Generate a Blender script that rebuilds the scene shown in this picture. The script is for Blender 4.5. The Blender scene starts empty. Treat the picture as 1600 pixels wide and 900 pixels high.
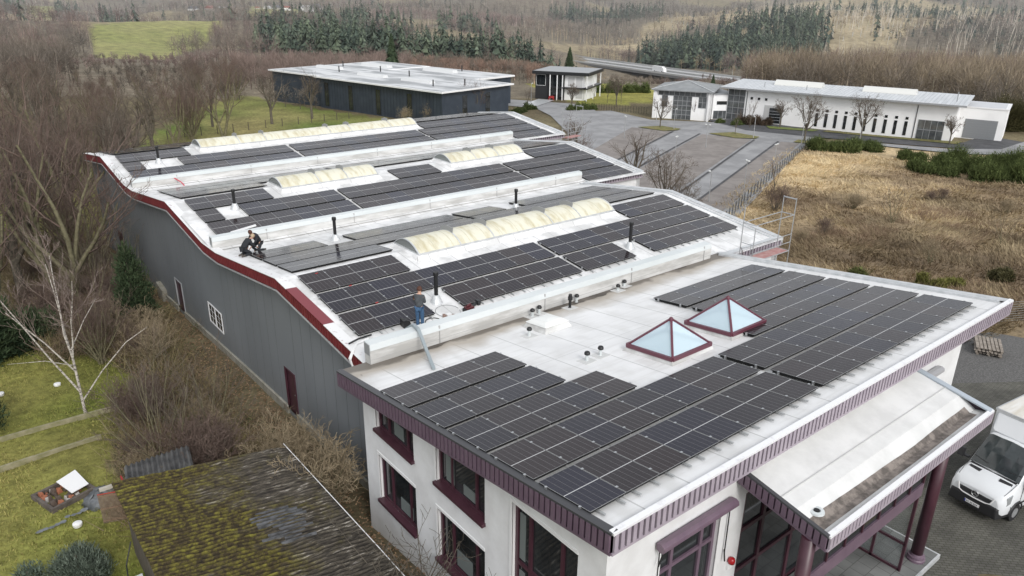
import bpy, bmesh, math, random
import numpy as np
from math import sin, cos, tan, pi, radians, atan, atan2, sqrt
from mathutils import Vector, Matrix
sc = bpy.context.scene
COL = sc.collection
rnd = random.Random(7)

# ------------------------------------------------------------------ materials
def nodes_of(m):
    m.use_nodes = True
    nt = m.node_tree
    return nt, nt.nodes, nt.links, nt.nodes['Principled BSDF']

def mat(name, col, rough=0.6, col2=None, nscale=3.0, namt=0.5, detail=6.0, bump=0.0, bscale=40.0, metal=0.0, spec=0.5,
        stretch=(1, 1, 1), contrast=None, coord='Object'):
    m = bpy.data.materials.new(name)
    nt, N, L, B = nodes_of(m)
    B.inputs['Roughness'].default_value = rough
    B.inputs['Metallic'].default_value = metal
    B.inputs['Specular IOR Level'].default_value = spec
    B.inputs['Base Color'].default_value = (*col, 1)
    if col2 is not None or bump:
        tc = N.new('ShaderNodeTexCoord'); mp = N.new('ShaderNodeMapping')
        mp.inputs['Scale'].default_value = stretch
        L.new(tc.outputs[coord], mp.inputs['Vector'])
    if col2 is not None:
        n = N.new('ShaderNodeTexNoise'); n.inputs['Scale'].default_value = nscale; n.inputs['Detail'].default_value = detail
        n.inputs['Roughness'].default_value = 0.62
        L.new(mp.outputs[0], n.inputs['Vector'])
        r = N.new('ShaderNodeValToRGB')
        a, b = contrast or (0.5 - 0.25 * (1.2 - namt), 0.5 + 0.25 * (1.2 - namt))
        r.color_ramp.elements[0].position = a; r.color_ramp.elements[1].position = b
        r.color_ramp.elements[0].color = (*col, 1); r.color_ramp.elements[1].color = (*col2, 1)
        L.new(n.outputs['Fac'], r.inputs['Fac']); L.new(r.outputs['Color'], B.inputs['Base Color'])
    if bump:
        n2 = N.new('ShaderNodeTexNoise'); n2.inputs['Scale'].default_value = bscale; n2.inputs['Detail'].default_value = 4
        L.new(mp.outputs[0], n2.inputs['Vector'])
        bp = N.new('ShaderNodeBump'); bp.inputs['Strength'].default_value = bump; bp.inputs['Distance'].default_value = 0.03
        L.new(n2.outputs['Fac'], bp.inputs['Height']); L.new(bp.outputs[0], B.inputs['Normal'])
    return m

def attr_mat(name, rough=0.9, nscale=6.0, var=0.45, bump=0.4, bscale=14.0, coord='Object', nscale2=None):
    """colour from the mesh attribute Col, broken up by two sizes of noise"""
    m = bpy.data.materials.new(name)
    nt, N, L, B = nodes_of(m)
    B.inputs['Roughness'].default_value = rough; B.inputs['Specular IOR Level'].default_value = 0.2
    at = N.new('ShaderNodeAttribute'); at.attribute_name = 'Col'
    tc = N.new('ShaderNodeTexCoord')
    mix = N.new('ShaderNodeMix'); mix.data_type = 'RGBA'; mix.blend_type = 'MULTIPLY'; mix.inputs[0].default_value = 1.0
    n = N.new('ShaderNodeTexNoise'); n.inputs['Scale'].default_value = nscale; n.inputs['Detail'].default_value = 8; n.inputs['Roughness'].default_value = 0.7
    L.new(tc.outputs[coord], n.inputs['Vector'])
    mr = N.new('ShaderNodeMapRange'); mr.inputs['From Min'].default_value = 0.3; mr.inputs['From Max'].default_value = 0.7
    mr.inputs['To Min'].default_value = 1 - var; mr.inputs['To Max'].default_value = 1 + var
    L.new(n.outputs['Fac'], mr.inputs['Value'])
    n3 = N.new('ShaderNodeTexNoise'); n3.inputs['Scale'].default_value = nscale2 or nscale / 12; n3.inputs['Detail'].default_value = 5
    L.new(tc.outputs[coord], n3.inputs['Vector'])
    mr3 = N.new('ShaderNodeMapRange'); mr3.inputs['From Min'].default_value = 0.3; mr3.inputs['From Max'].default_value = 0.7
    mr3.inputs['To Min'].default_value = 1 - var * 0.6; mr3.inputs['To Max'].default_value = 1 + var * 0.6
    L.new(n3.outputs['Fac'], mr3.inputs['Value'])
    mu = N.new('ShaderNodeMath'); mu.operation = 'MULTIPLY'
    L.new(mr.outputs[0], mu.inputs[0]); L.new(mr3.outputs[0], mu.inputs[1])
    cb = N.new('ShaderNodeCombineColor')
    for k in range(3): L.new(mu.outputs[0], cb.inputs[k])
    L.new(at.outputs['Color'], mix.inputs[6]); L.new(cb.outputs[0], mix.inputs[7])
    L.new(mix.outputs[2], B.inputs['Base Color'])
    if bump:
        n2 = N.new('ShaderNodeTexNoise'); n2.inputs['Scale'].default_value = bscale; n2.inputs['Detail'].default_value = 6
        L.new(tc.outputs[coord], n2.inputs['Vector'])
        bp = N.new('ShaderNodeBump'); bp.inputs['Strength'].default_value = bump; bp.inputs['Distance'].default_value = 0.15
        L.new(n2.outputs['Fac'], bp.inputs['Height']); L.new(bp.outputs[0], B.inputs['Normal'])
    return m

# ------------------------------------------------------------------ mesh builder
class MB:
    def __init__(s): s.v = []; s.f = []; s.m = []; s.uv = {}
    def add(s, vs, fs, m=0):
        o = len(s.v); s.v += [tuple(p) for p in vs]
        for f in fs: s.f.append(tuple(i + o for i in f)); s.m.append(m)
        return s
    def quad(s, a, b, c, d, m=0): return s.add([a, b, c, d], [(0, 1, 2, 3)], m)
    def poly(s, pts, m=0): return s.add(pts, [tuple(range(len(pts)))], m)
    def box(s, x0, x1, y0, y1, z0, z1, m=0):
        return s.add([(x0, y0, z0), (x1, y0, z0), (x1, y1, z0), (x0, y1, z0), (x0, y0, z1), (x1, y0, z1), (x1, y1, z1), (x0, y1, z1)],
                     [(0, 3, 2, 1), (4, 5, 6, 7), (0, 1, 5, 4), (1, 2, 6, 5), (2, 3, 7, 6), (3, 0, 4, 7)], m)
    def hexa(s, b, t, m=0):
        """bottom ring b, top ring t, four corners each"""
        return s.add(list(b) + list(t), [(0, 3, 2, 1), (4, 5, 6, 7), (0, 1, 5, 4), (1, 2, 6, 5), (2, 3, 7, 6), (3, 0, 4, 7)], m)
    def beam(s, p, q, w, h, m=0, up=(0, 0, 1)):
        p = Vector(p); q = Vector(q); d = (q - p).normalized(); u = Vector(up)
        r = d.cross(u)
        if r.length < 1e-4: r = d.cross(Vector((1, 0, 0)))
        r.normalize(); u = r.cross(d)
        r *= w / 2; u *= h / 2
        return s.hexa([p - r - u, p + r - u, q + r - u, q - r - u], [p - r + u, p + r + u, q + r + u, q - r + u], m)
    def tube(s, pts, rad, n=8, m=0, caps=True):
        pts = [Vector(p) for p in pts]
        if not isinstance(rad, (list, tuple)): rad = [rad] * len(pts)
        rings = []; ref = None
        for i, p in enumerate(pts):
            d = (pts[min(i + 1, len(pts) - 1)] - pts[max(i - 1, 0)])
            if d.length < 1e-9: d = Vector((0, 0, 1))
            d.normalize()
            if ref is None: ref = d.orthogonal().normalized()
            r = (ref - d * ref.dot(d))
            r = r.normalized() if r.length > 1e-5 else d.orthogonal().normalized()
            ref = r; b = d.cross(r)
            rings.append([p + (r * cos(2 * pi * k / n) + b * sin(2 * pi * k / n)) * rad[i] for k in range(n)])
        vs = [v for rg in rings for v in rg]; fs = []
        for i in range(len(pts) - 1):
            for k in range(n):
                fs.append((i * n + k, i * n + (k + 1) % n, (i + 1) * n + (k + 1) % n, (i + 1) * n + k))
        if caps:
            fs.append(tuple(range(n))[::-1]); fs.append(tuple((len(pts) - 1) * n + k for k in range(n)))
        return s.add(vs, fs, m)
    def lathe(s, c, prof, n=16, m=0):
        """profile of (radius, z) about the vertical through c"""
        vs = []; fs = []
        for r, z in prof:
            for k in range(n): vs.append((c[0] + r * cos(2 * pi * k / n), c[1] + r * sin(2 * pi * k / n), c[2] + z))
        for i in range(len(prof) - 1):
            for k in range(n): fs.append((i * n + k, i * n + (k + 1) % n, (i + 1) * n + (k + 1) % n, (i + 1) * n + k))
        fs.append(tuple(range(n))[::-1]); fs.append(tuple((len(prof) - 1) * n + k for k in range(n)))
        return s.add(vs, fs, m)
    def prism(s, pts, ext, m=0):
        """closed outline pts swept by the vector ext"""
        e = Vector(ext); n = len(pts); a = [Vector(p) for p in pts]; b = [p + e for p in a]
        return s.add(a + b, [tuple(range(n))[::-1], tuple(range(n, 2 * n))] + [(i, (i + 1) % n, n + (i + 1) % n, n + i) for i in range(n)], m)
    def build(s, name, mats, parent=None, off=None, smooth=False, bevel=0.0, fix=True):
        me = bpy.data.meshes.new(name)
        o = Vector((0, 0, 0))
        if off is not None: o = Vector(off)
        elif parent is not None: o = world_of(parent)
        me.from_pydata([(v[0] - o.x, v[1] - o.y, v[2] - o.z) for v in s.v], [], s.f)
        if not isinstance(mats, (list, tuple)): mats = [mats]
        for x in mats: me.materials.append(x)
        if len(mats) > 1: me.polygons.foreach_set('material_index', s.m)
        if fix:
            bm = bmesh.new(); bm.from_mesh(me); bmesh.ops.recalc_face_normals(bm, faces=bm.faces); bm.to_mesh(me); bm.free()
        if smooth: me.polygons.foreach_set('use_smooth', [True] * len(me.polygons))
        me.update()
        ob = bpy.data.objects.new(name, me); COL.objects.link(ob)
        if parent is not None: ob.parent = parent
        if bevel:
            b = ob.modifiers.new('edge', 'BEVEL'); b.width = bevel; b.segments = 2; b.limit_method = 'ANGLE'; b.angle_limit = radians(40)
        return ob

def world_of(o):
    w = Vector((0, 0, 0))
    while o is not None:
        w += o.location; o = o.parent
    return w

def empty(name, label, cat, loc=(0, 0, 0), rz=0.0, group=None):
    o = bpy.data.objects.new(name, None); COL.objects.link(o)
    o.location = loc; o.rotation_euler = (0, 0, rz); o.empty_display_size = 0.3
    return tag(o, label, cat, group)
def tag(o, label, cat, group=None):
    o['label'] = label; o['category'] = cat
    if group: o['group'] = group
    return o
def struct(o): o['kind'] = 'structure'; return o
def stuff(o, label=None, cat=None):
    o['kind'] = 'stuff'
    if label: o['label'] = label
    if cat: o['category'] = cat
    return o
def copy_tree(o, parent=None):
    c = o.copy(); COL.objects.link(c); c.parent = parent
    for ch in list(o.children): copy_tree(ch, c)
    return c
def mesh_np(name, V, F, mats, mi=None, cols=None, parent=None, tri=True, smooth=False):
    """mesh straight from numpy arrays; F is (n,3) or (n,4)"""
    me = bpy.data.meshes.new(name); k = F.shape[1]
    me.vertices.add(len(V)); me.vertices.foreach_set('co', np.ascontiguousarray(V, dtype=np.float32).ravel())
    me.loops.add(F.size); me.loops.foreach_set('vertex_index', np.ascontiguousarray(F, dtype=np.int32).ravel())
    me.polygons.add(len(F)); me.polygons.foreach_set('loop_start', np.arange(0, F.size, k, dtype=np.int32))
    me.polygons.foreach_set('loop_total', np.full(len(F), k, dtype=np.int32))
    if not isinstance(mats, (list, tuple)): mats = [mats]
    for x in mats: me.materials.append(x)
    if mi is not None: me.polygons.foreach_set('material_index', np.ascontiguousarray(mi, dtype=np.int32))
    if cols is not None:
        a = me.attributes.new('Col', 'FLOAT_COLOR', 'POINT')
        c4 = np.ones((len(V), 4), np.float32); c4[:, :3] = cols
        a.data.foreach_set('color', c4.ravel())
    if smooth: me.polygons.foreach_set('use_smooth', np.ones(len(F), dtype=bool))
    me.update(calc_edges=True)
    ob = bpy.data.objects.new(name, me); COL.objects.link(ob)
    if parent is not None: ob.parent = parent
    return ob
ORD = ['first', 'second', 'third', 'fourth', 'fifth', 'sixth', 'seventh', 'eighth', 'ninth', 'tenth', 'eleventh', 'twelfth', 'thirteenth',
       'fourteenth', 'fifteenth', 'sixteenth', 'seventeenth', 'eighteenth', 'nineteenth', 'twentieth', 'twenty-first', 'twenty-second',
       'twenty-third', 'twenty-fourth', 'twenty-fifth', 'twenty-sixth', 'twenty-seventh', 'twenty-eighth', 'twenty-ninth', 'thirtieth']

# ------------------------------------------------------------------ camera
CAM = Vector((-9.786, -9.393, 10.627)); FPX = 1166.22
YAW, PITCH, ROLL = radians(38.6369), radians(-21.6792), radians(0.6926)
def cam_axes():
    f = Vector((cos(PITCH) * sin(YAW), cos(PITCH) * cos(YAW), sin(PITCH)))
    r = Vector((cos(YAW), -sin(YAW), 0)); u = r.cross(f)
    return cos(ROLL) * r + sin(ROLL) * u, -sin(ROLL) * r + cos(ROLL) * u, f
CR, CU, CF = cam_axes()
cd = bpy.data.cameras.new('camera'); cam = bpy.data.objects.new('camera', cd); COL.objects.link(cam)
cam.matrix_world = Matrix(((CR.x, CU.x, -CF.x, CAM.x), (CR.y, CU.y, -CF.y, CAM.y), (CR.z, CU.z, -CF.z, CAM.z), (0, 0, 0, 1)))
cd.sensor_width = 36.0; cd.lens = FPX / 1600 * 36.0; cd.clip_end = 8000; cd.clip_start = 0.1
sc.camera = cam

# ------------------------------------------------------------------ daylight: pale overcast
SUN_AZ, SUN_EL = radians(196), radians(36)          # from the front right
w = bpy.data.worlds.new('World'); sc.world = w; w.use_nodes = True
wn, wl = w.node_tree.nodes, w.node_tree.links
sky = wn.new('ShaderNodeTexSky'); sky.sky_type = 'NISHITA'; sky.sun_disc = False
sky.sun_elevation = SUN_EL; sky.sun_rotation = SUN_AZ; sky.air_density = 1.0; sky.dust_density = 3.0; sky.ozone_density = 1.0
hs = wn.new('ShaderNodeHueSaturation'); hs.inputs['Saturation'].default_value = 0.22
tcw = wn.new('ShaderNodeTexCoord'); mpw = wn.new('ShaderNodeMapping'); mpw.inputs['Scale'].default_value = (1, 1, 2.2)
cl = wn.new('ShaderNodeTexNoise'); cl.inputs['Scale'].default_value = 2.6; cl.inputs['Detail'].default_value = 7
clr = wn.new('ShaderNodeMapRange'); clr.inputs['From Min'].default_value = 0.3; clr.inputs['From Max'].default_value = 0.7
clr.inputs['To Min'].default_value = 0.72; clr.inputs['To Max'].default_value = 1.28
mw = wn.new('ShaderNodeMix'); mw.data_type = 'RGBA'; mw.blend_type = 'MULTIPLY'; mw.inputs[0].default_value = 1.0
cw = wn.new('ShaderNodeCombineColor')
wl.new(tcw.outputs['Generated'], mpw.inputs[0]); wl.new(mpw.outputs[0], cl.inputs['Vector']); wl.new(cl.outputs['Fac'], clr.inputs['Value'])
for k in range(3): wl.new(clr.outputs[0], cw.inputs[k])
wl.new(sky.outputs[0], hs.inputs['Color'])
oc = wn.new('ShaderNodeMix'); oc.data_type = 'RGBA'; oc.inputs[0].default_value = 0.55; oc.inputs[7].default_value = (4.0, 4.15, 4.35, 1)   # closed pale cloud layer
wl.new(hs.outputs[0], oc.inputs[6]); wl.new(oc.outputs[2], mw.inputs[6]); wl.new(cw.outputs[0], mw.inputs[7])
wl.new(mw.outputs[2], wn['Background'].inputs['Color']); wn['Background'].inputs['Strength'].default_value = 0.224
sd = bpy.data.lights.new('sun', 'SUN'); sun = bpy.data.objects.new('sun', sd); COL.objects.link(sun)
sd.energy = 1.5; sd.angle = radians(16); sd.color = (1.0, 0.975, 0.94)
sdir = Vector((sin(SUN_AZ) * cos(SUN_EL), cos(SUN_AZ) * cos(SUN_EL), sin(SUN_EL)))
sun.rotation_euler = (-sdir).to_track_quat('-Z', 'Y').to_euler()
sc.view_settings.view_transform = 'Standard'; sc.view_settings.look = 'None'; sc.view_settings.exposure = 0; sc.view_settings.gamma = 1
sc.cycles.use_denoising = True; sc.cycles.max_bounces = 6; sc.cycles.transparent_max_bounces = 8
sc.cycles.caustics_reflective = False; sc.cycles.caustics_refractive = False

# ------------------------------------------------------------------ the lie of the land
CTRL = [(300, 330, -50), (325, 290, -52), (345, 260, -52), (350, 380, -54), (330, 420, -54), (290, 260, -44), (260, 300, -40), (0, -5, -6.85), (10, -4, -6.8), (20, -3, -6.85), (28, 2, -7), (34, 4, -7.4), (40, 6, -8.1), (24, -15, -6.9), (5, -20, -6.9), (0.3, 5, -7.3),
(1.2, 12, -8.1), (1, 14, -8.3), (1, 22, -8.4), (0.8, 38, -8.9), (0.4, 57, -9.5), (-4, 10, -7.8), (-10, 10, -7.8), (-5, 20, -8), (-10, 26, -8.2), (-5,
30, -8.4), (-5, 42, -8.9), (-15, 40, -9), (-15, 15, -7.8), (-20, 0, -7.6), (-10, -15, -7.4), (50, 15, -9.4), (60, 25, -10.4), (60, 10, -9.8), (80, 20,
-10.8), (45, 30, -10.6), (35, 30, -10.4), (30, 20, -9.4), (30, 12, -8.4), (40, 45, -11), (45, 62, -11), (20, 70, -10.2), (0, 70, -9.9), (-10, 80,
-10.2), (-25, 70, -10), (60, 40, -11), (80, 60, -11), (100, 80, -11), (110, 60, -11), (120, 40, -11), (130, 30, -11), (100, 30, -11), (90, 100, -11),
(120, 110, -11.2), (60, 90, -11), (50, 110, -11), (80, 130, -11.3), (140, 60, -11.5), (30, 110, -11), (55, 150, -12), (10, 105, -11), (140, 20,
-11.3), (110, 0, -10.8), (70, -10, -9.5), (-10, 160.6, -7.5), (-9, 240.6, -11.7), (-7.7, 350.6, -17), (-6, 470.6, -22.1), (0.8, 750.5, -21.2), (9,
1090.4, -20.2), (21.9, 1590.3, -15.1), (12, 159.2, -8.9), (23.2, 238.4, -13.3), (38.6, 347.3, -18.9), (55.5, 466.1, -24.2), (97.7, 743, -22.7),
(148.8, 1079.1, -21), (224.8, 1573.3, -14.5), (36.3, 154.2, -10.1), (58.7, 231, -14.6), (89.6, 336.6, -20.4), (123.3, 451.8, -25.9), (204, 719.9,
-23.7), (302, 1045.5, -21.2), (446.6, 1524.1, -13.3), (90.2, 219.7, -14.6), (134.6, 320.4, -21.8), (175, 411.9, -27), (240.1, 558, -29.2), (334.3,
767.8, -25), (498.3, 1132.7, -16), (683.2, 1542.9, -1), (120.3, 204.1, -14.9), (177.7, 297.9, -22.1), (229.9, 383.2, -27.2), (313.6, 519.6, -29.3),
(434.1, 715.5, -24.6), (643.8, 1056.1, -14.8), (879.9, 1439.2, 1.3), (145.7, 186.4, -14.7), (214, 272.6, -21.9), (276.2, 350.9, -26.9), (375.5, 476.3,
-28.7), (518.3, 656.7, -23.7), (766.5, 970.3, -13.3), (1045.8, 1323.2, 3.5), (175.9, 172.6, -18.7), (290, 284.8, -32.4), (389.7, 383, -42.3), (475,
467.4, -45), (595.3, 587.6, -36.5), (736.6, 729.1, -22.1), (984.1, 976.6, -1.6), (1266.5, 1259.9, 34.6), (196.4, 148.9, -17.7), (323.1, 246.7, -30.9),
(433.8, 332.4, -40.3), (528.3, 406.4, -42.9), (661.4, 512.1, -34.4), (817.8, 636.9, -20), (1091.7, 854.8, 0.5), (1403.9, 1104.9, 36.4), (217.7, 116.4,
-15.9), (357.5, 194.4, -28.1), (479.6, 262.9, -36.9), (583.8, 322.3, -39.2), (730.6, 408.1, -30.8), (903, 509.6, -16.8), (1204.9, 686.6, 3.3),
(1549.1, 890.6, 38.3), (214, 77.4, -14.4), (297.7, 110.3, -21.4), (409.3, 154.6, -29.4), (548.3, 211, -33.3), (732.9, 288, -29), (963.1, 385.6,
-16.9), (1284.9, 523.3, 5.9), (1652.1, 682.1, 39.4), (222.5, 51, -12.1), (309.5, 74.1, -18.6), (425.4, 105.3, -25.8), (569.9, 145.6, -29.2), (762,
201.3, -25), (1001.7, 272.4, -13.5), (1336.9, 373.3, 8.3), (1719.5, 490.1, 40), (-10, 2591, 110), (879, 2434, 110), (1661, 1982, 110), (2242, 1291,
110), (2551, 442, 110), (2551, -461, 40), (286, -61, -12), (2242, -1309, 40), (250, -159, -12), (1661, -2001, 40), (183, -239, -12), (879, -2453, 40),
(93, -291, -12), (-10, -2609, 40), (-10, -309, -12), (-899, -2453, 40), (-112, -291, -12), (-1681, -2001, 40), (-203, -239, -12), (-2261, -1309, 40),
(-270, -159, -12), (-2570, -461, 40), (-305, -61, -12), (-2570, 442, 40), (-305, 43, -12), (-2261, 1291, 40), (-270, 141, -12), (-1681, 1982, 40),
(-203, 220, -12), (-899, 2434, 40), (-112, 273, -12)]
MEADOWS = [[(75.6, 462.9), (110.4, 455.3), (201.5, 637.0), (227.4, 702.1), (201.9, 730.9), (147.5, 672.7), (103.0, 620.6)], [(323.5, 912.2), (400.8, 1096.9), (469.6, 1090.7), (402.6, 923.5)], [(125.8, 1182.9), (171.7, 1529.9), (221.7, 1523.2), (164.9, 1157.6)]]
SUNLIT_STRAW = [[(467.0, 543.4), (541.9, 483.8), (713.9, 651.4), (873.9, 726.5), (1041.2, 610.1), (605.8, 323.9), (558.3, 364.4), (717.2, 450.0), (778.6, 605.8)], [(533.4, 347.7), (520.4, 271.5), (770.9, 351.3), (1012.9, 337.8), (1360.9, 463.5), (1193.8, 799.2), (855.0, 586.1)]]  # tan slopes whose colour also carries the sunlight on the hills

_c = np.array(CTRL, float)
_D = np.hypot(_c[:, None, 0] - _c[None, :, 0], _c[:, None, 1] - _c[None, :, 1])
_n = len(_c); _A = np.zeros((_n + 1, _n + 1)); _A[:_n, :_n] = -_D - np.eye(_n) * 1.0; _A[:_n, _n] = 1; _A[_n, :_n] = 1
_sol = np.linalg.solve(_A, np.append(_c[:, 2], 0))
def terr(x, y):
    x = np.asarray(x, float); y = np.asarray(y, float)
    d = np.hypot(x[..., None] - _c[:, 0], y[..., None] - _c[:, 1])
    return -(d @ _sol[:_n]) + _sol[_n]
def tz(x, y): return float(terr(np.array([x]), np.array([y]))[0])

def inpoly(x, y, P):
    x = np.asarray(x); y = np.asarray(y); r = np.zeros(x.shape, bool); n = len(P)
    for i in range(n):
        x1, y1 = P[i]; x2, y2 = P[(i + 1) % n]
        if y1 == y2: continue
        r ^= ((y1 > y) != (y2 > y)) & (x < (x2 - x1) * (y - y1) / (y2 - y1) + x1)
    return r
def vnoise(x, y, s, seed=0):
    """smooth value noise in 0..1"""
    x = np.asarray(x) / s; y = np.asarray(y) / s
    xi = np.floor(x).astype(np.int64); yi = np.floor(y).astype(np.int64); fx = x - xi; fy = y - yi
    fx = fx * fx * (3 - 2 * fx); fy = fy * fy * (3 - 2 * fy)
    def h(a, b):
        k = (a * 374761393 + b * 668265263 + seed * 974711) & 0xffffffff
        k = ((k ^ (k >> 13)) * 1274126177) & 0xffffffff
        return ((k ^ (k >> 16)) & 0xffff) / 65535.0
    return (h(xi, yi) * (1 - fx) + h(xi + 1, yi) * fx) * (1 - fy) + (h(xi, yi + 1) * (1 - fx) + h(xi + 1, yi + 1) * fx) * fy

LAWN = [(-40, -10), (-6.9, 0), (-5.8, 9), (-5.9, 16), (-6.6, 21.5), (-5.6, 24), (-2.2, 26.7), (-3.4, 28), (-4.2, 34), (-8, 40), (-40, 42)]
MEADOW = None
FIELD = [(27, 9), (30, 14.5), (57, 39), (97, 54.5), (112, 44), (119, 31), (160, 26), (190, -60), (40, -40), (29, 3)]
GREEN = [(-10, 62), (0, 60.5), (40, 63), (60, 100), (53, 131), (50, 160), (34, 140), (15, 110), (-14, 92)]
VILLAG = [(100, 104), (118, 97), (150, 122), (160, 160), (130, 160), (104, 121)]
def field_brown(x, y):
    return np.clip((29 - y - .04 * (x - 50)) / 9 * .6 + (vnoise(x, y, 8, 77) - .5) * 2.4, 0, 1)
def relief(x, y):
    """folds of the far slopes"""
    d = np.hypot(x - CAM.x, y - CAM.y); a = np.clip((d - 380) / 450, 0, 1); b = np.abs((x - 404) * .9915 - (y - 323) * .13); a = a * np.clip((b - 40) / 160, 0, 1)
    return a * ((vnoise(x, y, 210, 61) - .5) * 46 + (vnoise(x, y, 95, 62) - .5) * 18) + np.where(d > 200, (vnoise(x, y, 25, 6) - .5) * 2.0, 0)
def clearing(x, y):
    d = np.hypot(x - CAM.x, y - CAM.y); return (vnoise(x, y, 130, 71) > .80) & (d > 560)
def ground_colour(x, y):
    n = len(x); c = np.zeros((n, 3)); d = np.hypot(x - CAM.x, y - CAM.y)
    a = vnoise(x, y, 3.1, 1); b = vnoise(x, y, 11, 2); e = vnoise(x, y, 60, 3)
    L = lambda p, q, t: np.array(p)[None] * (1 - t[:, None]) + np.array(q)[None] * t[:, None]
    c[:] = L((.095, .072, .045), (.19, .165, .095), 0.5 * a + 0.5 * b)                       # leaf litter
    far = d > 170
    c[far] = L((.13, .11, .082), (.22, .185, .135), 0.4 * b + 0.6 * e)[far]
    m = clearing(x, y); c[m] = L((.17, .145, .085), (.32, .265, .17), vnoise(x, y, 40, 72))[m]
    m = inpoly(x, y, LAWN); t = np.clip(1.5 * b - 0.3 + 0.5 * (a - .5), 0, 1)
    c[m] = L((.105, .150, .020), (.215, .195, .060), t)[m]
    m = inpoly(x, y, FIELD); t = np.clip(0.6 * a + 1.1 * b - 0.35, 0, 1)
    c[m] = (L((.22, .165, .105), (.56, .45, .275), t) * (1 - .34 * field_brown(x, y))[:, None] * np.array([1, .96, .95]))[m]
    m = inpoly(x, y, GREEN); t = np.clip(1.1 * b - .1, 0, 1)
    c[m] = L((.12, .165, .035), (.27, .225, .095), t)[m]
    m = inpoly(x, y, VILLAG); c[m] = L((.20, .21, .045), (.32, .28, .08), b)[m]
    for P in MEADOWS:
        m = inpoly(x, y, P); c[m] = L((.215, .235, .075), (.33, .30, .135), 0.5 * e + .5 * b)[m]
    for P in SUNLIT_STRAW:
        m = inpoly(x, y, P); c[m] = L((.23, .19, .12), (.46, .38, .245), vnoise(x, y, 25, 9))[m]  # straw ground with sunlit warmth put into the colour
    return c

# ------------------------------------------------------------------ shared materials
M = {}
M['membrane'] = mat('roof_membrane', (.66, .66, .655), .55, (.81, .81, .81), .9, .9, bump=.05, bscale=6)
def membrane_office():
    """white foil with welded seams, dirt near the gutter and faint streaks"""
    m = bpy.data.materials.new('office_membrane'); nt, N, L, B = nodes_of(m)
    B.inputs['Roughness'].default_value = .5
    tc = N.new('ShaderNodeTexCoord'); sx = N.new('ShaderNodeSeparateXYZ'); L.new(tc.outputs['Object'], sx.inputs[0])
    def noise(scale, stretch, detail=6):
        mp = N.new('ShaderNodeMapping'); mp.inputs['Scale'].default_value = stretch
        n = N.new('ShaderNodeTexNoise'); n.inputs['Scale'].default_value = scale; n.inputs['Detail'].default_value = detail
        L.new(tc.outputs['Object'], mp.inputs[0]); L.new(mp.outputs[0], n.inputs['Vector']); return n.outputs['Fac']
    def math(op, a, b=None, c=None):
        n = N.new('ShaderNodeMath'); n.operation = op
        for k, v in enumerate((a, b, c)):
            if v is None: continue
            if isinstance(v, (int, float)): n.inputs[k].default_value = v
            else: L.new(v, n.inputs[k])
        return n.outputs[0]
    def ramp(f, a, b):
        n = N.new('ShaderNodeMapRange'); n.inputs['From Min'].default_value = a; n.inputs['From Max'].default_value = b; L.new(f, n.inputs['Value']); return n.outputs[0]
    def mix(f, a, b):
        n = N.new('ShaderNodeMix'); n.data_type = 'RGBA'
        if isinstance(f, (int, float)): n.inputs[0].default_value = f
        else: L.new(f, n.inputs[0])
        for k, v in ((6, a), (7, b)):
            if isinstance(v, tuple): n.inputs[k].default_value = (*v, 1)
            else: L.new(v, n.inputs[k])
        return n.outputs[2]
    base = mix(ramp(noise(.45, (1, 1, 1)), .35, .65), (.70, .70, .70), (.82, .82, .82))
    base = mix(math('MULTIPLY', ramp(noise(1.3, (1, .6, 1), 8), .52, .70), .5), base, (.58, .575, .56))
    base = mix(math('MULTIPLY', ramp(noise(2.2, (.25, 2.4, 1)), .48, .75), .45), base, (.56, .55, .53))      # water runs
    seam = math('LESS_THAN', math('ABSOLUTE', math('SUBTRACT', math('FRACT', math('DIVIDE', sx.outputs[0], 1.55)), .5)), .015)
    seam2 = math('LESS_THAN', math('ABSOLUTE', math('SUBTRACT', math('FRACT', math('DIVIDE', sx.outputs[1], 5.3)), .5)), .002)
    base = mix(math('MULTIPLY', math('MAXIMUM', seam, seam2), .7), base, (.42, .42, .41))
    wet = math('ADD', sx.outputs[1], math('MULTIPLY', math('SUBTRACT', noise(.7, (1, 1, 1)), .5), 1.7))
    base = mix(math('MULTIPLY', ramp(wet, 10.9, 11.7), .85), base, (.38, .33, .27))                          # silt along the gutter
    base = mix(math('MULTIPLY', ramp(wet, 11.85, 12.1), .8), base, (.10, .085, .07))
    edge = math('ADD', math('MULTIPLY', sx.outputs[1], -1), math('MULTIPLY', noise(5, (1, .3, 1)), .8))
    base = mix(math('MULTIPLY', ramp(edge, .9, 1.3), .35), base, (.50, .52, .56))
    L.new(base, B.inputs['Base Color'])
    return m
def membrane_hall():
    m = mat('hall_membrane', (.60, .60, .595), .55, (.80, .80, .80), .8, .9); nt, N, L, B = nodes_of(m)
    src = B.inputs['Base Color'].links[0].from_socket; tc = N.new('ShaderNodeTexCoord'); sx = N.new('ShaderNodeSeparateXYZ'); L.new(tc.outputs['Object'], sx.inputs[0])
    def mth(op, a, b):
        n = N.new('ShaderNodeMath'); n.operation = op
        for k, v in enumerate((a, b)):
            if isinstance(v, (int, float)): n.inputs[k].default_value = v
            elif v is not None: L.new(v, n.inputs[k])
        return n.outputs[0]
    ln = mth('LESS_THAN', mth('ABSOLUTE', mth('SUBTRACT', mth('FRACT', mth('DIVIDE', sx.outputs[0], 1.03), None), .5), None), .022)
    mx = N.new('ShaderNodeMix'); mx.data_type = 'RGBA'; L.new(mth('MULTIPLY', ln, .75), mx.inputs[0]); L.new(src, mx.inputs[6]); mx.inputs[7].default_value = (.42, .42, .42, 1); L.new(mx.outputs[2], B.inputs['Base Color'])
    return m
M['membrane'] = membrane_hall()
M['office_roof'] = membrane_office()
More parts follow.
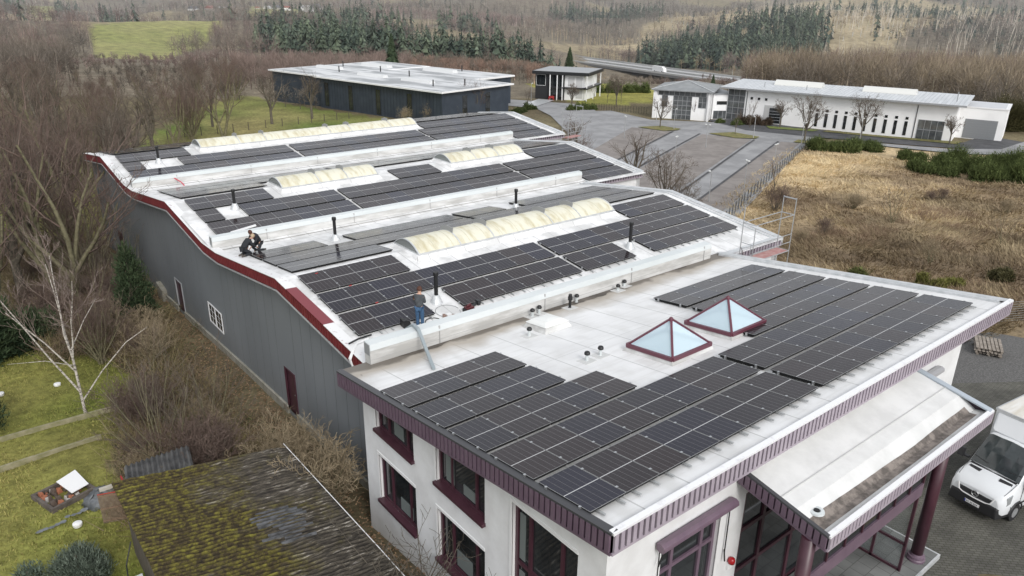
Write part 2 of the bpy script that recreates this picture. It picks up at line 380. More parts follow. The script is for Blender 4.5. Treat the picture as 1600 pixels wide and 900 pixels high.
M['white_metal'] = mat('white_sheet_metal', (.54, .58, .585), .4, (.64, .67, .675), .8, .6, stretch=(.3, 1, 1))
M['parapet'] = mat('parapet_sheet', (.44, .435, .42), .5, (.66, .66, .65), .9, .8, stretch=(.5, 1, 2.2))
M['render_wall'] = mat('white_render', (.66, .66, .66), .85, (.75, .755, .76), .8, .8, bump=.15, bscale=60)
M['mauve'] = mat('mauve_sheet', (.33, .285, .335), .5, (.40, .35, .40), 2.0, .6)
M['mauve_dark'] = mat('mauve_sheet_shaded', (.125, .085, .118), .45, (.155, .108, .145), 2.0, .6)  # same sheet as mauve, shade of the left side put into the colour
M['slot'] = mat('dark_slot', (.028, .015, .026), .7)
M['plum'] = mat('plum_paint', (.052, .018, .028), .4, (.070, .026, .038), 3, .6)
M['plum_light'] = mat('plum_beam_paint', (.135, .090, .125), .4, (.165, .115, .15), 2, .6)
M['red_fascia'] = mat('dark_red_sheet', (.15, .018, .024), .5, (.20, .032, .036), 2, .7)
M['red_slot'] = mat('red_groove', (.035, .006, .008), .7)
M['hall_wall'] = mat('grey_cladding', (.168, .182, .194), .5, (.204, .219, .232), .16, .7, stretch=(1, 1, .6))
M['seam'] = mat('cladding_seam', (.115, .124, .130), .6)
M['plinth'] = mat('concrete_plinth', (.33, .32, .28), .9, (.22, .21, .17), 2.2, .6, bump=.3)
M['trim'] = mat('edge_trim', (.055, .055, .06), .4)
M['flash'] = mat('zinc_flashing', (.52, .54, .55), .35, (.66, .67, .68), 2.5, .8, metal=.3)
M['flash_worn'] = mat('worn_flashing', (.74, .745, .76), .5, (.50, .49, .51), 4.0, .5, contrast=(.58, .80))
M['alu'] = mat('aluminium', (.55, .56, .57), .3, metal=.85)
M['steel'] = mat('galvanised_tube', (.42, .43, .44), .4, (.55, .56, .57), 8, .6, metal=.6)
M['black'] = mat('black_plastic', (.012, .012, .013), .45)
M['dark'] = mat('dark_metal', (.02, .021, .023), .4)
M['frame'] = mat('module_frame', (.025, .026, .028), .35, metal=.5)
M['frame_edge'] = mat('module_edge', (.38, .38, .38), .35, metal=.4)
M['glass_dark'] = mat('window_glass', (.012, .014, .016), .04, (.030, .034, .036), 1.1, .6, spec=.9)
M['glass_grey'] = mat('facade_glass', (.05, .055, .06), .06, (.13, .14, .145), .8, .6, spec=.8)
M['white'] = mat('white_paint', (.78, .78, .78), .45)
M['offwhite'] = mat('white_facade', (.82, .82, .82), .7, (.88, .88, .88), .3, .8)
M['grey'] = mat('mid_grey_paint', (.30, .31, .32), .5)
M['deflector'] = mat('deflector_grey', (.27, .275, .275), .5)
M['navy'] = mat('navy_cladding', (.030, .040, .056), .45, (.042, .054, .072), .5, .8)
M['asphalt'] = mat('asphalt', (.235, .235, .24), .85, (.31, .31, .315), .35, .8, bump=.25, bscale=30)
M['asphalt_dark'] = mat('dark_asphalt', (.055, .056, .060), .9, (.085, .085, .09), .5, .8)
M['bay_paver'] = mat('brown_bay_pavers', (.195, .175, .163), .9, (.255, .232, .216), .5, .8, bump=.2, bscale=9)
M['gravel'] = mat('dark_gravel', (.085, .083, .080), .95, (.155, .15, .145), 14, .9, bump=.9, bscale=22)
M['bark'] = mat('grey_brown_bark', (.085, .072, .056), .9, (.15, .13, .10), 5, .8, bump=.5, bscale=18)
M['bark_moss'] = mat('mossy_bark', (.12, .11, .062), .9, (.20, .18, .11), 4, .8, bump=.5, bscale=18)
M['birch_bark'] = mat('birch_bark', (.52, .48, .43), .8, (.09, .075, .065), 6, .4, contrast=(.47, .66), stretch=(1, 1, 2.5))
M['twig'] = mat('brown_twig', (.105, .083, .064), .9, (.165, .132, .104), 1.2, .8)
M['birch_twig'] = mat('birch_twig', (.17, .125, .105), .9, (.30, .24, .21), 1.2, .8)
M['twig_red'] = mat('reddish_twig', (.118, .080, .065), .9, (.180, .130, .106), 1.2, .8)
M['twig_tan'] = mat('tan_twig', (.26, .205, .13), .9, (.36, .29, .19), 1.2, .8)
M['needle'] = mat('spruce_needles', (.034, .056, .030), .8, (.080, .115, .056), 1.5, .8)
M['needle_blue'] = mat('blue_spruce_needles', (.085, .120, .098), .8, (.17, .215, .18), 2.5, .8)
M['broom'] = mat('broom_green', (.030, .048, .016), .85, (.062, .085, .030), 1.2, .8)
M['laurel'] = mat('evergreen_leaves', (.030, .050, .022), .7, (.070, .10, .042), 2.5, .8)
M['skin'] = mat('skin', (.50, .30, .22), .6)
M['hair'] = mat('auburn_hair', (.075, .028, .016), .7)
M['hair_blond'] = mat('grey_blond_hair', (.42, .33, .22), .7)
M['coat'] = mat('grey_blue_coat', (.050, .056, .062), .85, (.075, .082, .09), 6, .7)
M['jeans'] = mat('blue_jeans', (.035, .085, .17), .85, (.05, .115, .21), 9, .7)
M['blackcloth'] = mat('black_cloth', (.012, .014, .018), .85, (.022, .025, .030), 7, .7)
M['shoe'] = mat('brown_shoe', (.07, .06, .05), .7)
M['red'] = mat('red_plastic', (.45, .02, .02), .4)

def paving(name, base, joint, sx_, sy_, rot=0.0):
    m = bpy.data.materials.new(name); nt, N, L, B = nodes_of(m); B.inputs['Roughness'].default_value = .85
    tc = N.new('ShaderNodeTexCoord'); mp = N.new('ShaderNodeMapping'); mp.inputs['Rotation'].default_value = (0, 0, rot)
    br = N.new('ShaderNodeTexBrick'); br.inputs['Scale'].default_value = 1.0
    br.inputs['Color1'].default_value = (*base, 1); br.inputs['Color2'].default_value = (*[c * .72 for c in base], 1); br.inputs['Mortar'].default_value = (*joint, 1)
    br.inputs['Brick Width'].default_value = sx_; br.inputs['Row Height'].default_value = sy_; br.inputs['Mortar Size'].default_value = .012
    n = N.new('ShaderNodeTexNoise'); n.inputs['Scale'].default_value = .8; n.inputs['Detail'].default_value = 6
    r = N.new('ShaderNodeMapRange'); r.inputs['From Min'].default_value = .3; r.inputs['From Max'].default_value = .7; r.inputs['To Min'].default_value = .65; r.inputs['To Max'].default_value = 1.25
    mx = N.new('ShaderNodeMix'); mx.data_type = 'RGBA'; mx.blend_type = 'MULTIPLY'; mx.inputs[0].default_value = 1
    cb = N.new('ShaderNodeCombineColor')
    L.new(tc.outputs['Object'], mp.inputs[0]); L.new(mp.outputs[0], br.inputs['Vector']); L.new(tc.outputs['Object'], n.inputs['Vector'])
    L.new(n.outputs['Fac'], r.inputs['Value'])
    for k in range(3): L.new(r.outputs[0], cb.inputs[k])
    L.new(br.outputs['Color'], mx.inputs[6]); L.new(cb.outputs[0], mx.inputs[7]); L.new(mx.outputs[2], B.inputs['Base Color'])
    return m
M['yard'] = paving('yard_pavers', (.125, .118, .105), (.045, .05, .03), .22, .12, radians(45))
M['tiles'] = paving('porch_tiles', (.19, .195, .19), (.09, .09, .085), .5, .5)

def module_glass():
    """dark half-cut cells: busbar lines, cell gaps, white strip across the middle; tint varies by module"""
    m = bpy.data.materials.new('solar_cells'); nt, N, L, B = nodes_of(m)
    uv = N.new('ShaderNodeUVMap'); sx = N.new('ShaderNodeSeparateXYZ'); L.new(uv.outputs[0], sx.inputs[0])
    oi = N.new('ShaderNodeObjectInfo')
    def math(op, a, b=None):
        n = N.new('ShaderNodeMath'); n.operation = op
        for k, v in enumerate((a, b)):
            if v is None: continue
            if isinstance(v, (int, float)): n.inputs[k].default_value = v
            else: L.new(v, n.inputs[k])
        return n.outputs[0]
    def line(c, n, wd): return math('LESS_THAN', math('ABSOLUTE', math('SUBTRACT', math('FRACT', math('MULTIPLY', c, n)), .5)), wd)
    colu = math('GREATER_THAN', math('ABSOLUTE', math('SUBTRACT', math('FRACT', math('MULTIPLY', sx.outputs[0], 6.0)), .5)), .477)
    rows = math('GREATER_THAN', math('ABSOLUTE', math('SUBTRACT', math('FRACT', math('MULTIPLY', sx.outputs[1], 18.0)), .5)), .470)
    bus = line(sx.outputs[0], 54.0, .10)
    mid = math('LESS_THAN', math('ABSOLUTE', math('SUBTRACT', sx.outputs[1], .5)), .0075)
    cr = N.new('ShaderNodeValToRGB'); cr.color_ramp.interpolation = 'LINEAR'
    e = cr.color_ramp.elements; e[0].position = 0; e[0].color = (.013, .0085, .0115, 1); e[1].position = 1; e[1].color = (.009, .009, .024, 1)
    x = e.new(.35); x.color = (.020, .0115, .0125, 1); x = e.new(.65); x.color = (.010, .008, .0145, 1)
    L.new(oi.outputs['Random'], cr.inputs['Fac'])
    def mix(f, a, b):
        n = N.new('ShaderNodeMix'); n.data_type = 'RGBA'; L.new(f, n.inputs[0])
        for k, v in ((6, a), (7, b)):
            if isinstance(v, tuple): n.inputs[k].default_value = (*v, 1)
            else: L.new(v, n.inputs[k])
        return n.outputs[2]
    c = mix(math('MULTIPLY', bus, .5), cr.outputs[0], (.045, .043, .045))
    c = mix(rows, c, (.036, .033, .035)); c = mix(colu, c, (.14, .135, .14)); c = mix(mid, c, (.54, .54, .54))
    L.new(c, B.inputs['Base Color'])
    B.inputs['Roughness'].default_value = .12; B.inputs['Specular IOR Level'].default_value = .38
    return m
M['cells'] = module_glass()

def sky_glass(name, tint, alpha):
    """pale glazing: part clear, part milky"""
    m = bpy.data.materials.new(name); nt, N, L, B = nodes_of(m)
    B.inputs['Base Color'].default_value = (*tint, 1); B.inputs['Roughness'].default_value = .12; B.inputs['Alpha'].default_value = alpha
    B.inputs['Specular IOR Level'].default_value = .6
    return m
M['pyr_glass'] = sky_glass('rooflight_glass', (.66, .83, .92), .66)
def vault_mat():
    m = mat('yellowed_polycarbonate', (.70, .68, .56), .45, (.44, .38, .21), 1.6, .5, contrast=(.47, .75), stretch=(1.6, .5, .5))
    return m
M['vault'] = vault_mat()
M['smoked'] = sky_glass('end_glazing', (.30, .32, .31), .75)

# ------------------------------------------------------------------ ground, paved areas, roads
def make_ground():
    R = np.concatenate([[0.0], np.geomspace(4, 2750, 250)]); T = np.concatenate([np.linspace(-62, 62, 420) + math.degrees(YAW), np.linspace(62, 298, 60)[1:-1] + math.degrees(YAW)])
    T = np.radians(T); nt = len(T)
    X = CAM.x + R[:, None] * np.sin(T)[None]; Y = CAM.y + R[:, None] * np.cos(T)[None]
    x = X.ravel(); y = Y.ravel(); z = np.empty_like(x)
    for s in range(0, len(x), 20000): z[s:s + 20000] = terr(x[s:s + 20000], y[s:s + 20000])
    d = np.hypot(x - CAM.x, y - CAM.y)
    z += relief(x, y)
    z += (vnoise(x, y, 2.0, 8) - .5) * .10
    i, j = np.meshgrid(np.arange(len(R) - 1), np.arange(nt), indexing='ij'); j2 = (j + 1) % nt
    F = np.stack([i * nt + j, i * nt + j2, (i + 1) * nt + j2, (i + 1) * nt + j], -1).reshape(-1, 4)[:, ::-1]
    o = mesh_np('ground', np.stack([x, y, z], 1), F, attr_mat('soil_and_turf', nscale=2.2, var=.5, bump=.55, bscale=5), cols=ground_colour(x, y), smooth=True)
    return struct(o)
make_ground()

def sheet(name, P, mt, dz=.1, step=2.0, flat=None):
    """polygon laid over the ground, cut to a fine grid"""
    bm = bmesh.new(); vs = [bm.verts.new((p[0], p[1], 0)) for p in P]; bm.faces.new(vs)
    xs = [p[0] for p in P]; ys = [p[1] for p in P]
    if flat is None:
        for a, lo, hi in ((0, min(xs), max(xs)), (1, min(ys), max(ys))):
            k = lo + step
            while k < hi:
                nrm = (1, 0, 0) if a == 0 else (0, 1, 0); co = (k, 0, 0) if a == 0 else (0, k, 0)
                bmesh.ops.bisect_plane(bm, geom=bm.verts[:] + bm.edges[:] + bm.faces[:], plane_co=co, plane_no=nrm); k += step
    bm.verts.ensure_lookup_table()
    co = np.array([v.co for v in bm.verts]); z = terr(co[:, 0], co[:, 1]) + dz if flat is None else np.full(len(co), flat)
    for v, zz in zip(bm.verts, z): v.co.z = zz
    bmesh.ops.recalc_face_normals(bm, faces=bm.faces)
    if sum(f.normal.z for f in bm.faces) < 0: bmesh.ops.reverse_faces(bm, faces=bm.faces)
    me = bpy.data.meshes.new(name); bm.to_mesh(me); bm.free(); me.materials.append(mt)
    o = bpy.data.objects.new(name, me); COL.objects.link(o); return struct(o)
sheet('car_park', [(44, 29.6), (100, 53.8), (111, 56), (106, 72), (96, 83), (98, 95), (90, 99), (84, 97), (72, 78), (60, 66), (46, 55), (40, 44)], M['asphalt'], .10)
sheet('parking_bay', [(86.9, 79.1), (89.3, 72.4), (66.9, 62.6), (58, 60), (66, 68)], M['bay_paver'], .14)
sheet('parking_bay', [(91.6, 67.8), (94.1, 60.1), (62.9, 47.4), (52, 47), (56, 53)], M['bay_paver'], .14)
sheet('parking_bay', [(96.5, 56.3), (97.6, 53.8), (50.6, 34.6), (48.5, 38.2)], M['bay_paver'], .14)
for a, b in (((89.5, 72.2), (62, 60.3)), ((91.5, 68.2), (60.5, 55.3)), ((94.3, 59.7), (52.5, 42.4)), ((96.2, 56.6), (49, 38.0))):   # drain channels between lanes and bays
    dx, dy = b[0] - a[0], b[1] - a[1]; l = math.hypot(dx, dy); nx, ny = -dy / l * .16, dx / l * .16
    sheet('drain_channel', [(a[0] - nx, a[1] - ny), (b[0] - nx, b[1] - ny), (b[0] + nx, b[1] + ny), (a[0] + nx, a[1] + ny)], M['asphalt_dark'], .18)
M['verge'] = mat('verge_grass', (.12, .13, .035), .95, (.22, .185, .075), 1.2, .8, bump=.6, bscale=12)
M['lawn_green'] = mat('mown_grass', (.10, .14, .03), .95, (.17, .19, .05), 1.2, .8, bump=.6, bscale=12)
sheet('verge', [(87.6, 78.5), (92, 76.9), (92.4, 73), (91, 72.4), (88.4, 73.3)], M['verge'], .22)
sheet('verge', [(92.7, 67.5), (97.2, 65.7), (97, 60.6), (95.2, 60), (92.9, 62.2)], M['verge'], .22)
sheet('verge', [(97.5, 54.8), (100.2, 55.6), (100.6, 52.6), (98.4, 52.4)], M['verge'], .22)
sheet('forecourt', [(104.5, 77), (109.4, 75), (112.3, 58.5), (120.2, 39), (131, 40), (128, 30), (118, 31.5), (112, 41), (104.5, 56), (101, 66)], M['asphalt_dark'], .12)
sheet('access_road', [(101, 52), (106.4, 45), (110, 35), (117, 29), (150, 20), (152, 24), (131, 33.5), (119, 33), (112.5, 38), (107, 49)], M['asphalt'], .15)
sheet('lawn', [(107.5, 66.5), (111.5, 58.6), (109.3, 58.5), (105.6, 64.5)], M['lawn_green'], .2)
sheet('lawn', [(112, 57.6), (118.6, 41.9), (120.6, 39.3), (117.4, 38.8), (115.6, 44), (110.4, 57.5)], M['verge'], .2)
sheet('access_road', [(84, 97), (90, 99), (95, 96), (100, 104), (92, 122), (84, 135), (76, 140), (74, 134), (84, 118), (88, 106)], M['asphalt'], .1)
sheet('footpath', [(90, 108), (99, 113), (98, 117), (88.5, 111)], M['flash'], .18)
sheet('yard', [(-3, -14), (40, -20), (36, -4), (26.5, 2.5), (19, 2.5), (18.8, -.4), (.4, -.4), (-1.5, -2)], M['yard'], .0, 1.0, flat=-6.78)
sheet('gravel_yard', [(18.85, 13), (18.85, .4), (24, .2), (33, -3.2), (40, -4), (37, 4.2), (33, 5.2), (29, 9)], M['gravel'], .05, 1.0)

# ------------------------------------------------------------------ office building at the front
TY = -0.1297; TA = atan(TY)
RX0, RX1, RY0, RY1 = -.15, 21.19, -.83, 12.1
def rz(y, dz=-.15): return dz + TY * y
OX = .33; OY = -.3; OXR = 18.82; OYB = 11.5
office = empty('office_building', 'white office building with mauve ribbed fascia and black solar panels on its white roof', 'office building', (OX, OY, -6.8))

def wall_grid(mb, plane, c, u0, u1, z0, top, openings, inward, depth=.22, m=0, mr=1):
    """upright wall in the plane x=c or y=c with openings (ua, ub, za, zb); reveals run inward by depth"""
    us = sorted({u0, u1} | {k for o in openings for k in o[:2]})
    n = []
    for a, b in zip(us, us[1:]):
        st = max(1, int((b - a) / 1.0)); n += [a + (b - a) * i / st for i in range(st)]
    us = n + [u1]
    P = (lambda u, z, d=0: (c + inward * d, u, z)) if plane == 'x' else (lambda u, z, d=0: (u, c + inward * d, z))
    zs = sorted({z0} | {k for o in openings for k in o[2:4]})
    for a, b in zip(us, us[1:]):
        mid = (a + b) / 2
        col = zs + [None]
        for lo, hi in zip(col, col[1:]):
            if hi is not None and any(o[0] <= mid <= o[1] and o[2] <= (lo + hi) / 2 <= o[3] for o in openings): continue
            ta, tb = (top(a), top(b)) if hi is None else (hi, hi)
            mb.quad(P(a, lo), P(b, lo), P(b, tb), P(a, ta), m)
    for ua, ub, za, zb in openings:
        mb.quad(P(ua, za), P(ua, zb), P(ua, zb, depth), P(ua, za, depth), mr); mb.quad(P(ub, za), P(ub, zb), P(ub, zb, depth), P(ub, za, depth), mr)
        mb.quad(P(ua, za), P(ub, za), P(ub, za, depth), P(ua, za, depth), mr); mb.quad(P(ua, zb), P(ub, zb), P(ub, zb, depth), P(ua, zb, depth), mr)
LW = [(8.15, 10.58, -3.28, -1.95), (4.36, 6.83, -3.28, -1.62), (8.12, 10.55, -6.17, -4.31), (4.36, 6.83, -6.17, -4.28), (.62, 3.13, -6.15, -1.79)]
FW = [(2.25, 4.62, -6.1, -1.95), (5.7, 13.6, -6.75, -1.95)]
wl_ = MB()
wall_grid(wl_, 'x', OX, OY, OYB, -8.3, lambda y: rz(y) - .12, LW, 1)
wall_grid(wl_, 'y', OY, OX, OXR, -7.2, lambda x: rz(OY) - .12, FW, 1)
wl_.quad((OXR, OY, -8), (OXR, OYB, -8), (OXR, OYB, rz(OYB) - .12), (OXR, OY, rz(OY) - .12))
wl_.quad((OX, OYB, -8.6), (OXR, OYB, -8.6), (OXR, OYB, rz(OYB) - .12), (OX, OYB, rz(OYB) - .12))
wl_.build('wall', [M['render_wall'], M['white']], office)
def window(parent, plane, c, inward, u0, u1, z0, z1, mull, trans, d=.16, fm=None, sill=True, b=.09, glass=None):
    fm = fm or M['plum']
    P = (lambda u, dd, z: (c + inward * dd, u, z)) if plane == 'x' else (lambda u, dd, z: (u, c + inward * dd, z))
    def bx(mb, ua, ub, za, zb, d0, d1):
        p = P(ua, d0, za); q = P(ub, d1, zb)
        mb.box(min(p[0], q[0]), max(p[0], q[0]), min(p[1], q[1]), max(p[1], q[1]), za, zb)
    f = MB()
    bx(f, u0, u1, z0, z0 + b, d - .05, d + .05); bx(f, u0, u1, z1 - b, z1, d - .05, d + .05)
    bx(f, u0, u0 + b, z0 + b, z1 - b, d - .05, d + .05); bx(f, u1 - b, u1, z0 + b, z1 - b, d - .05, d + .05)
    for k in mull: bx(f, k - b / 2, k + b / 2, z0 + b, z1 - b, d - .048, d + .048)
    for (ua, ub, z) in trans: bx(f, ua, ub, z - b / 2, z + b / 2, d - .046, d + .046)
    w_ = f.build('window', fm, parent)
    gl = MB(); bx(gl, u0 + .02, u1 - .02, z0 + .02, z1 - .02, d + .01, d + .03); gl.build('pane', glass or M['glass_dark'], w_, off=world_of(parent))
    if sill:
        s = MB(); bx(s, u0 - .04, u1 + .04, z0 - .10, z0 + .015, -.13, d - .06); s.build('sill', fm, w_, off=world_of(parent))
    return w_
def surround(w_, a, b, z0, z1):
    g = MB(); g.box(OX - .018, OX + .02, b, b + .10, z0, z1 + .10); g.box(OX - .018, OX + .02, a, b, z1, z1 + .10); g.build('window_surround', M['white'], w_)
for a, b, z0, z1 in LW[:4]:
    q = (b - a) / 4
    w_ = window(office, 'x', OX, 1, a, b, z0, z1, [b - q * 1.1, a + q * .9], []); surround(w_, a, b, z0, z1)
a, b, z0, z1 = LW[4]
w5 = window(office, 'x', OX, 1, a, b, z0, z1, [b - .62, a + .66], [(a, b, -3.75), (a, b, -3.1)][:1], sill=False, b=.11); surround(w5, a, b, z0, z1)
w6 = window(office, 'y', OY, 1, *FW[0], [2.85, 4.05], [(2.25, 4.62, -2.95), (2.25, 4.62, -4.3)], fm=M['plum_light'], sill=False, b=.11)
window(office, 'y', OY, 1, *FW[1], [6.9, 8.7, 9.9, 11.1, 12.3], [(5.7, 13.6, -3.3), (5.7, 13.6, -4.75)], sill=False, b=.13, d=.1)
jm = MB(); jm.box(4.62, 4.74, OY - .02, OY + .02, -6.1, -1.95); jm.box(2.13, 2.25, OY - .02, OY + .02, -6.1, -1.95); jm.build('window_surround', M['white'], w6)
# a few pale things standing inside the windows (blinds, folders on sills)
BLD = mat('pale_blind', (.14, .16, .155), .8)
for y0, y1, z0, z1 in ((6.1, 6.5, -3.1, -2.2), (2.75, 2.98, -3.6, -2.1), (2.75, 2.98, -4.9, -4.0), (9.0, 9.6, -3.1, -2.6), (5.0, 5.6, -3.1, -2.75), (8.6, 9.4, -6.0, -5.5), (5.2, 6.0, -6.0, -5.4)):
    ins = MB(); ins.box(OX + .145, OX + .165, y0, y1, z0, z1); ins.build('blind', BLD, office)

# roof plate with white membrane, slightly raised at its rim
r_ = MB()
def RP(x, y, dz=-.15): return (x, y, rz(y, dz))
nx = 12
for i in range(nx):
    xa = RX0 + .06 + (RX1 - RX0 - .12) * i / nx; xb = RX0 + .06 + (RX1 - RX0 - .12) * (i + 1) / nx
    r_.quad(RP(xa, RY0 + .06), RP(xb, RY0 + .06), RP(xb, RY1 + .35), RP(xa, RY1 + .35))
roof_o = r_.build('roof', M['office_roof'], office, fix=False)
def silt_patch(x0, x1, y0, y1, seed):
    rq = random.Random(seed); b = MB(); n = 24; T_ = [min(1, 4 * k / n, 4 * (n - k) / n) for k in range(n + 1)]
    lo = [y1 - (y1 - y0) * T_[k] * rq.uniform(.75, 1) for k in range(n + 1)]
    for k in range(n):
        xa, xb = x0 + (x1 - x0) * k / n, x0 + (x1 - x0) * (k + 1) / n; b.quad(RP(xa, lo[k], -.144), RP(xb, lo[k + 1], -.144), RP(xb, y1, -.144), RP(xa, y1, -.144))
    b.build('wet_silt', mat('wet_silt_%d' % seed, (.045, .037, .030), .5, (.13, .11, .09), 3, .7, stretch=(.5, 2, 1)), office, fix=False)
silt_patch(8.3, 13.6, 11.62, 12.07, 1); silt_patch(2.1, 4.4, 11.75, 12.06, 2); silt_patch(17.2, 18.3, 11.9, 12.07, 3)
s_ = MB(); s_.quad(RP(RX0 + .05, RY0 + .05, -.72), RP(RX1 - .05, RY0 + .05, -.72), RP(RX1 - .05, RY1, -.72), RP(RX0 + .05, RY1, -.72)); s_.build('soffit', M['render_wall'], office)
def ribbed(mb, p0, p1, n, h, out, wr, dr, m=0, mb2=None, top_gap=.05, bot_gap=.05):
    """upright ribs between p0 and p1 (top line), height h; out = outward unit vector"""
    p0 = Vector(p0); p1 = Vector(p1); o = Vector(out); e = (p1 - p0) / n; l = e.length
    for i in range(n):
        a = p0 + e * (i + (1 - wr) / 2); b = p0 + e * (i + (1 + wr) / 2); d = o * dr
        t = Vector((0, 0, -top_gap)); bb = Vector((0, 0, -h + bot_gap))
        mb.hexa([a + bb, b + bb, b + bb + d, a + bb + d], [a + t, b + t, b + t + d, a + t + d], m)
def fascia(parent, name, p0, p1, h, out, n, rib, slot, cap, wr=.72, capw=.16):
    p0 = Vector(p0); p1 = Vector(p1); o = Vector(out); Z = Vector((0, 0, 1))
    b = MB(); b.hexa([p0 - Z * h - o * .05, p1 - Z * h - o * .05, p1 - Z * h, p0 - Z * h], [p0 - o * .05, p1 - o * .05, p1, p0], 1)
    ribbed(b, p0 + o * .001, p1 + o * .001, n, h, o, wr, .055)
    k = b.build(name, [rib, slot], parent)
    t = MB(); t.hexa([p0 - Z * .02 - o * capw, p1 - Z * .02 - o * capw, p1 - Z * .055 + o * .045, p0 - Z * .055 + o * .045], [p0 + Z * .03 - o * capw, p1 + Z * .03 - o * capw, p1 + Z * .012 + o * .045, p0 + Z * .012 + o * .045])
    t.build('coping', cap, k, off=world_of(parent))
    u = MB(); u.hexa([p0 - Z * (h + .03) - o * .045, p1 - Z * (h + .03) - o * .045, p1 - Z * (h + .03) + o * .04, p0 - Z * (h + .03) + o * .04], [p0 - Z * (h - .04) - o * .045, p1 - Z * (h - .04) - o * .045, p1 - Z * (h - .04) + o * .04, p0 - Z * (h - .04) + o * .04])
    u.build('drip_edge', rib, k, off=world_of(parent))
    return k
ZF = .08
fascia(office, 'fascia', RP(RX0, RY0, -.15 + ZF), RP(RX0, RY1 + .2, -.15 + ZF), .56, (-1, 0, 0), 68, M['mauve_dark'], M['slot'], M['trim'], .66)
fascia(office, 'fascia', RP(RX0, RY0, -.15 + ZF), RP(RX1, RY0, -.15 + ZF), .56, (0, -1, 0), 112, M['mauve'], M['slot'], M['flash_worn'], .60, .10)
fascia(office, 'fascia', RP(RX1, RY0, -.15 + ZF), RP(RX1, RY1 + .2, -.15 + ZF), .56, (1, 0, 0), 60, M['mauve'], M['slot'], M['flash'], .74, .3)
up = MB()   # low curb along the right rim
up.hexa([RP(RX1 - .42, RY0 + .3, -.16), RP(RX1 - .3, RY0 + .3, -.16), RP(RX1 - .3, RY1, -.16), RP(RX1 - .42, RY1, -.16)], [RP(RX1 - .40, RY0 + .3, -.06), RP(RX1 - .3, RY0 + .3, -.05), RP(RX1 - .3, RY1, -.05), RP(RX1 - .40, RY1, -.06)])
up.build('rim_curb', M['flash'], office)

# canopy over the entrance
CX0, CX1, CY1, CY0 = 5.17, 14.72, -.36, -2.92
def cz(y, dz=0): return -1.385 + (y - CY0) * .2 + dz
can = MB()
can.quad((CX0 + .05, CY1, cz(CY1, -.03)), (CX1 - .05, CY1, cz(CY1, -.03)), (CX1 - .05, -1.95, cz(-1.95, -.04)), (CX0 + .05, -1.95, cz(-1.95, -.04)))
can.quad((CX0 + .05, -1.95, cz(-1.95, -.041)), (CX1 - .05, -1.95, cz(-1.95, -.041)), (CX1 - .05, -2.45, -1.55), (CX0 + .05, -2.45, -1.55))
can.quad((CX0 + .05, -2.451, -1.551), (CX1 - .05, -2.451, -1.551), (CX1 - .05, -2.72, -1.50), (CX0 + .05, -2.72, -1.50))
can.quad((CX0 + .05, -2.721, -1.50), (CX1 - .05, -2.721, -1.50), (CX1 - .05, CY0 + .03, -1.40), (CX0 + .05, CY0 + .03, -1.40))
canopy = can.build('canopy', [mat('canopy_foil', (.60, .60, .59), .5, (.71, .71, .70), .7, .8, bump=.08, bscale=5)], office)
def silt_mat():
    m = mat('dried_silt', (.26, .225, .20), .9, (.11, .095, .085), 3.5, .8, bump=.5, bscale=30); return m
sl = MB(); n = 40; rr = random.Random(3)
wob = [(.022 * sin(i * .16 + 1) + .006 * sin(i * .45) + rr.uniform(-.003, .003)) for i in range(n + 1)]
zsf = lambda y: (cz(-1.95, -.041) + (-1.95 - y) / .5 * (-1.55 - cz(-1.95, -.041)) if y > -2.45 else -1.551 + (-2.45 - y) / .27 * .051) + .006
for i in range(n):
    xa = CX0 + .06 + (CX1 - CX0 - .5) * i / n; xb = CX0 + .06 + (CX1 - CX0 - .5) * (i + 1) / n
    ta, tb_ = -2.27 + wob[i], -2.27 + wob[i + 1]; ba, bb_ = -2.66 + wob[i] * .5, -2.66 + wob[i + 1] * .5
    sl.quad((xa, ta, zsf(ta)), (xb, tb_, zsf(tb_)), (xb, -2.45, zsf(-2.449)), (xa, -2.45, zsf(-2.449))); sl.quad((xa, -2.45, zsf(-2.449)), (xb, -2.45, zsf(-2.449)), (xb, bb_, zsf(bb_)), (xa, ba, zsf(ba)))
sl.build('gutter_silt', silt_mat(), canopy, off=office.location)
sm = MB(); sm.box(CX0 + .06, CX1 - .06, -1.53, -1.50, cz(-1.5, -.035), cz(-1.5, -.018)); sm.build('foil_seam', mat('seam_grey', (.55, .55, .54), .6), canopy, off=office.location)
dr = MB(); dr.lathe((CX0 + .62, -2.22, -1.40), [(.20, 0), (.19, .05), (.10, .06), (.09, .02)], 18); dr.lathe((CX0 + .62, -2.22, -1.36), [(.075, 0), (.07, .03)], 12, 1); dr.build('drain', [M['white_metal'], M['black']], canopy, off=office.location)
so = MB(); so.quad((CX0 + .06, CY1, cz(CY1, -.40)), (CX1 - .06, CY1, cz(CY1, -.40)), (CX1 - .06, CY0 + .06, cz(CY0, -.40)), (CX0 + .06, CY0 + .06, cz(CY0, -.40))); so.build('soffit', M['plum'], canopy, off=office.location)
def cfascia(p0, p1, out, n, rib, cap, capw):
    k = fascia(office, 'fascia', p0, p1, .42, out, n, rib, M['slot'], cap, .74, capw)
    k.parent = canopy
    for ch in list(k.children): ch.parent = canopy
    return k
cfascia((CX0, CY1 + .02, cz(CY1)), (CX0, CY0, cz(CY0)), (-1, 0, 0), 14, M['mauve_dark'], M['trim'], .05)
cfascia((CX0, CY0, cz(CY0)), (CX1, CY0, cz(CY0)), (0, -1, 0), 54, M['mauve'], M['flash_worn'], .08)
cfascia((CX1, CY1 + .02, cz(CY1)), (CX1, CY0, cz(CY0)), (1, 0, 0), 14, M['mauve'], mat('blue_grey_flashing', (.40, .45, .50), .4), .22)
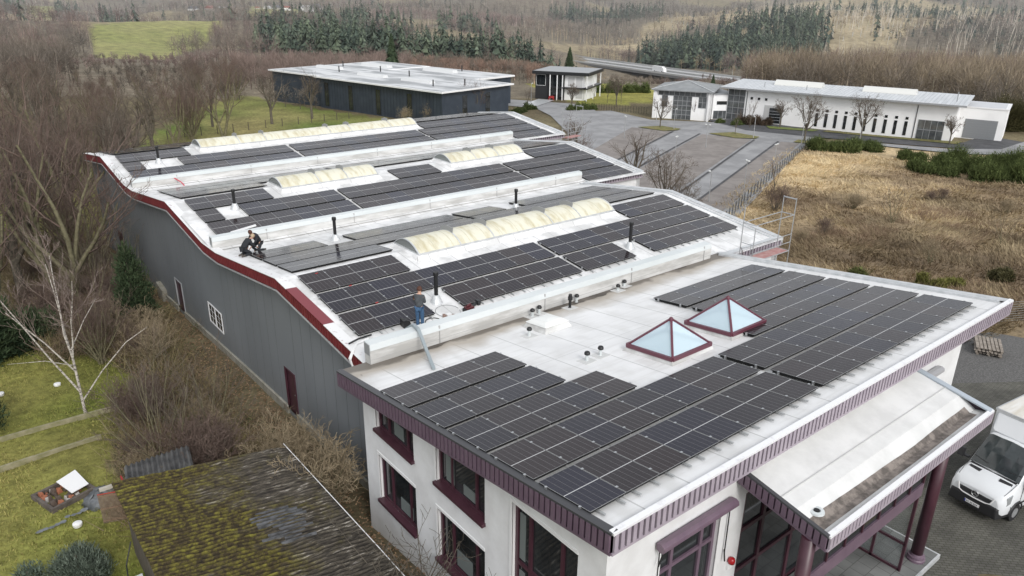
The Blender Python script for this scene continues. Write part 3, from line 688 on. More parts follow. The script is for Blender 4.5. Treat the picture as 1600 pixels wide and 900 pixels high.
for cx in (5.25, 12.95):
    c_ = MB(); c_.tube([(cx, -2.42, -6.6), (cx, -2.42, -1.75)], .185, 24); o = c_.build('column', M['plum'], office, smooth=False)
    me = o.data
    for p in me.polygons: p.use_smooth = len(p.vertices) == 4
    k = MB(); k.lathe((cx, -2.42, -6.6), [(.29, 0), (.29, .07), (.26, .10), (.26, .17), (.215, .19), (.19, .26)], 24); k.build('column_foot', M['plum_light'], o, off=office.location)
# glazed porch beam between the columns
pb = MB(); pb.box(5.5, 11.95, -2.45, -2.33, -3.62, -3.16); pb.box(5.5, 11.95, -2.45, -2.33, -2.42, -2.2); [pb.box(5.5 + k * .92 - .03, 5.5 + k * .92 + .03, -2.44, -2.34, -3.16, -2.42, 1) for k in range(8)]; beam_ = pb.build('porch_beam', [M['plum_light'], M['plum']], office)
pg = MB(); pg.box(5.5, 11.95, -2.40, -2.385, -3.16, -2.42); pg.build('pane', M['glass_dark'], beam_, off=office.location)
pf = MB()   # side screen of the porch
for y in (-2.36, -1.42, -.42): pf.box(11.9, 11.98, y - .04, y + .04, -6.6, -3.2)
for z in (-6.55, -5.55, -3.3): pf.box(11.9, 11.98, -2.36, -.42, z - .04, z + .04)
scr = pf.build('porch_screen', M['plum'], office)
pp = MB(); pp.box(11.935, 11.945, -2.36, -.42, -6.55, -3.25); pp.build('pane', sky_glass('clear_pane', (.25, .28, .28), .25), scr, off=office.location)
pl = MB(); pl.box(4.7, 13.75, -2.82, -.31, -6.79, -6.6); plo = pl.build('porch_floor', M['tiles'], office)
pe = MB(); pe.box(4.66, 13.79, -2.86, -2.80, -6.8, -6.595); pe.box(13.73, 13.79, -2.80, -.31, -6.8, -6.595); pe.build('edging', M['flash'], plo, off=office.location)
# awning boxes
def awning(x0, x1, z, m_):
    a_ = MB(); prof = [(.0, .08), (-.16, .10), (-.25, .05), (-.27, -.05), (-.22, -.13), (-.10, -.15), (0, -.10)]
    a_.prism([(x0, OY - .05 + p[0], z + p[1]) for p in prof], (x1 - x0, 0, 0)); return a_.build('awning', m_, office, bevel=.015)
aw = awning(1.98, 4.92, -1.72, M['plum_light'])
ar = MB(); ar.tube([(4.92, OY - .06, -1.9), (4.92, OY - .08, -3.55)], .018, 6); ar.tube([(4.92, OY - .06, -3.4), (4.92, OY - .12, -3.75)], .022, 6); ar.build('awning_arm', M['black'], aw, off=office.location)
ar = MB(); ar.tube([(2.1, OY - .2, -1.85), (2.0, OY - .16, -2.3)], .02, 6); ar.build('awning_arm', M['black'], aw, off=office.location)
ar = MB(); ar.beam((2.16, OY - .03, -1.95), (2.16, OY - .03, -6.0), .03, .02); ar.build('guide_rail', M['black'], aw, off=office.location)
awning(15.15, 16.85, -1.62, mat('grey_awning_box', (.33, .33, .345), .4))
br = MB(); br.tube([(15.0, OY - .05, -1.05), (15.0, OY - .35, -1.1), (15.0, OY - .4, -1.45)], .05, 8); br.box(14.93, 15.15, OY - .3, OY, -1.5, -1.25); br.build('downpipe', M['grey'], office)

# things on the office wall
be = empty('alarm_beacon', 'small red and white alarm beacon on the white wall beside the entrance', 'alarm', (5.3, OY, -4.0))
b_ = MB(); b_.box(5.22, 5.38, OY - .09, OY - .002, -4.26, -4.02); b_.build('housing', M['white'], be, bevel=.01)
b_ = MB(); b_.lathe((5.3, OY - .10, -4.03), [(.10, 0), (.105, .08), (.085, .15), (.03, .18)], 16); b_.build('lens', mat('red_lens', (.35, .01, .015), .2), be, smooth=True)

# ------------------------------------------------------------------ three-bay hall behind the office
AA = .1261; BT = 15.8143; BY0 = 14.5102; BZ0 = -1.6879; TB = tan(AA)
BR = [27.0, 33.1, 39.3]                      # right ends of the bays
PR = [25.74, 31.97, 37.93]                   # right ends of the module rows
UPR = [20.1, 27.2, 33.4]                     # right ends of the gutter parapets
VAL = [12.35, 28.35, 44.16, 58.2]; RID = [20.45 + BT * i for i in range(3)]
def hxl(y): return 1.0 - .0165 * (y - 20.4)
def hz(y):
    """height of the white roof skin (front slopes, back slopes)"""
    for i in range(3):
        if y <= VAL[i + 1] or i == 2:
            f = BZ0 - .12 + TB * (y - (BY0 + i * BT)); zr_ = BZ0 - .12 + TB * (RID[i] - (BY0 + i * BT))
            return f if y <= RID[i] else zr_ - TB * (y - RID[i])
hall = empty('industrial_hall', 'long grey clad hall with three low gables, dark red ribbed verge and white roof', 'industrial hall', (1.4, 12.4, -8.3))
ys = [VAL[0], RID[0], VAL[1], RID[1], VAL[2], RID[2], VAL[3]]
# outer walls
hw = MB()
def hwx(y): return hxl(y) + .42
LWO = []   # doors / window in the left wall: (y0, y1, z0, z1)
for (y0, y1, z0, z1) in ((37.4, 38.75, -8.65, -6.62), (30.05, 32.35, -7.35, -6.1), (20.6, 21.65, -8.2, -5.95), (12.5, 13.85, -8.35, -5.75), (51.9, 53.0, -9.1, -7.0)): LWO.append((y0, y1, z0, z1))
yy = sorted(set(ys) | {12.0} | {k for o in LWO for k in o[:2]} | {VAL[0] + .95 * k for k in range(50)})
for a, b in zip(yy, yy[1:]):
    if b > VAL[3]: break
    mid = (a + b) / 2; P = lambda y, z: (hwx(y), y, z)
    ta, tb = hz(a) - .2, hz(b) - .2
    z0 = -9.9
    hit = [o for o in LWO if o[0] <= mid <= o[1]]
    if hit:
        o = hit[0]; hw.quad(P(a, z0), P(b, z0), P(b, o[2]), P(a, o[2])); hw.quad(P(a, o[3]), P(b, o[3]), P(b, tb), P(a, ta))
    else: hw.quad(P(a, z0), P(b, z0), P(b, tb), P(a, ta))
for i in range(3):
    x = BR[i] - .35; a, r, b = VAL[i], RID[i], VAL[i + 1]
    hw.poly([(x, a, -11.4), (x, b, -11.4), (x, b, hz(b) - .2), (x, r, hz(r) - .2), (x, a, hz(a + .01) - .2)], 1)
    x0 = 19 if i == 0 else BR[i - 1] - .4
    hw.quad((x0, a + .35, -11.4), (x, a + .35, -11.4), (x, a + .35, hz(a + .4) - .3), (x0, a + .35, hz(a + .4) - .3), 1)
hw.quad((hwx(58), VAL[3], -11), (BR[2], VAL[3], -11), (BR[2], VAL[3], hz(58.1) - .1), (hwx(58), VAL[3], hz(58.1) - .1), 0)
for k in range(1, 48):
    y = VAL[0] + k * 1.0 + .0
    if any(o[0] - .05 < y < o[1] + .05 for o in LWO): continue
    hw.box(hwx(y) - .006, hwx(y) + .01, y - .008, y + .008, tz(.9, y) + .2, hz(y) - .42, 2)
hw.build('wall', [M['hall_wall'], M['render_wall'], M['seam']], hall)
pl = MB()
for a, b in zip(yy, yy[1:]):
    if b > 42.5: break
    if any(o[0] <= (a + b) / 2 <= o[1] and o[2] < -7.5 for o in LWO):
        if pl.v: pl.build('plinth', M['plinth'], hall); pl = MB()
        continue
    za, zb = tz(1.0, a), tz(1.0, b)
    pl.hexa([(hwx(a) - .10, a, za - .6), (hwx(a) + .05, a, za - .6), (hwx(b) + .05, b, zb - .6), (hwx(b) - .10, b, zb - .6)], [(hwx(a) - .10, a, za + .40), (hwx(a) + .05, a, za + .42), (hwx(b) + .05, b, zb + .42), (hwx(b) - .10, b, zb + .40)])
pl.build('plinth', M['plinth'], hall); pl = MB()
pl.hexa([(hwx(42) - .3, 41.3, -10), (hwx(42) + .05, 41.3, -10), (hwx(42) + .05, 42.6, -10), (hwx(42) - .3, 42.6, -10)], [(hwx(42) - .3, 41.3, -8.25), (hwx(42) + .05, 41.3, -8.25), (hwx(42) + .05, 42.6, -8.0), (hwx(42) - .3, 42.6, -8.0)])
pl.build('plinth_step', M['plinth'], hall)
for k, (y0, y1, z0, z1) in enumerate(LWO):
    if k == 1: continue
    d = MB(); x = hwx((y0 + y1) / 2) + .06; d.box(x, x + .05, y0, y1, z0 - .05, z1); o = d.build('door', M['plum'], hall)
    f = MB(); f.box(x - .10, x - .02, y0 - .06, y0, z0, z1 + .06); f.box(x - .10, x - .02, y1, y1 + .06, z0, z1 + .06); f.box(x - .10, x - .02, y0, y1, z1, z1 + .06)
    f.build('door_frame', M['plum'] if k else M['grey'], o)
    h_ = MB(); h_.box(x - .06, x, y0 + .1, y0 + .22, (z0 + z1) / 2 - .02, (z0 + z1) / 2 + .02); h_.build('handle', M['alu'], o)
y0, y1, z0, z1 = LWO[1]; x = hwx(31)
f = MB()
for a, b, c_, d in ((y0, y1, z0, z0 + .07), (y0, y1, z1 - .07, z1), (y0, y0 + .07, z0 + .07, z1 - .07), (y1 - .07, y1, z0 + .07, z1 - .07), ((y0 + y1) / 2 - .05, (y0 + y1) / 2 + .05, z0 + .07, z1 - .07)): f.box(x - .05, x - .01, a, b, c_, d)
for q in (.25, .75):
    yq = y0 + (y1 - y0) * q; f.box(x - .03, x - .012, yq - .006, yq + .006, z0 + .07, z1 - .1)
for q in (.36, .66):
    zq = z0 + (z1 - z0) * q; f.box(x - .029, x - .011, y0 + .07, y1 - .07, zq - .006, zq + .006)
wn_ = f.build('window', M['white'], hall); p_ = MB(); p_.box(x - .022, x - .015, y0 + .05, y1 - .05, z0 + .05, z1 - .05); p_.build('pane', M['glass_dark'], wn_)

# roof skins, bay by bay
hr = MB()
for i in range(3):
    for a, b in ((VAL[i] - (.3 if i else .05), RID[i]), (RID[i], VAL[i + 1] - .0)):
        n = 24
        e = 1e-3
        za, zb = (hz(a + .302 if i else a + .06) - TB * (.302 if i else .06), hz(b - e)) if b == RID[i] else (hz(a + e), hz(b - e))
        for k in range(n):
            def X(y, t): return hxl(y) + .05 + (BR[i] - .08 - hxl(y)) * t
            t0, t1 = k / n, (k + 1) / n
            hr.quad((X(a, t0), a, za), (X(a, t1), a, za), (X(b, t1), b, zb), (X(b, t0), b, zb))
hr.build('roof', M['membrane'], hall, fix=False)
# verge: dark red ribbed band following the gables on the left, pale capping
vb = MB(); cp0 = MB(); cp = MB(); cpr = MB()
fh = .54
pts = [(y, hz(min(max(y, VAL[0] + .01), 58.1))) for y in [10.55, 12.35, RID[0], 28.1, 30.2, RID[1], 44.0, 46.0, RID[2], 58.2]]
pts[0] = (11.2, hz(VAL[0] + .01) - TB * 1.1); pts[3] = (28.1, -1.99); pts[4] = (30.2, -2.0); pts[6] = (44.0, -1.99); pts[7] = (46.0, -2.0)
ribs = MB()
for (a, za), (b, zb) in zip(pts, pts[1:]):
    xa, xb = hxl(a), hxl(b)
    vb.hexa([(xa, a, za - fh + .06), (xa + .45, a, za - fh + .06), (xb + .45, b, zb - fh + .06), (xb, b, zb - fh + .06)], [(xa, a, za + .07), (xa + .06, a, za + .07), (xb + .06, b, zb + .07), (xb, b, zb + .07)], 1)
    n = max(1, int((b - a) / .22))
    for k in range(n):
        t0, t1 = (k + .16) / n, (k + .84) / n; ya, yb = a + (b - a) * t0, a + (b - a) * t1; z_a, z_b = za + (zb - za) * t0, za + (zb - za) * t1
        vb.hexa([(hxl(ya) - .035, ya, z_a - fh + .10), (hxl(ya), ya, z_a - fh + .10), (hxl(yb), yb, z_b - fh + .10), (hxl(yb) - .035, yb, z_b - fh + .10)], [(hxl(ya) - .035, ya, z_a + .03), (hxl(ya), ya, z_a + .03), (hxl(yb), yb, z_b + .03), (hxl(yb) - .035, yb, z_b + .03)], 0)
    segs = [(0, 1, 0)]
    if a == 12.35: segs = [(0, .44, 0), (.44, .86, 1), (.86, 1, 0)]
    for t0, t1, mm in segs:
        ya, yb = a + (b - a) * t0, a + (b - a) * t1; z_a, z_b = za + (zb - za) * t0, za + (zb - za) * t1
        (cpr if mm else cp0 if yb < 17.5 else cp).hexa([(hxl(ya) - .05, ya, z_a + .045), (hxl(ya) + .42, ya, z_a + .02), (hxl(yb) + .42, yb, z_b + .02), (hxl(yb) - .05, yb, z_b + .045)], [(hxl(ya) - .05, ya, z_a + .075), (hxl(ya) + .42, ya, z_a + .055), (hxl(yb) + .42, yb, z_b + .055), (hxl(yb) - .05, yb, z_b + .075)])
vo = vb.build('verge', [M['red_fascia'], M['red_slot']], hall)
PWC = mat('peeling_white_coping', (.76, .76, .76), .5, (.30, .17, .20), 2.6, .4, contrast=(.60, .70))
cp.build('coping', PWC, vo); cp0.build('coping', PWC, vo); cpr.build('bare_coping', mat('bare_red_coping', (.20, .035, .045), .5), vo)['label'] = 'stretch of verge coping with bare dark red paint'
de = MB()
for (a, za), (b, zb) in zip(pts, pts[1:]): de.hexa([(hxl(a) - .05, a, za - fh), (hxl(a) + .45, a, za - fh), (hxl(b) + .45, b, zb - fh), (hxl(b) - .05, b, zb - fh)], [(hxl(a) - .05, a, za - fh + .05), (hxl(a) + .45, a, za - fh + .05), (hxl(b) + .45, b, zb - fh + .05), (hxl(b) - .05, b, zb - fh + .05)])
de.build('drip_edge', M['flash'], vo)
# right-hand verges, eaves boards
for i in range(3):
    x = BR[i]; q = MB()
    a, r, b = VAL[i], RID[i], VAL[i + 1]
    for (y0, y1) in ((a, r), (r, b)):
        z0, z1 = (hz(a + .01), hz(r - .01)) if y0 == a else (hz(r + .01), hz(b - .01))
        q.hexa([(x - .28, y0, z0 - .03), (x, y0, z0 - .3), (x, y1, z1 - .3), (x - .28, y1, z1 - .03)], [(x - .28, y0, z0 + .06), (x, y0, z0 + .10), (x, y1, z1 + .10), (x - .28, y1, z1 + .06)])
        q.hexa([(x - .62, y0, z0 - .02), (x - .50, y0, z0 - .02), (x - .50, y1, z1 - .02), (x - .62, y1, z1 - .02)], [(x - .62, y0, z0 + .05), (x - .50, y0, z0 + .05), (x - .50, y1, z1 + .05), (x - .62, y1, z1 + .05)])
    q.build('verge', M['flash'], hall)
    x0 = RX1 + .25 if i == 0 else BR[i - 1] + .05
    if i: x0 = UPR[i]
    fascia(hall, 'eaves_fascia', (x0, a + .08, hz(a + .09) + .05), (x, a + .08, hz(a + .09) + .05), .45, (0, -1, 0), int((x - x0) / .26), M['mauve'], M['slot'], M['flash'], .6, .3)
# upstanding gutter parapets
for i in range(3):
    p = MB(); x0 = (1.03, .97, .80)[i]; x1 = UPR[i]; y = (12.08, 28.95, 44.75)[i]; zt = (-.93, -1.36, -1.36)[i]; zb = (-1.9, -2.25, -2.3)[i]; d = (.42, .36, .36)[i]
    p.box(x0, x1, y, y + d, zb, zt - .25); p.hexa([(x0, y - .03, zt - .25), (x1, y - .03, zt - .25), (x1, y + d, zt - .25), (x0, y + d, zt - .25)], [(x0, y + .03, zt - .03), (x1, y + .03, zt - .03), (x1, y + d, zt), (x0, y + d, zt)], 1)
    k = x0 + 2.9
    while k < x1: p.box(k - .012, k + .012, y - .036, y - .004, zb + .1, zt - .27, 2); p.box(k - .03, k + .03, y - .012, y + .04, zt - .24, zt - .06, 2); k += 5.2
    p.box(x0, x1, y - .006, y + .0, zt - .62, zt - .605, 2)
    po = p.build('gutter_parapet', [M['parapet'], M['white_metal'], mat('joint_grey_%d' % i, (.40, .40, .40), .6)], hall)
    c_ = MB(); c_.box(x0 - .02, x0 + .015, y + .02, y + d - .02, zt - .45, zt - .04); c_.build('end_plate', M['grey'], po)
    if i:   # wet black gutter line at the foot
        w_ = MB(); w_.quad((x0 + .3, y - .34, hz(y - .34) + .012), (x1, y - .34, hz(y - .34) + .012), (x1, y - .02, hz(y - .34) + .006), (x0 + .3, y - .02, hz(y - .34) + .006)); w_.build('gutter', mat('gutter_dirt_%d' % i, (.035, .03, .026), .5, (.30, .27, .24), .55, .5, stretch=(.4, 2, 1), contrast=(.42, .6)), po)
# downpipe at the corner beside the office, cable looped over the edge
dp = MB(); dp.tube([(.85, 12.75, -2.3), (1.05, 12.7, -3.4), (1.25, 12.6, -5.0), (1.28, 12.5, -8.0)], .07, 8); dp.build('downpipe', M['dark'], hall)

def slab_at(x, y, z0, name, label, cat, group=None): return empty(name, label, cat, (x, y, z0), 0, group)
# rooflights along the ridges
def rooflight(i, x0, x1, splits, label, gi):
    ri = RID[i]; yc = ri + .0; wd = 1.13; zb = hz(ri) - .22; zc = hz(ri) + .08
    t = empty('ridge_rooflight', label, 'rooflight', (x0, yc, hz(ri)), 0, 'arched rooflights along the hall ridges')
    c = MB()
    for s in (-1, 1):
        c.hexa([(x0 - .25, yc + s * (wd + .32), zb - .02), (x1 + .25, yc + s * (wd + .32), zb - .02), (x1 + .05, yc + s * wd, zb), (x0 - .05, yc + s * wd, zb)], [(x0 - .02, yc + s * (wd + .02), zc), (x1 + .02, yc + s * (wd + .02), zc), (x1 + .02, yc + s * (wd - .06), zc), (x0 - .02, yc + s * (wd - .06), zc)])
    for xx, s in ((x0, -1), (x1, 1)): c.hexa([(xx + s * .22, yc - wd, zb), (xx, yc - wd, zb), (xx, yc + wd, zb), (xx + s * .22, yc + wd, zb)], [(xx + s * .02, yc - wd, zc), (xx - s * .05, yc - wd, zc), (xx - s * .05, yc + wd, zc), (xx + s * .02, yc + wd, zc)])
    c.build('curb', M['membrane'], t)
    rise = .44; R_ = (wd * wd + rise * rise) / (2 * rise); th = math.asin(wd / R_); N_ = 14
    def arc(x, f=1.0, dz=0.0):
        return [(x, yc + R_ * sin(-th + 2 * th * k / N_) * f, zc + .03 + dz + R_ * cos(-th + 2 * th * k / N_) * f - R_ * cos(th) * f) for k in range(N_ + 1)]
    v = MB(); A, B = arc(x0 + .03), arc(x1 - .03)
    nseg = max(2, int((x1 - x0) / 1.0))
    for q in range(nseg):
        A = arc(x0 + .03 + (x1 - x0 - .06) * q / nseg); B = arc(x0 + .03 + (x1 - x0 - .06) * (q + 1) / nseg)
        for k in range(N_): v.quad(A[k], B[k], B[k + 1], A[k + 1])
    v.build('vault', M['vault'], t, smooth=True)
    for xx in (x0 + .04, x1 - .04):
        e = MB(); e.poly(arc(xx)); e.build('end_pane', M['smoked'], t)
    rb = MB(); BARM = mat('bar_%d_%d' % (i, gi), (.60, .58, .46), .5)
    for q in range(1, nseg):
        smr = MB()
        A = arc(x0 + .03 + (x1 - x0 - .06) * q / nseg, 1.004)
        for k in range(N_): smr.beam(A[k], A[k + 1], .035, .02)
        smr.build('glazing_bar', BARM, t)
    for xx in [x0 + .03, x1 - .03] + splits:
        A = arc(xx, 1.008)
        for k in range(N_): rb.beam(A[k], A[k + 1], .07, .035)
    for s in (-1, 1): rb.box(x0, x1, yc + s * wd - .05, yc + s * wd + .05, zc - .02, zc + .055)
    rb.box(x0 - .02, x0 + .05, yc - wd, yc + wd, zc - .02, zc + .05); rb.box(x1 - .05, x1 + .02, yc - wd, yc + wd, zc - .02, zc + .05)
    rb.build('frame', M['flash'], t)
    for xx in splits:     # upright wind deflector of each vent flap
        f = MB(); A = arc(xx, 1.02)
        for k0, k1 in ((5, 8), (8, 11)):
            a, b = Vector(A[k0]), Vector(A[k1]); up_ = Vector((.05, 0, .24)); t_ = Vector((.02, 0, 0)); f.hexa([a - t_, a + t_, b + t_, b - t_], [a - t_ + up_, a + t_ + up_, b + t_ + up_, b - t_ + up_])
        f.build('wind_deflector', M['deflector'], t)
    return t
rooflight(0, 7.5, 20.6, [9.95, 12.0, 15.95, 18.0], 'longest near arched yellowed rooflight on the first hall ridge', 0)
rooflight(1, 7.35, 14.1, [9.9, 11.9], 'left short arched rooflight on the middle hall ridge', 1)
rooflight(1, 20.0, 26.8, [22.3, 24.4], 'right short arched rooflight on the middle hall ridge', 2)
rooflight(2, 7.3, 26.9, [10.4, 12.6, 18.3, 20.3, 24.2], 'far long arched rooflight on the rear hall ridge', 3)
# flues
def flue(x, y, h, label, r=.085):
    z = hz(y); t = empty('flue_pipe', label, 'flue', (x, y, z), 0, 'black flues on the hall roof')
    b = MB(); b.lathe((x, y, z - .03), [(.30, 0), (.26, .05), (.13, .34), (.095, .36)], 16); b.build('boot', M['flash'], t, smooth=False)
    p = MB(); p.tube([(x, y, z + .3), (x, y, z + h)], r, 14); p.build('pipe', M['black'], t)
    c = MB(); c.lathe((x, y, z + h - .1), [(r + .025, 0), (r + .03, .1), (r + .02, .16)], 14); c.build('collar', M['black'], t)
flue(5.98, 15.47, 1.30, 'black flue beside the standing worker on the near hall slope')
flue(17.95, 15.56, 1.32, 'black flue near the right end of the near hall slope')
flue(17.65, 24.65, 1.15, 'black flue on the rear slope right of the long rooflight centre')
flue(6.42, 25.93, 1.20, 'black flue on the rear slope left, behind the near modules')
flue(3.88, 33.74, 1.1, 'black flue in the gap at the left of the middle hall slope')
flue(3.78, 49.41, 1.15, 'black flue in the gap at the left of the rear hall slope')
# small vents on the office roof
def vent(x, y, label, h=.26, r=.055, cap=True, plate=True, black=False):
    z = rz(y); t = empty('roof_vent', label, 'roof vent', (x, y, z), 0, 'small pipe vents on the office roof')
    if plate:
        p = MB(); p.hexa([RP(x - .26, y - .26, -.148), RP(x + .26, y - .26, -.148), RP(x + .26, y + .26, -.148), RP(x - .26, y + .26, -.148)], [RP(x - .25, y - .25, -.135), RP(x + .25, y - .25, -.135), RP(x + .25, y + .25, -.135), RP(x - .25, y + .25, -.135)]); p.build('flange', mat('flange', (.60, .60, .59), .5), t)
    p = MB(); p.lathe((x, y, z), [(r + .03, 0), (r, .03), (r, h)], 12); p.build('pipe', M['black'] if black else M['white_metal'], t)
    c = MB()
    if black: c.lathe((x, y, z + h), [(.07, 0), (.10, .03), (.10, .17), (.075, .19), (.075, .26), (.06, .28)], 14)
    else: c.lathe((x, y, z + h - .01), [(.10, 0), (.105, .05), (.08, .10), (.03, .125)], 14)
    c.build('cap', M['black'], t)
vent(6.68, 10.13, 'lone capped vent left of the small dome rooflight')
vent(8.24, 11.81, 'left one of the vent pair at the gutter')
vent(8.69, 11.91, 'right one of the vent pair at the gutter')
vent(10.03, 11.51, 'tall black vent pipe at the gutter', .34, .06, black=True)
vent(10.76, 11.88, 'short vent right beside the tall black vent pipe', plate=False)
vent(13.1, 11.71, 'left one of the far vent pair below the parapet', .2)
vent(13.79, 11.98, 'right one of the far vent pair below the parapet', .2)
vent(6.38, 6.71, 'left one of the capped vent pair left of the pyramids')
vent(7.04, 6.73, 'right one of the capped vent pair left of the pyramids')
# dome rooflight
t = empty('dome_rooflight', 'small white square dome rooflight on the office roof', 'rooflight', (7.85, 10.45, rz(10.45)))
c = MB(); a = .62; q = lambda s, z: [(7.85 - s, 10.45 - s, rz(10.45 - s) + z), (7.85 + s, 10.45 - s, rz(10.45 - s) + z), (7.85 + s, 10.45 + s, rz(10.45 + s) + z), (7.85 - s, 10.45 + s, rz(10.45 + s) + z)]
c.hexa(q(.72, -.05), q(.56, .2)); c.build('curb', M['parapet'], t)
c = MB(); c.hexa(q(.60, .2), q(.60, .25)); c.hexa(q(.57, .25), q(.40, .36)); c.hexa(q(.40, .36), q(.16, .40)); c.build('dome', mat('opal_dome', (.78, .79, .77), .3), t, bevel=.03)
# pyramid rooflights
def pyramid(x0, x1, y0, y1, label):
    cx, cy = (x0 + x1) / 2, (y0 + y1) / 2; t = empty('pyramid_rooflight', label, 'rooflight', (cx, cy, rz(cy)), 0, 'glass pyramids on the office roof')
    zb = lambda y, d: rz(y) + d
    R4 = lambda s, d, f=0: [(x0 - s, y0 - s, zb(y0, d)), (x1 + s, y0 - s, zb(y0, d)), (x1 + s, y1 + s, zb(y1, d)), (x0 - s, y1 + s, zb(y1, d))]
    c = MB(); c.hexa(R4(.16, -.04), R4(.03, .17)); c.build('curb', M['parapet'], t)
    apex = Vector((cx, cy, zb(cy, .17) + 1.0)); b = [Vector(p) for p in R4(.04, .20)]
    f = MB()
    for k in range(4): f.beam(b[k], b[(k + 1) % 4], .10, .13); f.beam(b[k], apex, .075, .075)
    f.lathe((apex.x, apex.y, apex.z - .06), [(.10, 0), (.06, .1), (.01, .13)], 10); f.build('frame', mat('burgundy_frame', (.12, .034, .052), .35), t)
    w_ = MB(); n_ = [Vector(p) for p in R4(-.12, .19)]; dn = Vector((0, 0, -.05))
    w_.poly([p + dn for p in n_]); w_.build('well', mat('pale_well', (.62, .70, .72), .8), t)
    for k in range(4):
        g = MB(); g.poly([b[k], b[(k + 1) % 4], apex]); g.build('pane', M['pyr_glass'], t)
pyramid(8.03, 9.95, 4.42, 6.36, 'left near glass pyramid with burgundy frame on the office roof')
pyramid(11.2, 13.12, 4.42, 6.40, 'right glass pyramid with burgundy frame nearer the modules')

# ------------------------------------------------------------------ solar modules
PW, PD, PP = 1.134, 1.762, 1.148
def panel_mesh():
    me = bpy.data.meshes.new('solar_panel'); v = []; f = []; mi = []; uv = []
    def box(x0, x1, y0, y1, z0, z1, m, mt=None):
        o = len(v); v.extend([(x0, y0, z0), (x1, y0, z0), (x1, y1, z0), (x0, y1, z0), (x0, y0, z1), (x1, y0, z1), (x1, y1, z1), (x0, y1, z1)])
        for q in [(0, 3, 2, 1), (4, 5, 6, 7), (0, 1, 5, 4), (1, 2, 6, 5), (2, 3, 7, 6), (3, 0, 4, 7)]:
            f.append(tuple(o + k for k in q)); mi.append(m); uv.extend([(0, 0)] * 4)
    e = .011
    box(0, PW, 0, e, -.035, 0, 0); box(0, PW, PD - e, PD, -.035, 0, 0); box(0, e, e, PD - e, -.035, 0, 0); box(PW - e, PW, e, PD - e, -.035, 0, 0)
    for (x0, x1, y0, y1) in ((-.001, .008, .0, PD), (PW - .008, PW + .001, 0, PD), (0, PW, -.001, .007)):      # bare bright edge of the frame
        box(x0, x1, y0, y1, -.004, .0012, 2)
    o = len(v); v.extend([(e, e, -.002), (PW - e, e, -.002), (PW - e, PD - e, -.002), (e, PD - e, -.002)]); f.append((o, o + 1, o + 2, o + 3)); mi.append(1); uv.extend([(0, 0), (1, 0), (1, 1), (0, 1)])
    me.from_pydata(v, [], f)
    for k in ('frame', 'cells', 'frame_edge'): me.materials.append(M[k])
    me.polygons.foreach_set('material_index', mi)
    u = me.uv_layers.new(name='UVMap'); u.data.foreach_set('uv', [c for p in uv for c in p]); me.update()
    return me
PM = panel_mesh()
def small(name, boxes, mt):
    b = MB()
    for q in boxes: b.box(*q)
    o = b.build(name, mt); COL.objects.unlink(o); me = o.data; bpy.data.objects.remove(o); return me
CLAMP = small('clamp', [(PW - .03, PW + .045, .28, .34, -.03, .016), (PW - .03, PW + .045, 1.44, 1.50, -.03, .016)], M['alu'])
CLAMP1 = small('clamp', [(PW - .03, PW + .045, .28, .34, -.03, .016)], M['alu']); CLAMP2 = small('clamp', [(PW - .03, PW + .045, 1.44, 1.50, -.03, .016)], M['alu'])
ENDCL = [small('clamp', [(-.05, .012, y, y + .06, -.10, .012)], M['alu']) for y in (.28, 1.44)]
RAIL = [small('mounting_rail', [(x, x + .05, -.22, .3, -.10, -.06)], mat('rail_%d' % k, (.46, .47, .47), .4, metal=.5)) for k, x in enumerate((.22, .86))]
SHADE_BLOCK = small('shade_gap', [(.02, PW - .02, .06, PD - .06, -.105, -.036)], mat('under_module_black', (.006, .006, .006), .9))  # black block standing in for the shade under a module
rest = []      # far rows that are built as one piece
count = [0]
def put(x, y, z, tilt, sxk, label, group, detail, bottom, first):
    if count[0] >= 300: rest.append((x, y, z, tilt, sxk)); return
    count[0] += 1
    o = bpy.data.objects.new('solar_panel', PM); COL.objects.link(o)
    o.location = (x, y, z); o.rotation_euler = (tilt, 0, 0); o.scale = (sxk, 1, 1)
    tag(o, label, 'solar panel', group)
    def kid(name, me):
        c = bpy.data.objects.new(name, me); COL.objects.link(c); c.parent = o
    kid('under_module_shade', SHADE_BLOCK)
    if detail:
        kid('clamp', CLAMP1); kid('clamp', CLAMP2)
        if first: kid('clamp', ENDCL[0]); kid('clamp', ENDCL[1])
        if bottom: kid('mounting_rail', RAIL[0]); kid('mounting_rail', RAIL[1])
def row(x0, x1, y, z, tilt, where, group, detail=False, bottom=False, flip=False):
    n = max(1, round((x1 - x0) / PP)); s = (x1 - x0) / n
    for k in range(n):
        put(x0 + k * s, y, z, tilt, s / PP, 'solar panel, %s from left in %s' % (ORD[k], where), group, detail, bottom, k == 0)
PY = 1.940
RN = ['front', 'second', 'middle', 'fourth', 'rear']
for r, n in enumerate((8, 8, 5, 4, 4)):
    y = r * PY; row(0, n * 1.152, y, TY * y, TA, '%s row of office roof left array' % RN[r], 'office roof solar panels, left array', True, r == 0)
for r, n in enumerate((9, 9, 7, 6, 6)):
    y = r * PY; x1 = 19.82; row(x1 - n * 1.150, x1, y, TY * y, TA, '%s row of office roof right array' % RN[r], 'office roof solar panels, right array', True, r == 0)
BN = ['near', 'middle', 'rear']
HB = ['lower', 'middle', 'upper', 'edge']
def pf(i, r):    # lower edge of front row r of bay i
    s = r * 1.96; return BY0 + i * BT + s * cos(AA), BZ0 + s * sin(AA)
def pb(i, r):    # upper edge near the ridge, rear slope; row r counted from the ridge
    s = .38 + r * 1.90; y = RID[i] + s * cos(AA); z = hz(RID[i]) + .12 - s * sin(AA); return y, z
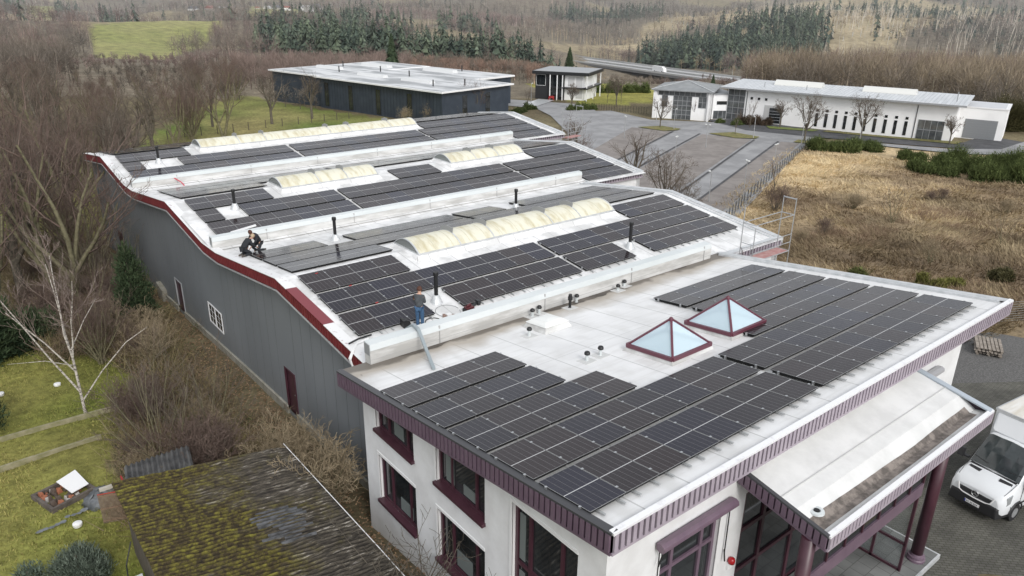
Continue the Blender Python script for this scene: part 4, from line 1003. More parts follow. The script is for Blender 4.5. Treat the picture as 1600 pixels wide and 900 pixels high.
def frow(i, r, segs, detail=False):
    y, z = pf(i, r)
    for k, (a, b) in enumerate(segs): row(a, b, y, z, AA, '%s row block %d of %s hall front slope' % (HB[r], k + 1, BN[i]), '%s hall front slope solar panels' % BN[i], detail, r == 0 and detail)
def brow(i, r, segs):
    y, z = pb(i, r)
    for k, (a, b) in enumerate(segs): row(a, b, y, z, -AA, '%s row block %d of %s hall rear slope' % (['ridge', 'centre', 'gutter'][r], k + 1, BN[i]), '%s hall rear slope solar panels' % BN[i])
frow(0, 0, [(1.82, 5.32), (6.74, 13.62), (13.88, 17.35), (18.74, 25.74)], True)
frow(0, 1, [(1.84, 13.62), (13.88, 25.74)], True)
frow(0, 2, [(1.86, 6.52), (20.98, 25.74)], True)
brow(0, 0, [(1.9, 7.0), (21.1, 25.74)]); brow(0, 1, [(1.9, 13.75), (14.1, 25.74)]); brow(0, 2, [(1.9, 5.4), (7.0, 13.75), (14.1, 16.9), (18.4, 25.74)])
frow(1, 0, [(1.70, 10.28), (10.5, 23.58), (23.85, PR[1])])
frow(1, 1, [(1.70, 2.85), (4.15, 10.28), (10.5, 23.58), (23.85, PR[1])])
frow(1, 2, [(1.70, 6.46), (15.25, 18.66), (27.2, PR[1])])
def frow_low(i, a, b):
    y, z = pf(i, -1); row(a, b, y, z, AA, 'lowest short row of %s hall front slope' % BN[i], '%s hall front slope solar panels' % BN[i])
frow_low(1, 27.45, PR[1])
frow(2, 0, [(1.36, 13.67), (13.95, 26.04), (26.3, PR[2])])
frow(2, 1, [(1.36, 2.6), (5.2, 13.67), (13.95, 26.04), (26.3, PR[2])])
frow(2, 2, [(1.36, 6.3), (27.2, PR[2])]); frow_low(2, 33.6, PR[2])
brow(1, 0, [(1.7, 7.0), (27.4, PR[1])]); brow(1, 1, [(1.7, 13.0), (13.3, 25.8), (26.1, PR[1])]); brow(1, 2, [(1.7, 13.0), (13.3, 25.8), (26.1, PR[1])])
brow(2, 0, [(1.4, 6.6), (27.4, PR[2])]); brow(2, 1, [(1.4, 13.7), (14, 26), (26.3, PR[2])]); brow(2, 2, [(1.4, 13.7), (14, 26), (26.3, PR[2])])
# the remaining far modules as one piece
V = []; F = []; MI = []; UV = []
pv = np.array([v.co[:] for v in PM.vertices]); pfc = np.array([list(p.vertices) for p in PM.polygons]); pmi = np.array([p.material_index for p in PM.polygons])
puv = np.zeros(len(PM.loops) * 2); PM.uv_layers[0].data.foreach_get('uv', puv)
for k, (x, y, z, t, s) in enumerate(rest):
    q = pv * np.array([s, 1, 1]); yy_ = q[:, 1] * cos(t) - q[:, 2] * sin(t); zz = q[:, 1] * sin(t) + q[:, 2] * cos(t)
    V.append(np.stack([q[:, 0] + x, yy_ + y, zz + z], 1)); F.append(pfc + k * len(pv)); MI.append(pmi); UV.append(puv)
if rest:
    o = mesh_np('solar_panel_field', np.concatenate(V), np.concatenate(F), [M['frame'], M['cells'], M['frame_edge']], np.concatenate(MI))
    u = o.data.uv_layers.new(name='UVMap'); u.data.foreach_set('uv', np.concatenate(UV)); stuff(o, 'solar panels covering the rear hall roofs far from the camera', 'solar panels')

# ------------------------------------------------------------------ workers on the roof
def skin_mesh(name, joints, bones, mt, parent, root=0, sub=2):
    """joints: list of (x, y, z, radius); bones: index pairs"""
    me = bpy.data.meshes.new(name); base = world_of(parent)
    me.from_pydata([Vector(j[:3]) - base for j in joints], bones, [])
    o = bpy.data.objects.new(name, me); COL.objects.link(o); o.parent = parent
    m = o.modifiers.new('skin', 'SKIN'); m.use_smooth_shade = True
    for k, j in enumerate(joints):
        sv = me.skin_vertices[0].data[k]; sv.radius = (j[3], j[3] if len(j) < 5 else j[4]); sv.use_root = (k == root)
    s = o.modifiers.new('sub', 'SUBSURF'); s.levels = sub; s.render_levels = sub
    me.materials.append(mt); return o
def chain(J, B, pts, start=None):
    prev = start
    for p in pts:
        J.append(p); i = len(J) - 1
        if prev is not None: B.append((prev, i))
        prev = i
    return prev
def person(label, feet, heading, pose, cloth, legs, hair, shoe):
    """pose holds joint positions in the figure's own frame: x to its left, y forward, z up"""
    root = empty('person', label, 'person', feet)
    c, s = cos(heading), sin(heading)
    def W(p): return (feet[0] + p[0] * c - p[1] * s, feet[1] + p[0] * s + p[1] * c, feet[2] + p[2])
    g = {k: W(v) for k, v in pose.items()}
    def j(k, r): return (*g[k], r)
    # body: one continuous figure, head to toes
    J = []; B = []
    J.append(j('pelvis', .115)); J.append(j('belly', .115)); B.append((0, 1)); J.append(j('chest', .135)); B.append((1, 2)); J.append(j('neck', .055)); B.append((2, 3))
    J.append(j('jaw', .072)); B.append((3, 4)); J.append(j('crown', .088)); B.append((4, 5))
    for sd in 'lr':
        e = chain(J, B, [j(sd + 'sh', .062), j(sd + 'el', .043), j(sd + 'wr', .030), j(sd + 'pa', .034)], 2)
        hp = Vector(g[sd + 'pa']); d = (hp - Vector(g[sd + 'wr'])).normalized(); side = d.cross(Vector((0, 0, 1))); side = side.normalized() if side.length > .1 else Vector((1, 0, 0))
        for f, (off, ln) in enumerate(((-.030, .070), (-.010, .082), (.010, .078), (.028, .062))):
            a = hp + side * off + d * .03; b = a + d * ln * .55; e2 = b + d * ln * .4 + Vector((0, 0, -.028)); chain(J, B, [(*a, .0095), (*b, .009), (*e2, .0075)], e)
        a = hp + side * (.034 if sd == 'l' else -.034) - d * .02; chain(J, B, [(*(a + side * (.014 if sd == 'l' else -.014) + d * .02), .011), (*(a + side * (.02 if sd == 'l' else -.02) + d * .055), .009)], e)
        chain(J, B, [j(sd + 'hip', .088), j(sd + 'kn', .056), j(sd + 'an', .040), j(sd + 'to', .036)], 0)
    body = skin_mesh('body', J, B, M['skin'], root)
    J = []; B = []
    J += [j('pelvis', .165), j('belly', .165), j('chest', .185), j('collar', .085)]; B += [(0, 1), (1, 2), (2, 3)]
    for sd in 'lr': chain(J, B, [j(sd + 'sh', .088), j(sd + 'el', .066), j(sd + 'wr', .050)], 2)
    skin_mesh('jacket', J, B, cloth, root)
    J = []; B = []
    J.append(j('pelvis', .130))
    for sd in 'lr': chain(J, B, [j(sd + 'hip', .108), j(sd + 'kn', .080), j(sd + 'an', .062)], 0)
    skin_mesh('trousers', J, B, legs, root)
    for sd in 'lr':
        a, t = Vector(g[sd + 'an']), Vector(g[sd + 'to']); J = [(*(a + (a - t).normalized() * .05 - Vector((0, 0, .02))), .046), (*a, .055), (*t, .048)]
        skin_mesh('shoe', J, [(0, 1), (1, 2)], shoe, root, 1, 1)
    hd = Vector(g['crown']); fw = Vector(W((pose['jaw'][0], pose['jaw'][1] + 1, pose['jaw'][2]))) - Vector(g['jaw']); fw.normalize(); ax = (hd - Vector(g['jaw'])).normalized()
    fw = (fw - ax * fw.dot(ax)).normalized(); sd_ = ax.cross(fw)
    mid = (hd + Vector(g['jaw'])) / 2
    h = MB(); N = 14; R_ = 8
    vs = []; fs = []
    for a in range(R_ + 1):
        for b in range(N):
            th = a / R_ * pi * .62; ph = 2 * pi * b / N; k = .118 + .008 * sin(5 * ph + a)
            back = 1.0 if cos(ph) < .35 else .82
            vs.append(mid + ax * .035 - fw * .018 + (ax * cos(th) * 1.05 + (fw * cos(ph) + sd_ * sin(ph)) * sin(th) * (.92 if cos(ph) < .3 else .80)) * k)
    for a in range(R_):
        for b in range(N): fs.append((a * N + b, a * N + (b + 1) % N, (a + 1) * N + (b + 1) % N, (a + 1) * N + b))
    h.add(vs, fs); h.build('hair', hair, root, smooth=True)
    f = MB()
    for q in (-1, 1): f.lathe(tuple(mid + fw * .085 + sd_ * .032 * q - ax * .0), [(.001, -.012), (.012, 0), (.001, .012)], 8)
    f.build('eye', M['black'], root)
    f = MB(); nb = mid + fw * .088 - ax * .02; f.add([nb + ax * .03, nb + sd_ * .016 - ax * .02, nb - sd_ * .016 - ax * .02, nb + fw * .03 - ax * .018], [(0, 1, 3), (0, 3, 2), (1, 2, 3)]); f.build('nose', M['skin'], root)
    f = MB(); f.beam(mid + fw * .083 - ax * .062 - sd_ * .024, mid + fw * .083 - ax * .062 + sd_ * .024, .012, .012); f.build('mouth', mat('lip', (.30, .12, .10), .6), root)
    return root
STAND = dict(pelvis=(0, 0, .92), belly=(0, .01, 1.08), chest=(0, .03, 1.30), collar=(0, .05, 1.47), neck=(0, .06, 1.48), jaw=(0, .11, 1.56), crown=(0, .12, 1.66),
    lsh=(.17, .02, 1.38), lel=(.21, .06, 1.12), lwr=(.12, .30, 1.16), lpa=(.09, .38, 1.19), rsh=(-.17, .02, 1.38), rel=(-.22, .05, 1.12), rwr=(-.10, .29, 1.15), rpa=(-.06, .37, 1.18),
    lhip=(.09, 0, .88), lkn=(.10, .02, .48), lan=(.11, -.01, .09), lto=(.13, .15, .045), rhip=(-.09, 0, .88), rkn=(-.09, .03, .48), ran=(-.09, 0, .09), rto=(-.11, .16, .045))
m1 = (4.22, 13.95); person('man with auburn hair in grey coat and jeans standing on the near hall slope', (m1[0], m1[1], hz(m1[1])), radians(-48), STAND, M['coat'], M['jeans'], M['hair'], M['shoe'])
KNEEL = dict(pelvis=(0, -.10, .42), belly=(0, .02, .55), chest=(0, .22, .72), collar=(0, .36, .84), neck=(0, .38, .84), jaw=(0, .47, .86), crown=(0, .52, .94),
    lsh=(.17, .24, .78), lel=(.22, .36, .52), lwr=(.10, .56, .40), lpa=(.07, .63, .36), rsh=(-.17, .24, .78), rel=(-.24, .34, .52), rwr=(-.10, .56, .38), rpa=(-.06, .63, .33),
    lhip=(.09, -.08, .38), lkn=(.14, .28, .13), lan=(.12, -.14, .10), lto=(.12, -.28, .06), rhip=(-.09, -.08, .38), rkn=(-.15, .26, .13), ran=(-.13, -.16, .10), rto=(-.13, -.30, .06))
m2 = (1.75, 26.35); person('worker with blond hair in black clothes kneeling at the left module edge', (m2[0], m2[1], hz(m2[1])), radians(-80), KNEEL, M['blackcloth'], M['blackcloth'], M['hair_blond'], M['shoe'])
BEND = dict(pelvis=(0, -.16, .52), belly=(0, -.02, .68), chest=(0, .16, .90), collar=(0, .27, 1.05), neck=(0, .28, 1.05), jaw=(0, .38, 1.08), crown=(0, .42, 1.17),
    lsh=(.18, .16, .97), lel=(.22, .32, .70), lwr=(.12, .50, .48), lpa=(.10, .56, .42), rsh=(-.18, .16, .97), rel=(-.23, .30, .70), rwr=(-.10, .50, .46), rpa=(-.08, .56, .40),
    lhip=(.09, -.14, .48), lkn=(.15, .22, .30), lan=(.14, -.02, .09), lto=(.15, .14, .05), rhip=(-.09, -.14, .48), rkn=(-.14, .14, .12), ran=(-.13, -.28, .10), rto=(-.13, -.42, .06))
m3 = (2.55, 26.75); person('worker with dark hair in black clothes bending beside the blond worker', (m3[0], m3[1], hz(m3[1])), radians(115), BEND, M['blackcloth'], M['blackcloth'], M['hair'], M['shoe'])

# ------------------------------------------------------------------ tools and cables on the roof
def ring(cx, cy, zf, r, wob=.0, t=.02, turns=1.0, ell=1.0):
    return [(cx + r * cos(2 * pi * k / 28 * turns), cy + r * ell * sin(2 * pi * k / 28 * turns), zf(cy + r * ell * sin(2 * pi * k / 28 * turns)) + t + wob * sin(k * 1.3)) for k in range(29)]
b = MB(); b.tube(ring(4.95, 14.05, hz, .36, .004, .022, .93), .02, 6); b.tube([(4.6, 14.1, hz(14.1) + .03), (4.4, 14.35, hz(14.3) + .03), (4.2, 14.4, hz(14.4) + .04)], .02, 6)
tag(b.build('cable_coil', M['black'], None), 'black cable loop on the white roof beside the standing man', 'cable')
b = MB(); b.tube(ring(5.95, 14.55, hz, .52, .006, .018, .96), .012, 6); tag(b.build('hose', M['grey'], None), 'thin grey hose ring between the plank and the tools', 'hose')
t = empty('tool_bag', 'black open bag at the module edge behind the standing man', 'bag', (3.85, 14.35, hz(14.35)))
b = MB(); z = hz(14.35); b.hexa([(3.65, 14.2, z), (4.0, 14.2, z), (4.0, 14.5, z + .03), (3.65, 14.5, z + .03)], [(3.6, 14.18, z + .34), (3.92, 14.2, z + .28), (3.9, 14.46, z + .30), (3.6, 14.46, z + .40)]); b.build('pouch', M['black'], t, bevel=.02)
b = MB(); b.tube([(3.7, 14.2, z + .3), (3.8, 14.12, z + .45), (3.95, 14.16, z + .3)], .012, 6); b.build('strap', M['black'], t)
b = MB(); z = hz(14.2); b.hexa([(5.45, 14.18, z), (6.0, 13.85, z - .03), (6.1, 14.02, z - .02), (5.55, 14.35, z + .02)], [(5.45, 14.18, z + .1), (6.0, 13.85, z + .07), (6.1, 14.02, z + .08), (5.55, 14.35, z + .12)])
tag(b.build('wooden_plank', mat('reddish_wood', (.24, .16, .13), .8, (.30, .21, .17), 6, .6), None), 'short reddish wooden plank by the parapet', 'plank')
b = MB(); b.box(5.62, 5.82, 14.05, 14.25, z + .10, z + .14); tag(b.build('paper_sheet', M['white'], None), 'white sheet lying on the wooden plank', 'paper')
t = empty('power_tool_case', 'black open tool case with machines beside the parapet', 'tool case', (6.75, 14.25, hz(14.25)))
z = hz(14.1); b = MB(); b.box(6.5, 6.95, 13.95, 14.3, z, z + .16); b.build('case', M['black'], t, bevel=.02)
b = MB(); b.box(6.55, 6.9, 14.0, 14.25, z + .16, z + .24); b.tube([(6.6, 14.1, z + .28), (6.85, 14.2, z + .28)], .05, 8); b.build('machine', mat('dark_red_tool', (.10, .02, .025), .5), t)
b = MB(); b.tube([(7.0, 14.35, z + .08), (7.45, 14.5, z + .12)], .07, 8); b.box(7.35, 7.5, 14.35, 14.55, z, z + .25); b.build('drill', M['dark'], t)
# grey cable duct from the hall over the parapet down to the office roof
b = MB(); pts = [(2.1, 14.05, hz(14.05) + .06), (2.9, 13.75, hz(13.7) + .10), (3.05, 12.5, -.86), (3.0, 12.05, -.86), (2.75, 11.1, rz(11.1) + .28), (2.3, 9.95, rz(9.95) + .06)]
for p, q in zip(pts, pts[1:]): b.beam(p, q, .11, .09)
tag(b.build('cable_duct', mat('grey_blue_duct', (.36, .41, .43), .4, metal=.4), None), 'grey metal cable duct bent over the parapet to the office roof', 'cable duct')
b = MB()
for k in range(4): b.tube([(2.1, 14.2 + k * .03, hz(14.2) + .04), (1.5, 14.0, hz(14) + .10 + k * .02), (1.15, 13.6 + .03 * k, hz(13.7) + .16), (.92, 13.45 + .05 * k, hz(13.4) - .1), (.95, 13.2, hz(13.4) - .6)], .02, 6)
tag(b.build('cable_bundle', M['white'], None), 'white cables looped over the red hall verge', 'cable')
b = MB(); b.tube([(1.2, 14.1, hz(14.1) + .14), (1.7, 14.3, hz(14.3) + .10), (2.3, 14.4, hz(14.4) + .05)], .035, 6); tag(b.build('cable_sleeve', M['black'], None), 'black cable sleeve leading from the modules to the verge', 'cable')
b = MB(); b.beam((3.3, 45.3, -1.45), (3.75, 44.15, -1.80), .05, .05); b.beam((3.75, 44.1, -1.8), (3.8, 43.6, -1.95), .05, .05); tag(b.build('marking_rod', mat('pink_red_rod', (.60, .05, .09), .5), None), 'pink red rod leaning over the far left parapet', 'rod')
b = MB(); b.beam((18.5, 13.0, -1.86), (19.7, 13.1, -1.86), .14, .08); tag(b.build('timber_batten', mat('pale_wood', (.50, .45, .38), .8), None), 'pale timber batten behind the parapet near its right end', 'batten')
b = MB(); b.beam((2.3, 30.0, -1.60), (3.6, 29.7, -1.34), .30, .03); tag(b.build('sheet_strip', M['white'], None), 'white metal strip lying across the middle parapet by the workers', 'metal strip')
for k, (x, y, lab) in enumerate(((2.6, 19.95, 'ridge gap'), (3.35, 18.25, 'upper row gap'), (3.6, 16.4, 'lower row gap'))):
    b = MB(); b.beam((x, y, hz(y) + .12), (x + .13, y + .02, hz(y) + .12), .035, .03); tag(b.build('red_plug', M['red'], None), 'red cable plug in the %s of the near left modules' % lab, 'plug')
# scaffold towers
def scaffold(name_label, P, H, L=2.4, W=.75, rz_=0.0):
    t = empty('scaffold_tower', name_label, 'scaffold', P, rz_)
    def part(nm, segs, mt, r=.026, box=None):
        b = MB()
        for p, q in segs: b.tube([p, q], r, 7)
        return b.build(nm, mt, t, off=(0, 0, 0))
    for x in (0, L):
        for y in (0, W): part('standard', [((x, y, 0), (x, y, H - (1.0 if (x == 0 and y == 0) else 0)))], M['steel'])
    for z in np.arange(2.0, H + .1, 2.0):
        part('ledger', [((0, 0, z), (L, 0, z)), ((0, W, z), (L, W, z))], M['steel']); part('transom', [((0, 0, z), (0, W, z)), ((L, 0, z), (L, W, z))], M['steel'])
    part('brace', [((0, 0, 0), (L, 0, H * .5)), ((L, W, H * .4), (0, W, H * .8))], M['steel'])
    part('top_transom', [((L, 0, H - .05), (L, W, H - .05))], M['alu'], .034)
    d = MB(); d.box(.05, L - .05, .05, W - .05, H - 2.95, H - 2.89); d.build('deck', mat('red_deck', (.36, .16, .15), .7, (.44, .27, .25), 4, .7), t, off=(0, 0, 0))
    part('guard_rail', [((0, 0, H - 1.95), (L, 0, H - 1.95)), ((0, 0, H - 2.4), (L, 0, H - 2.4)), ((0, 0, H - 1.95), (0, W, H - 1.95))], M['steel'], .022)
    part('gate', [((-.05, .1, H - 2.0), (-.05, .1, H - 2.7)), ((-.05, .1, H - 2.7), (-.8, .1, H - 2.6)), ((-.8, .1, H - 2.6), (-.8, .1, H - 1.95)), ((-.8, .1, H - 1.95), (-.05, .1, H - 2.0))], M['steel'], .018)
    return t
scaffold('grey scaffold tower with red deck at the near hall right eaves', (22.3, 11.15, -10.2), 10.9, 3.4, .75)
scaffold('grey scaffold tower at the far right corner of the rear hall', (40.2, 44.6, -11), 11.2, 2.2, .8, radians(10))

# ------------------------------------------------------------------ white box van
def make_van():
    t = empty('box_van', 'white box van with black grille and bumper parked beside the entrance canopy', 'van', (17.1, -2.45, -6.78), radians(-7.6))
    WP = mat('van_white', (.72, .74, .76), .22, spec=.6); BK = mat('van_black', (.018, .018, .02), .5); GL = mat('windscreen', (.02, .026, .028), .05, (.05, .06, .062), 1.2, .6, spec=.9)
    ZO = (0, 0, 0)
    # cab shell: stations along x, each (x, half width low, half width high, z low, z belt, z top)
    st = [(.06, .80, .72, .52, .80, 1.02), (.22, .93, .84, .42, .85, 1.16), (.55, .98, .90, .40, .95, 1.30), (1.00, .99, .88, .40, 1.05, 1.42), (1.42, .995, .84, .40, 1.10, 1.94), (1.86, .995, .80, .40, 1.12, 2.42), (2.30, .995, .76, .40, 1.12, 2.46), (2.62, .995, .76, .40, 1.12, 2.46)]
    b = MB(); rings = []
    for x, wl, wh, zl, zb, zt in st:
        rings.append([(x, -wl, zl), (x, -wl, zb), (x, -wh, zt - .05), (x, -wh * .82, zt), (x, 0, zt + .025), (x, wh * .82, zt), (x, wh, zt - .05), (x, wl, zb), (x, wl, zl)])
    vs = [p for r in rings for p in r]; n = 9; fs = []
    for i in range(len(st) - 1):
        for k in range(n - 1): fs.append((i * n + k, i * n + k + 1, (i + 1) * n + k + 1, (i + 1) * n + k))
        fs.append((i * n + n - 1, i * n, (i + 1) * n, (i + 1) * n + n - 1))
    fs.append(tuple(range(n))); fs.append(tuple((len(st) - 1) * n + k for k in range(n)))
    b.add(vs, fs); cab = b.build('cab', WP, t, off=ZO, smooth=False, bevel=.03)
    for p in cab.data.polygons: p.use_smooth = True
    g = MB()     # windscreen laid on the sloping face
    def fs_(x): # height and half width of the screen face at x
        return 1.47 + (x - 1.02) / (1.80 - 1.02) * (2.38 - 1.47), .86 + (x - 1.02) / .78 * (.76 - .86)
    rows_ = []
    for x in (1.03, 1.20, 1.42, 1.62, 1.83):
        z_, w_ = np.interp(x, [1.00, 1.42, 1.86], [1.42, 1.94, 2.42]), np.interp(x, [1.00, 1.42, 1.86], [.88, .84, .80])
        rows_.append([(x - .03, s * (w_ - .02), z_ + .02 - (.05 if abs(s) == 1 else 0) + (.03 if s == 0 else 0)) for s in (-1, -.85, -.5, 0, .5, .85, 1)])
    for a, c in zip(rows_, rows_[1:]):
        for k in range(6): g.quad(a[k], a[k + 1], c[k + 1], c[k])
    g.build('windscreen', GL, t, off=ZO, smooth=True)
    for s in (-1, 1):
        g = MB(); g.poly([(1.25, s * 1.002, 1.18), (2.2, s * 1.002, 1.18), (2.2, s * .79, 2.3), (1.82, s * .785, 2.28), (1.45, s * .86, 1.85)]); g.build('side_window', GL, t, off=ZO)
        m_ = MB(); m_.box(1.15, 1.30, min(s * 1.0, s * 1.32), max(s * 1.0, s * 1.32), 1.38, 1.45); m_.hexa([(1.10, s * 1.18, 1.36), (1.24, s * 1.18, 1.36), (1.24, s * 1.42, 1.36), (1.10, s * 1.42, 1.36)], [(1.12, s * 1.18, 1.72), (1.24, s * 1.18, 1.72), (1.24, s * 1.40, 1.70), (1.12, s * 1.40, 1.70)]); m_.build('mirror', BK, t, off=ZO, bevel=.02)
        h_ = MB(); h_.hexa([(.10, s * .60, .74), (.30, s * .955, .80), (.50, s * .985, .86), (.30, s * .60, .80)], [(.20, s * .64, .90), (.36, s * .93, 1.12), (.62, s * .955, 1.20), (.40, s * .66, 1.02)]); h_.build('headlight', mat('lamp_glass', (.42, .44, .45), .12, metal=.4), t, off=ZO, bevel=.02)
        v_ = MB(); v_.hexa([(.70, s * .34, 1.30), (.84, s * .32, 1.33), (.88, s * .76, 1.30), (.76, s * .78, 1.27)], [(.70, s * .34, 1.372), (.84, s * .32, 1.412), (.88, s * .74, 1.392), (.76, s * .76, 1.352)]); v_.build('bonnet_vent', BK, t, off=ZO)
        wp = MB(); wp.beam((1.10, s * .10 + .2, 1.60), (1.16, s * .10 + .72 * s, 1.66), .03, .02); wp.build('wiper', BK, t, off=ZO)
    bp_ = MB(); bp_.hexa([(-.02, -.86, .26), (.02, .86, .26), (.75, 1.0, .26), (.75, -1.0, .26)][:1] + [(-.02, .86, .26), (.75, 1.0, .26), (.75, -1.0, .26)], [(.0, -.80, .70), (.0, .80, .70), (.60, 1.0, .76), (.60, -1.0, .76)]); bp_.build('bumper', BK, t, off=ZO, bevel=.05)
    gr = MB(); gr.hexa([(.02, -.50, .74), (.02, .50, .74), (.12, .50, .74), (.12, -.50, .74)], [(.08, -.62, 1.0), (.08, .62, 1.0), (.2, .62, 1.0), (.2, -.62, 1.0)]); gro = gr.build('grille', BK, t, off=ZO)
    br_ = MB()
    for z in (.81, .87, .93): br_.box(.025 + (z - .74) * .2, .05 + (z - .74) * .2, -.52, .52, z - .012, z + .012)
    br_.build('grille_bar', mat('grille_bar', (.08, .08, .085), .4), gro, off=ZO)
    ch = MB(); ch.tube([(.07, -.63, .99), (.02, -.55, .76), (.0, -.4, .715), (-.005, 0, .70), (.0, .4, .715), (.02, .55, .76), (.07, .63, .99)], .022, 8); ch.build('grille_surround', M['white'], gro, off=ZO)
    em = MB(); cz_ = .87; R = .115; em.tube([(.015, R * cos(2 * pi * k / 24), cz_ + R * sin(2 * pi * k / 24)) for k in range(25)], .013, 6, caps=False)
    for a in (90, 210, 330): em.beam((.015, 0, cz_), (.015, R * cos(radians(a)), cz_ + R * sin(radians(a))), .022, .02, up=(1, 0, 0))
    em.build('emblem', M['alu'], gro, off=ZO)
    pn = MB(); pn.box(-.035, -.015, -.26, .26, .42, .53); pn.box(-.037, -.034, .215, .26, .42, .53, 1)
    for y in (.17, .12, .04, -.01, -.08, -.13, -.18): pn.box(-.037, -.034, y - .016, y + .016, .445, .505, 2)
    pn.build('number_plate', [M['white'], mat('plate_blue', (.02, .05, .30), .5), mat('plate_smudge', (.25, .25, .26), .6)], t, off=ZO)
    bx = MB(); bx.box(2.42, 6.7, -1.06, 1.06, .92, 3.12); cg = bx.build('cargo_box', mat('box_white', (.66, .68, .69), .4), t, off=ZO, bevel=.03)
    rf = MB(); rf.box(2.44, 6.68, -1.04, 1.04, 3.12, 3.135); rf.build('box_roof', mat('translucent_box_roof', (.62, .58, .50), .5, (.78, .77, .74), 1.6, .6, stretch=(.4, 2, 1)), cg, off=ZO)
    wd = MB(); wd.hexa([(1.95, -.80, 2.46), (1.95, .80, 2.46), (2.42, .95, 2.40), (2.42, -.95, 2.40)], [(2.0, -.78, 2.52), (2.0, .78, 2.52), (2.42, .98, 3.02), (2.42, -.98, 3.02)]); wd.build('wind_deflector', mat('deflector_white', (.70, .72, .74), .3), t, off=ZO, bevel=.04)
    ed = MB()
    for s in (-1, 1): ed.box(2.40, 6.7, s * 1.06 - .02, s * 1.06 + .02, 3.07, 3.15)
    ed.box(2.40, 2.44, -1.06, 1.06, 3.07, 3.15); ed.build('box_edge', M['alu'], cg, off=ZO)
    cw_ = MB(); cw_.beam((.985, -.80, 1.425), (.985, .80, 1.425), .10, .03); cw_.build('cowl', BK, t, off=ZO)
    for s in (-1, 1):
        gp = MB(); gp.tube([(.30, s * .80, 1.165), (.62, s * .84, 1.315), (.97, s * .83, 1.405)], .009, 5); gp.build('bonnet_gap', mat('gap_dark_%d' % (s + 2), (.10, .10, .10), .6), t, off=ZO)
        dg = MB(); dg.tube([(1.12, s * .998, .55), (1.12, s * .999, 1.15), (1.42, s * .86, 1.93)], .009, 5); dg.tube([(2.28, s * .998, .55), (2.28, s * .999, 1.15)], .009, 5); dg.box(2.02, 2.18, min(s * .995, s * 1.02), max(s * .995, s * 1.02), 1.02, 1.06); dg.box(.9, 2.5, min(s * .99, s * 1.01), max(s * .99, s * 1.01), .62, .70); dg.build('door_trim', BK, t, off=ZO)
    ch_ = MB(); ch_.box(.8, 6.6, -.5, .5, .45, .92); ch_.build('chassis', BK, t, off=ZO)
    for x in (.95, 4.75):
        for s in (-1, 1):
            w_ = MB(); w_.tube([(x, s * .80, .34), (x, s * 1.01, .34)], .34, 24); wo = w_.build('wheel', BK, t, off=ZO)
            r_ = MB(); r_.tube([(x, s * 1.0, .34), (x, s * 1.022, .34)], .19, 16); r_.build('rim', M['steel'], wo, off=ZO)
            a_ = MB(); a_.tube([(x + .42 * cos(pi * k / 10), s * .998, .36 + .42 * sin(pi * k / 10)) for k in range(11)], .035, 6); a_.build('wheel_arch', BK, t, off=ZO)
make_van()

# ------------------------------------------------------------------ pallets on the gravel
def pallet(x, y, z, rz_, label):
    t = empty('wooden_pallet', label, 'pallet', (x, y, z), rz_, 'stacked wooden pallets on the gravel')
    PM_ = mat('weathered_pallet', (.20, .17, .14), .9, (.33, .29, .25), 5, .7)
    d = MB()
    for k in range(7): d.box(-.9, .9, -.6 + k * .186, -.6 + k * .186 + .135, .122, .144)
    d.build('deck_board', PM_, t, off=(0, 0, 0))
    for yy_ in (-.53, 0, .53):
        s = MB()
        for xx in (-.8, 0, .8): s.box(xx - .08, xx + .08, yy_ - .05, yy_ + .05, .022, .10)
        s.box(-.9, .9, yy_ - .06, yy_ + .06, .10, .122); s.box(-.9, .9, yy_ - .06, yy_ + .06, 0, .022); s.build('runner', PM_, t, off=(0, 0, 0))
gz = tz(33.2, 3.0) + .06
for k in range(3): pallet(33.2 + (.05, -.06, .02)[k], 3.0, gz + k * .146, radians((24, 22, 25)[k]), ['bottom', 'middle', 'topmost'][k] + ' weathered pallet of the stack on the gravel')

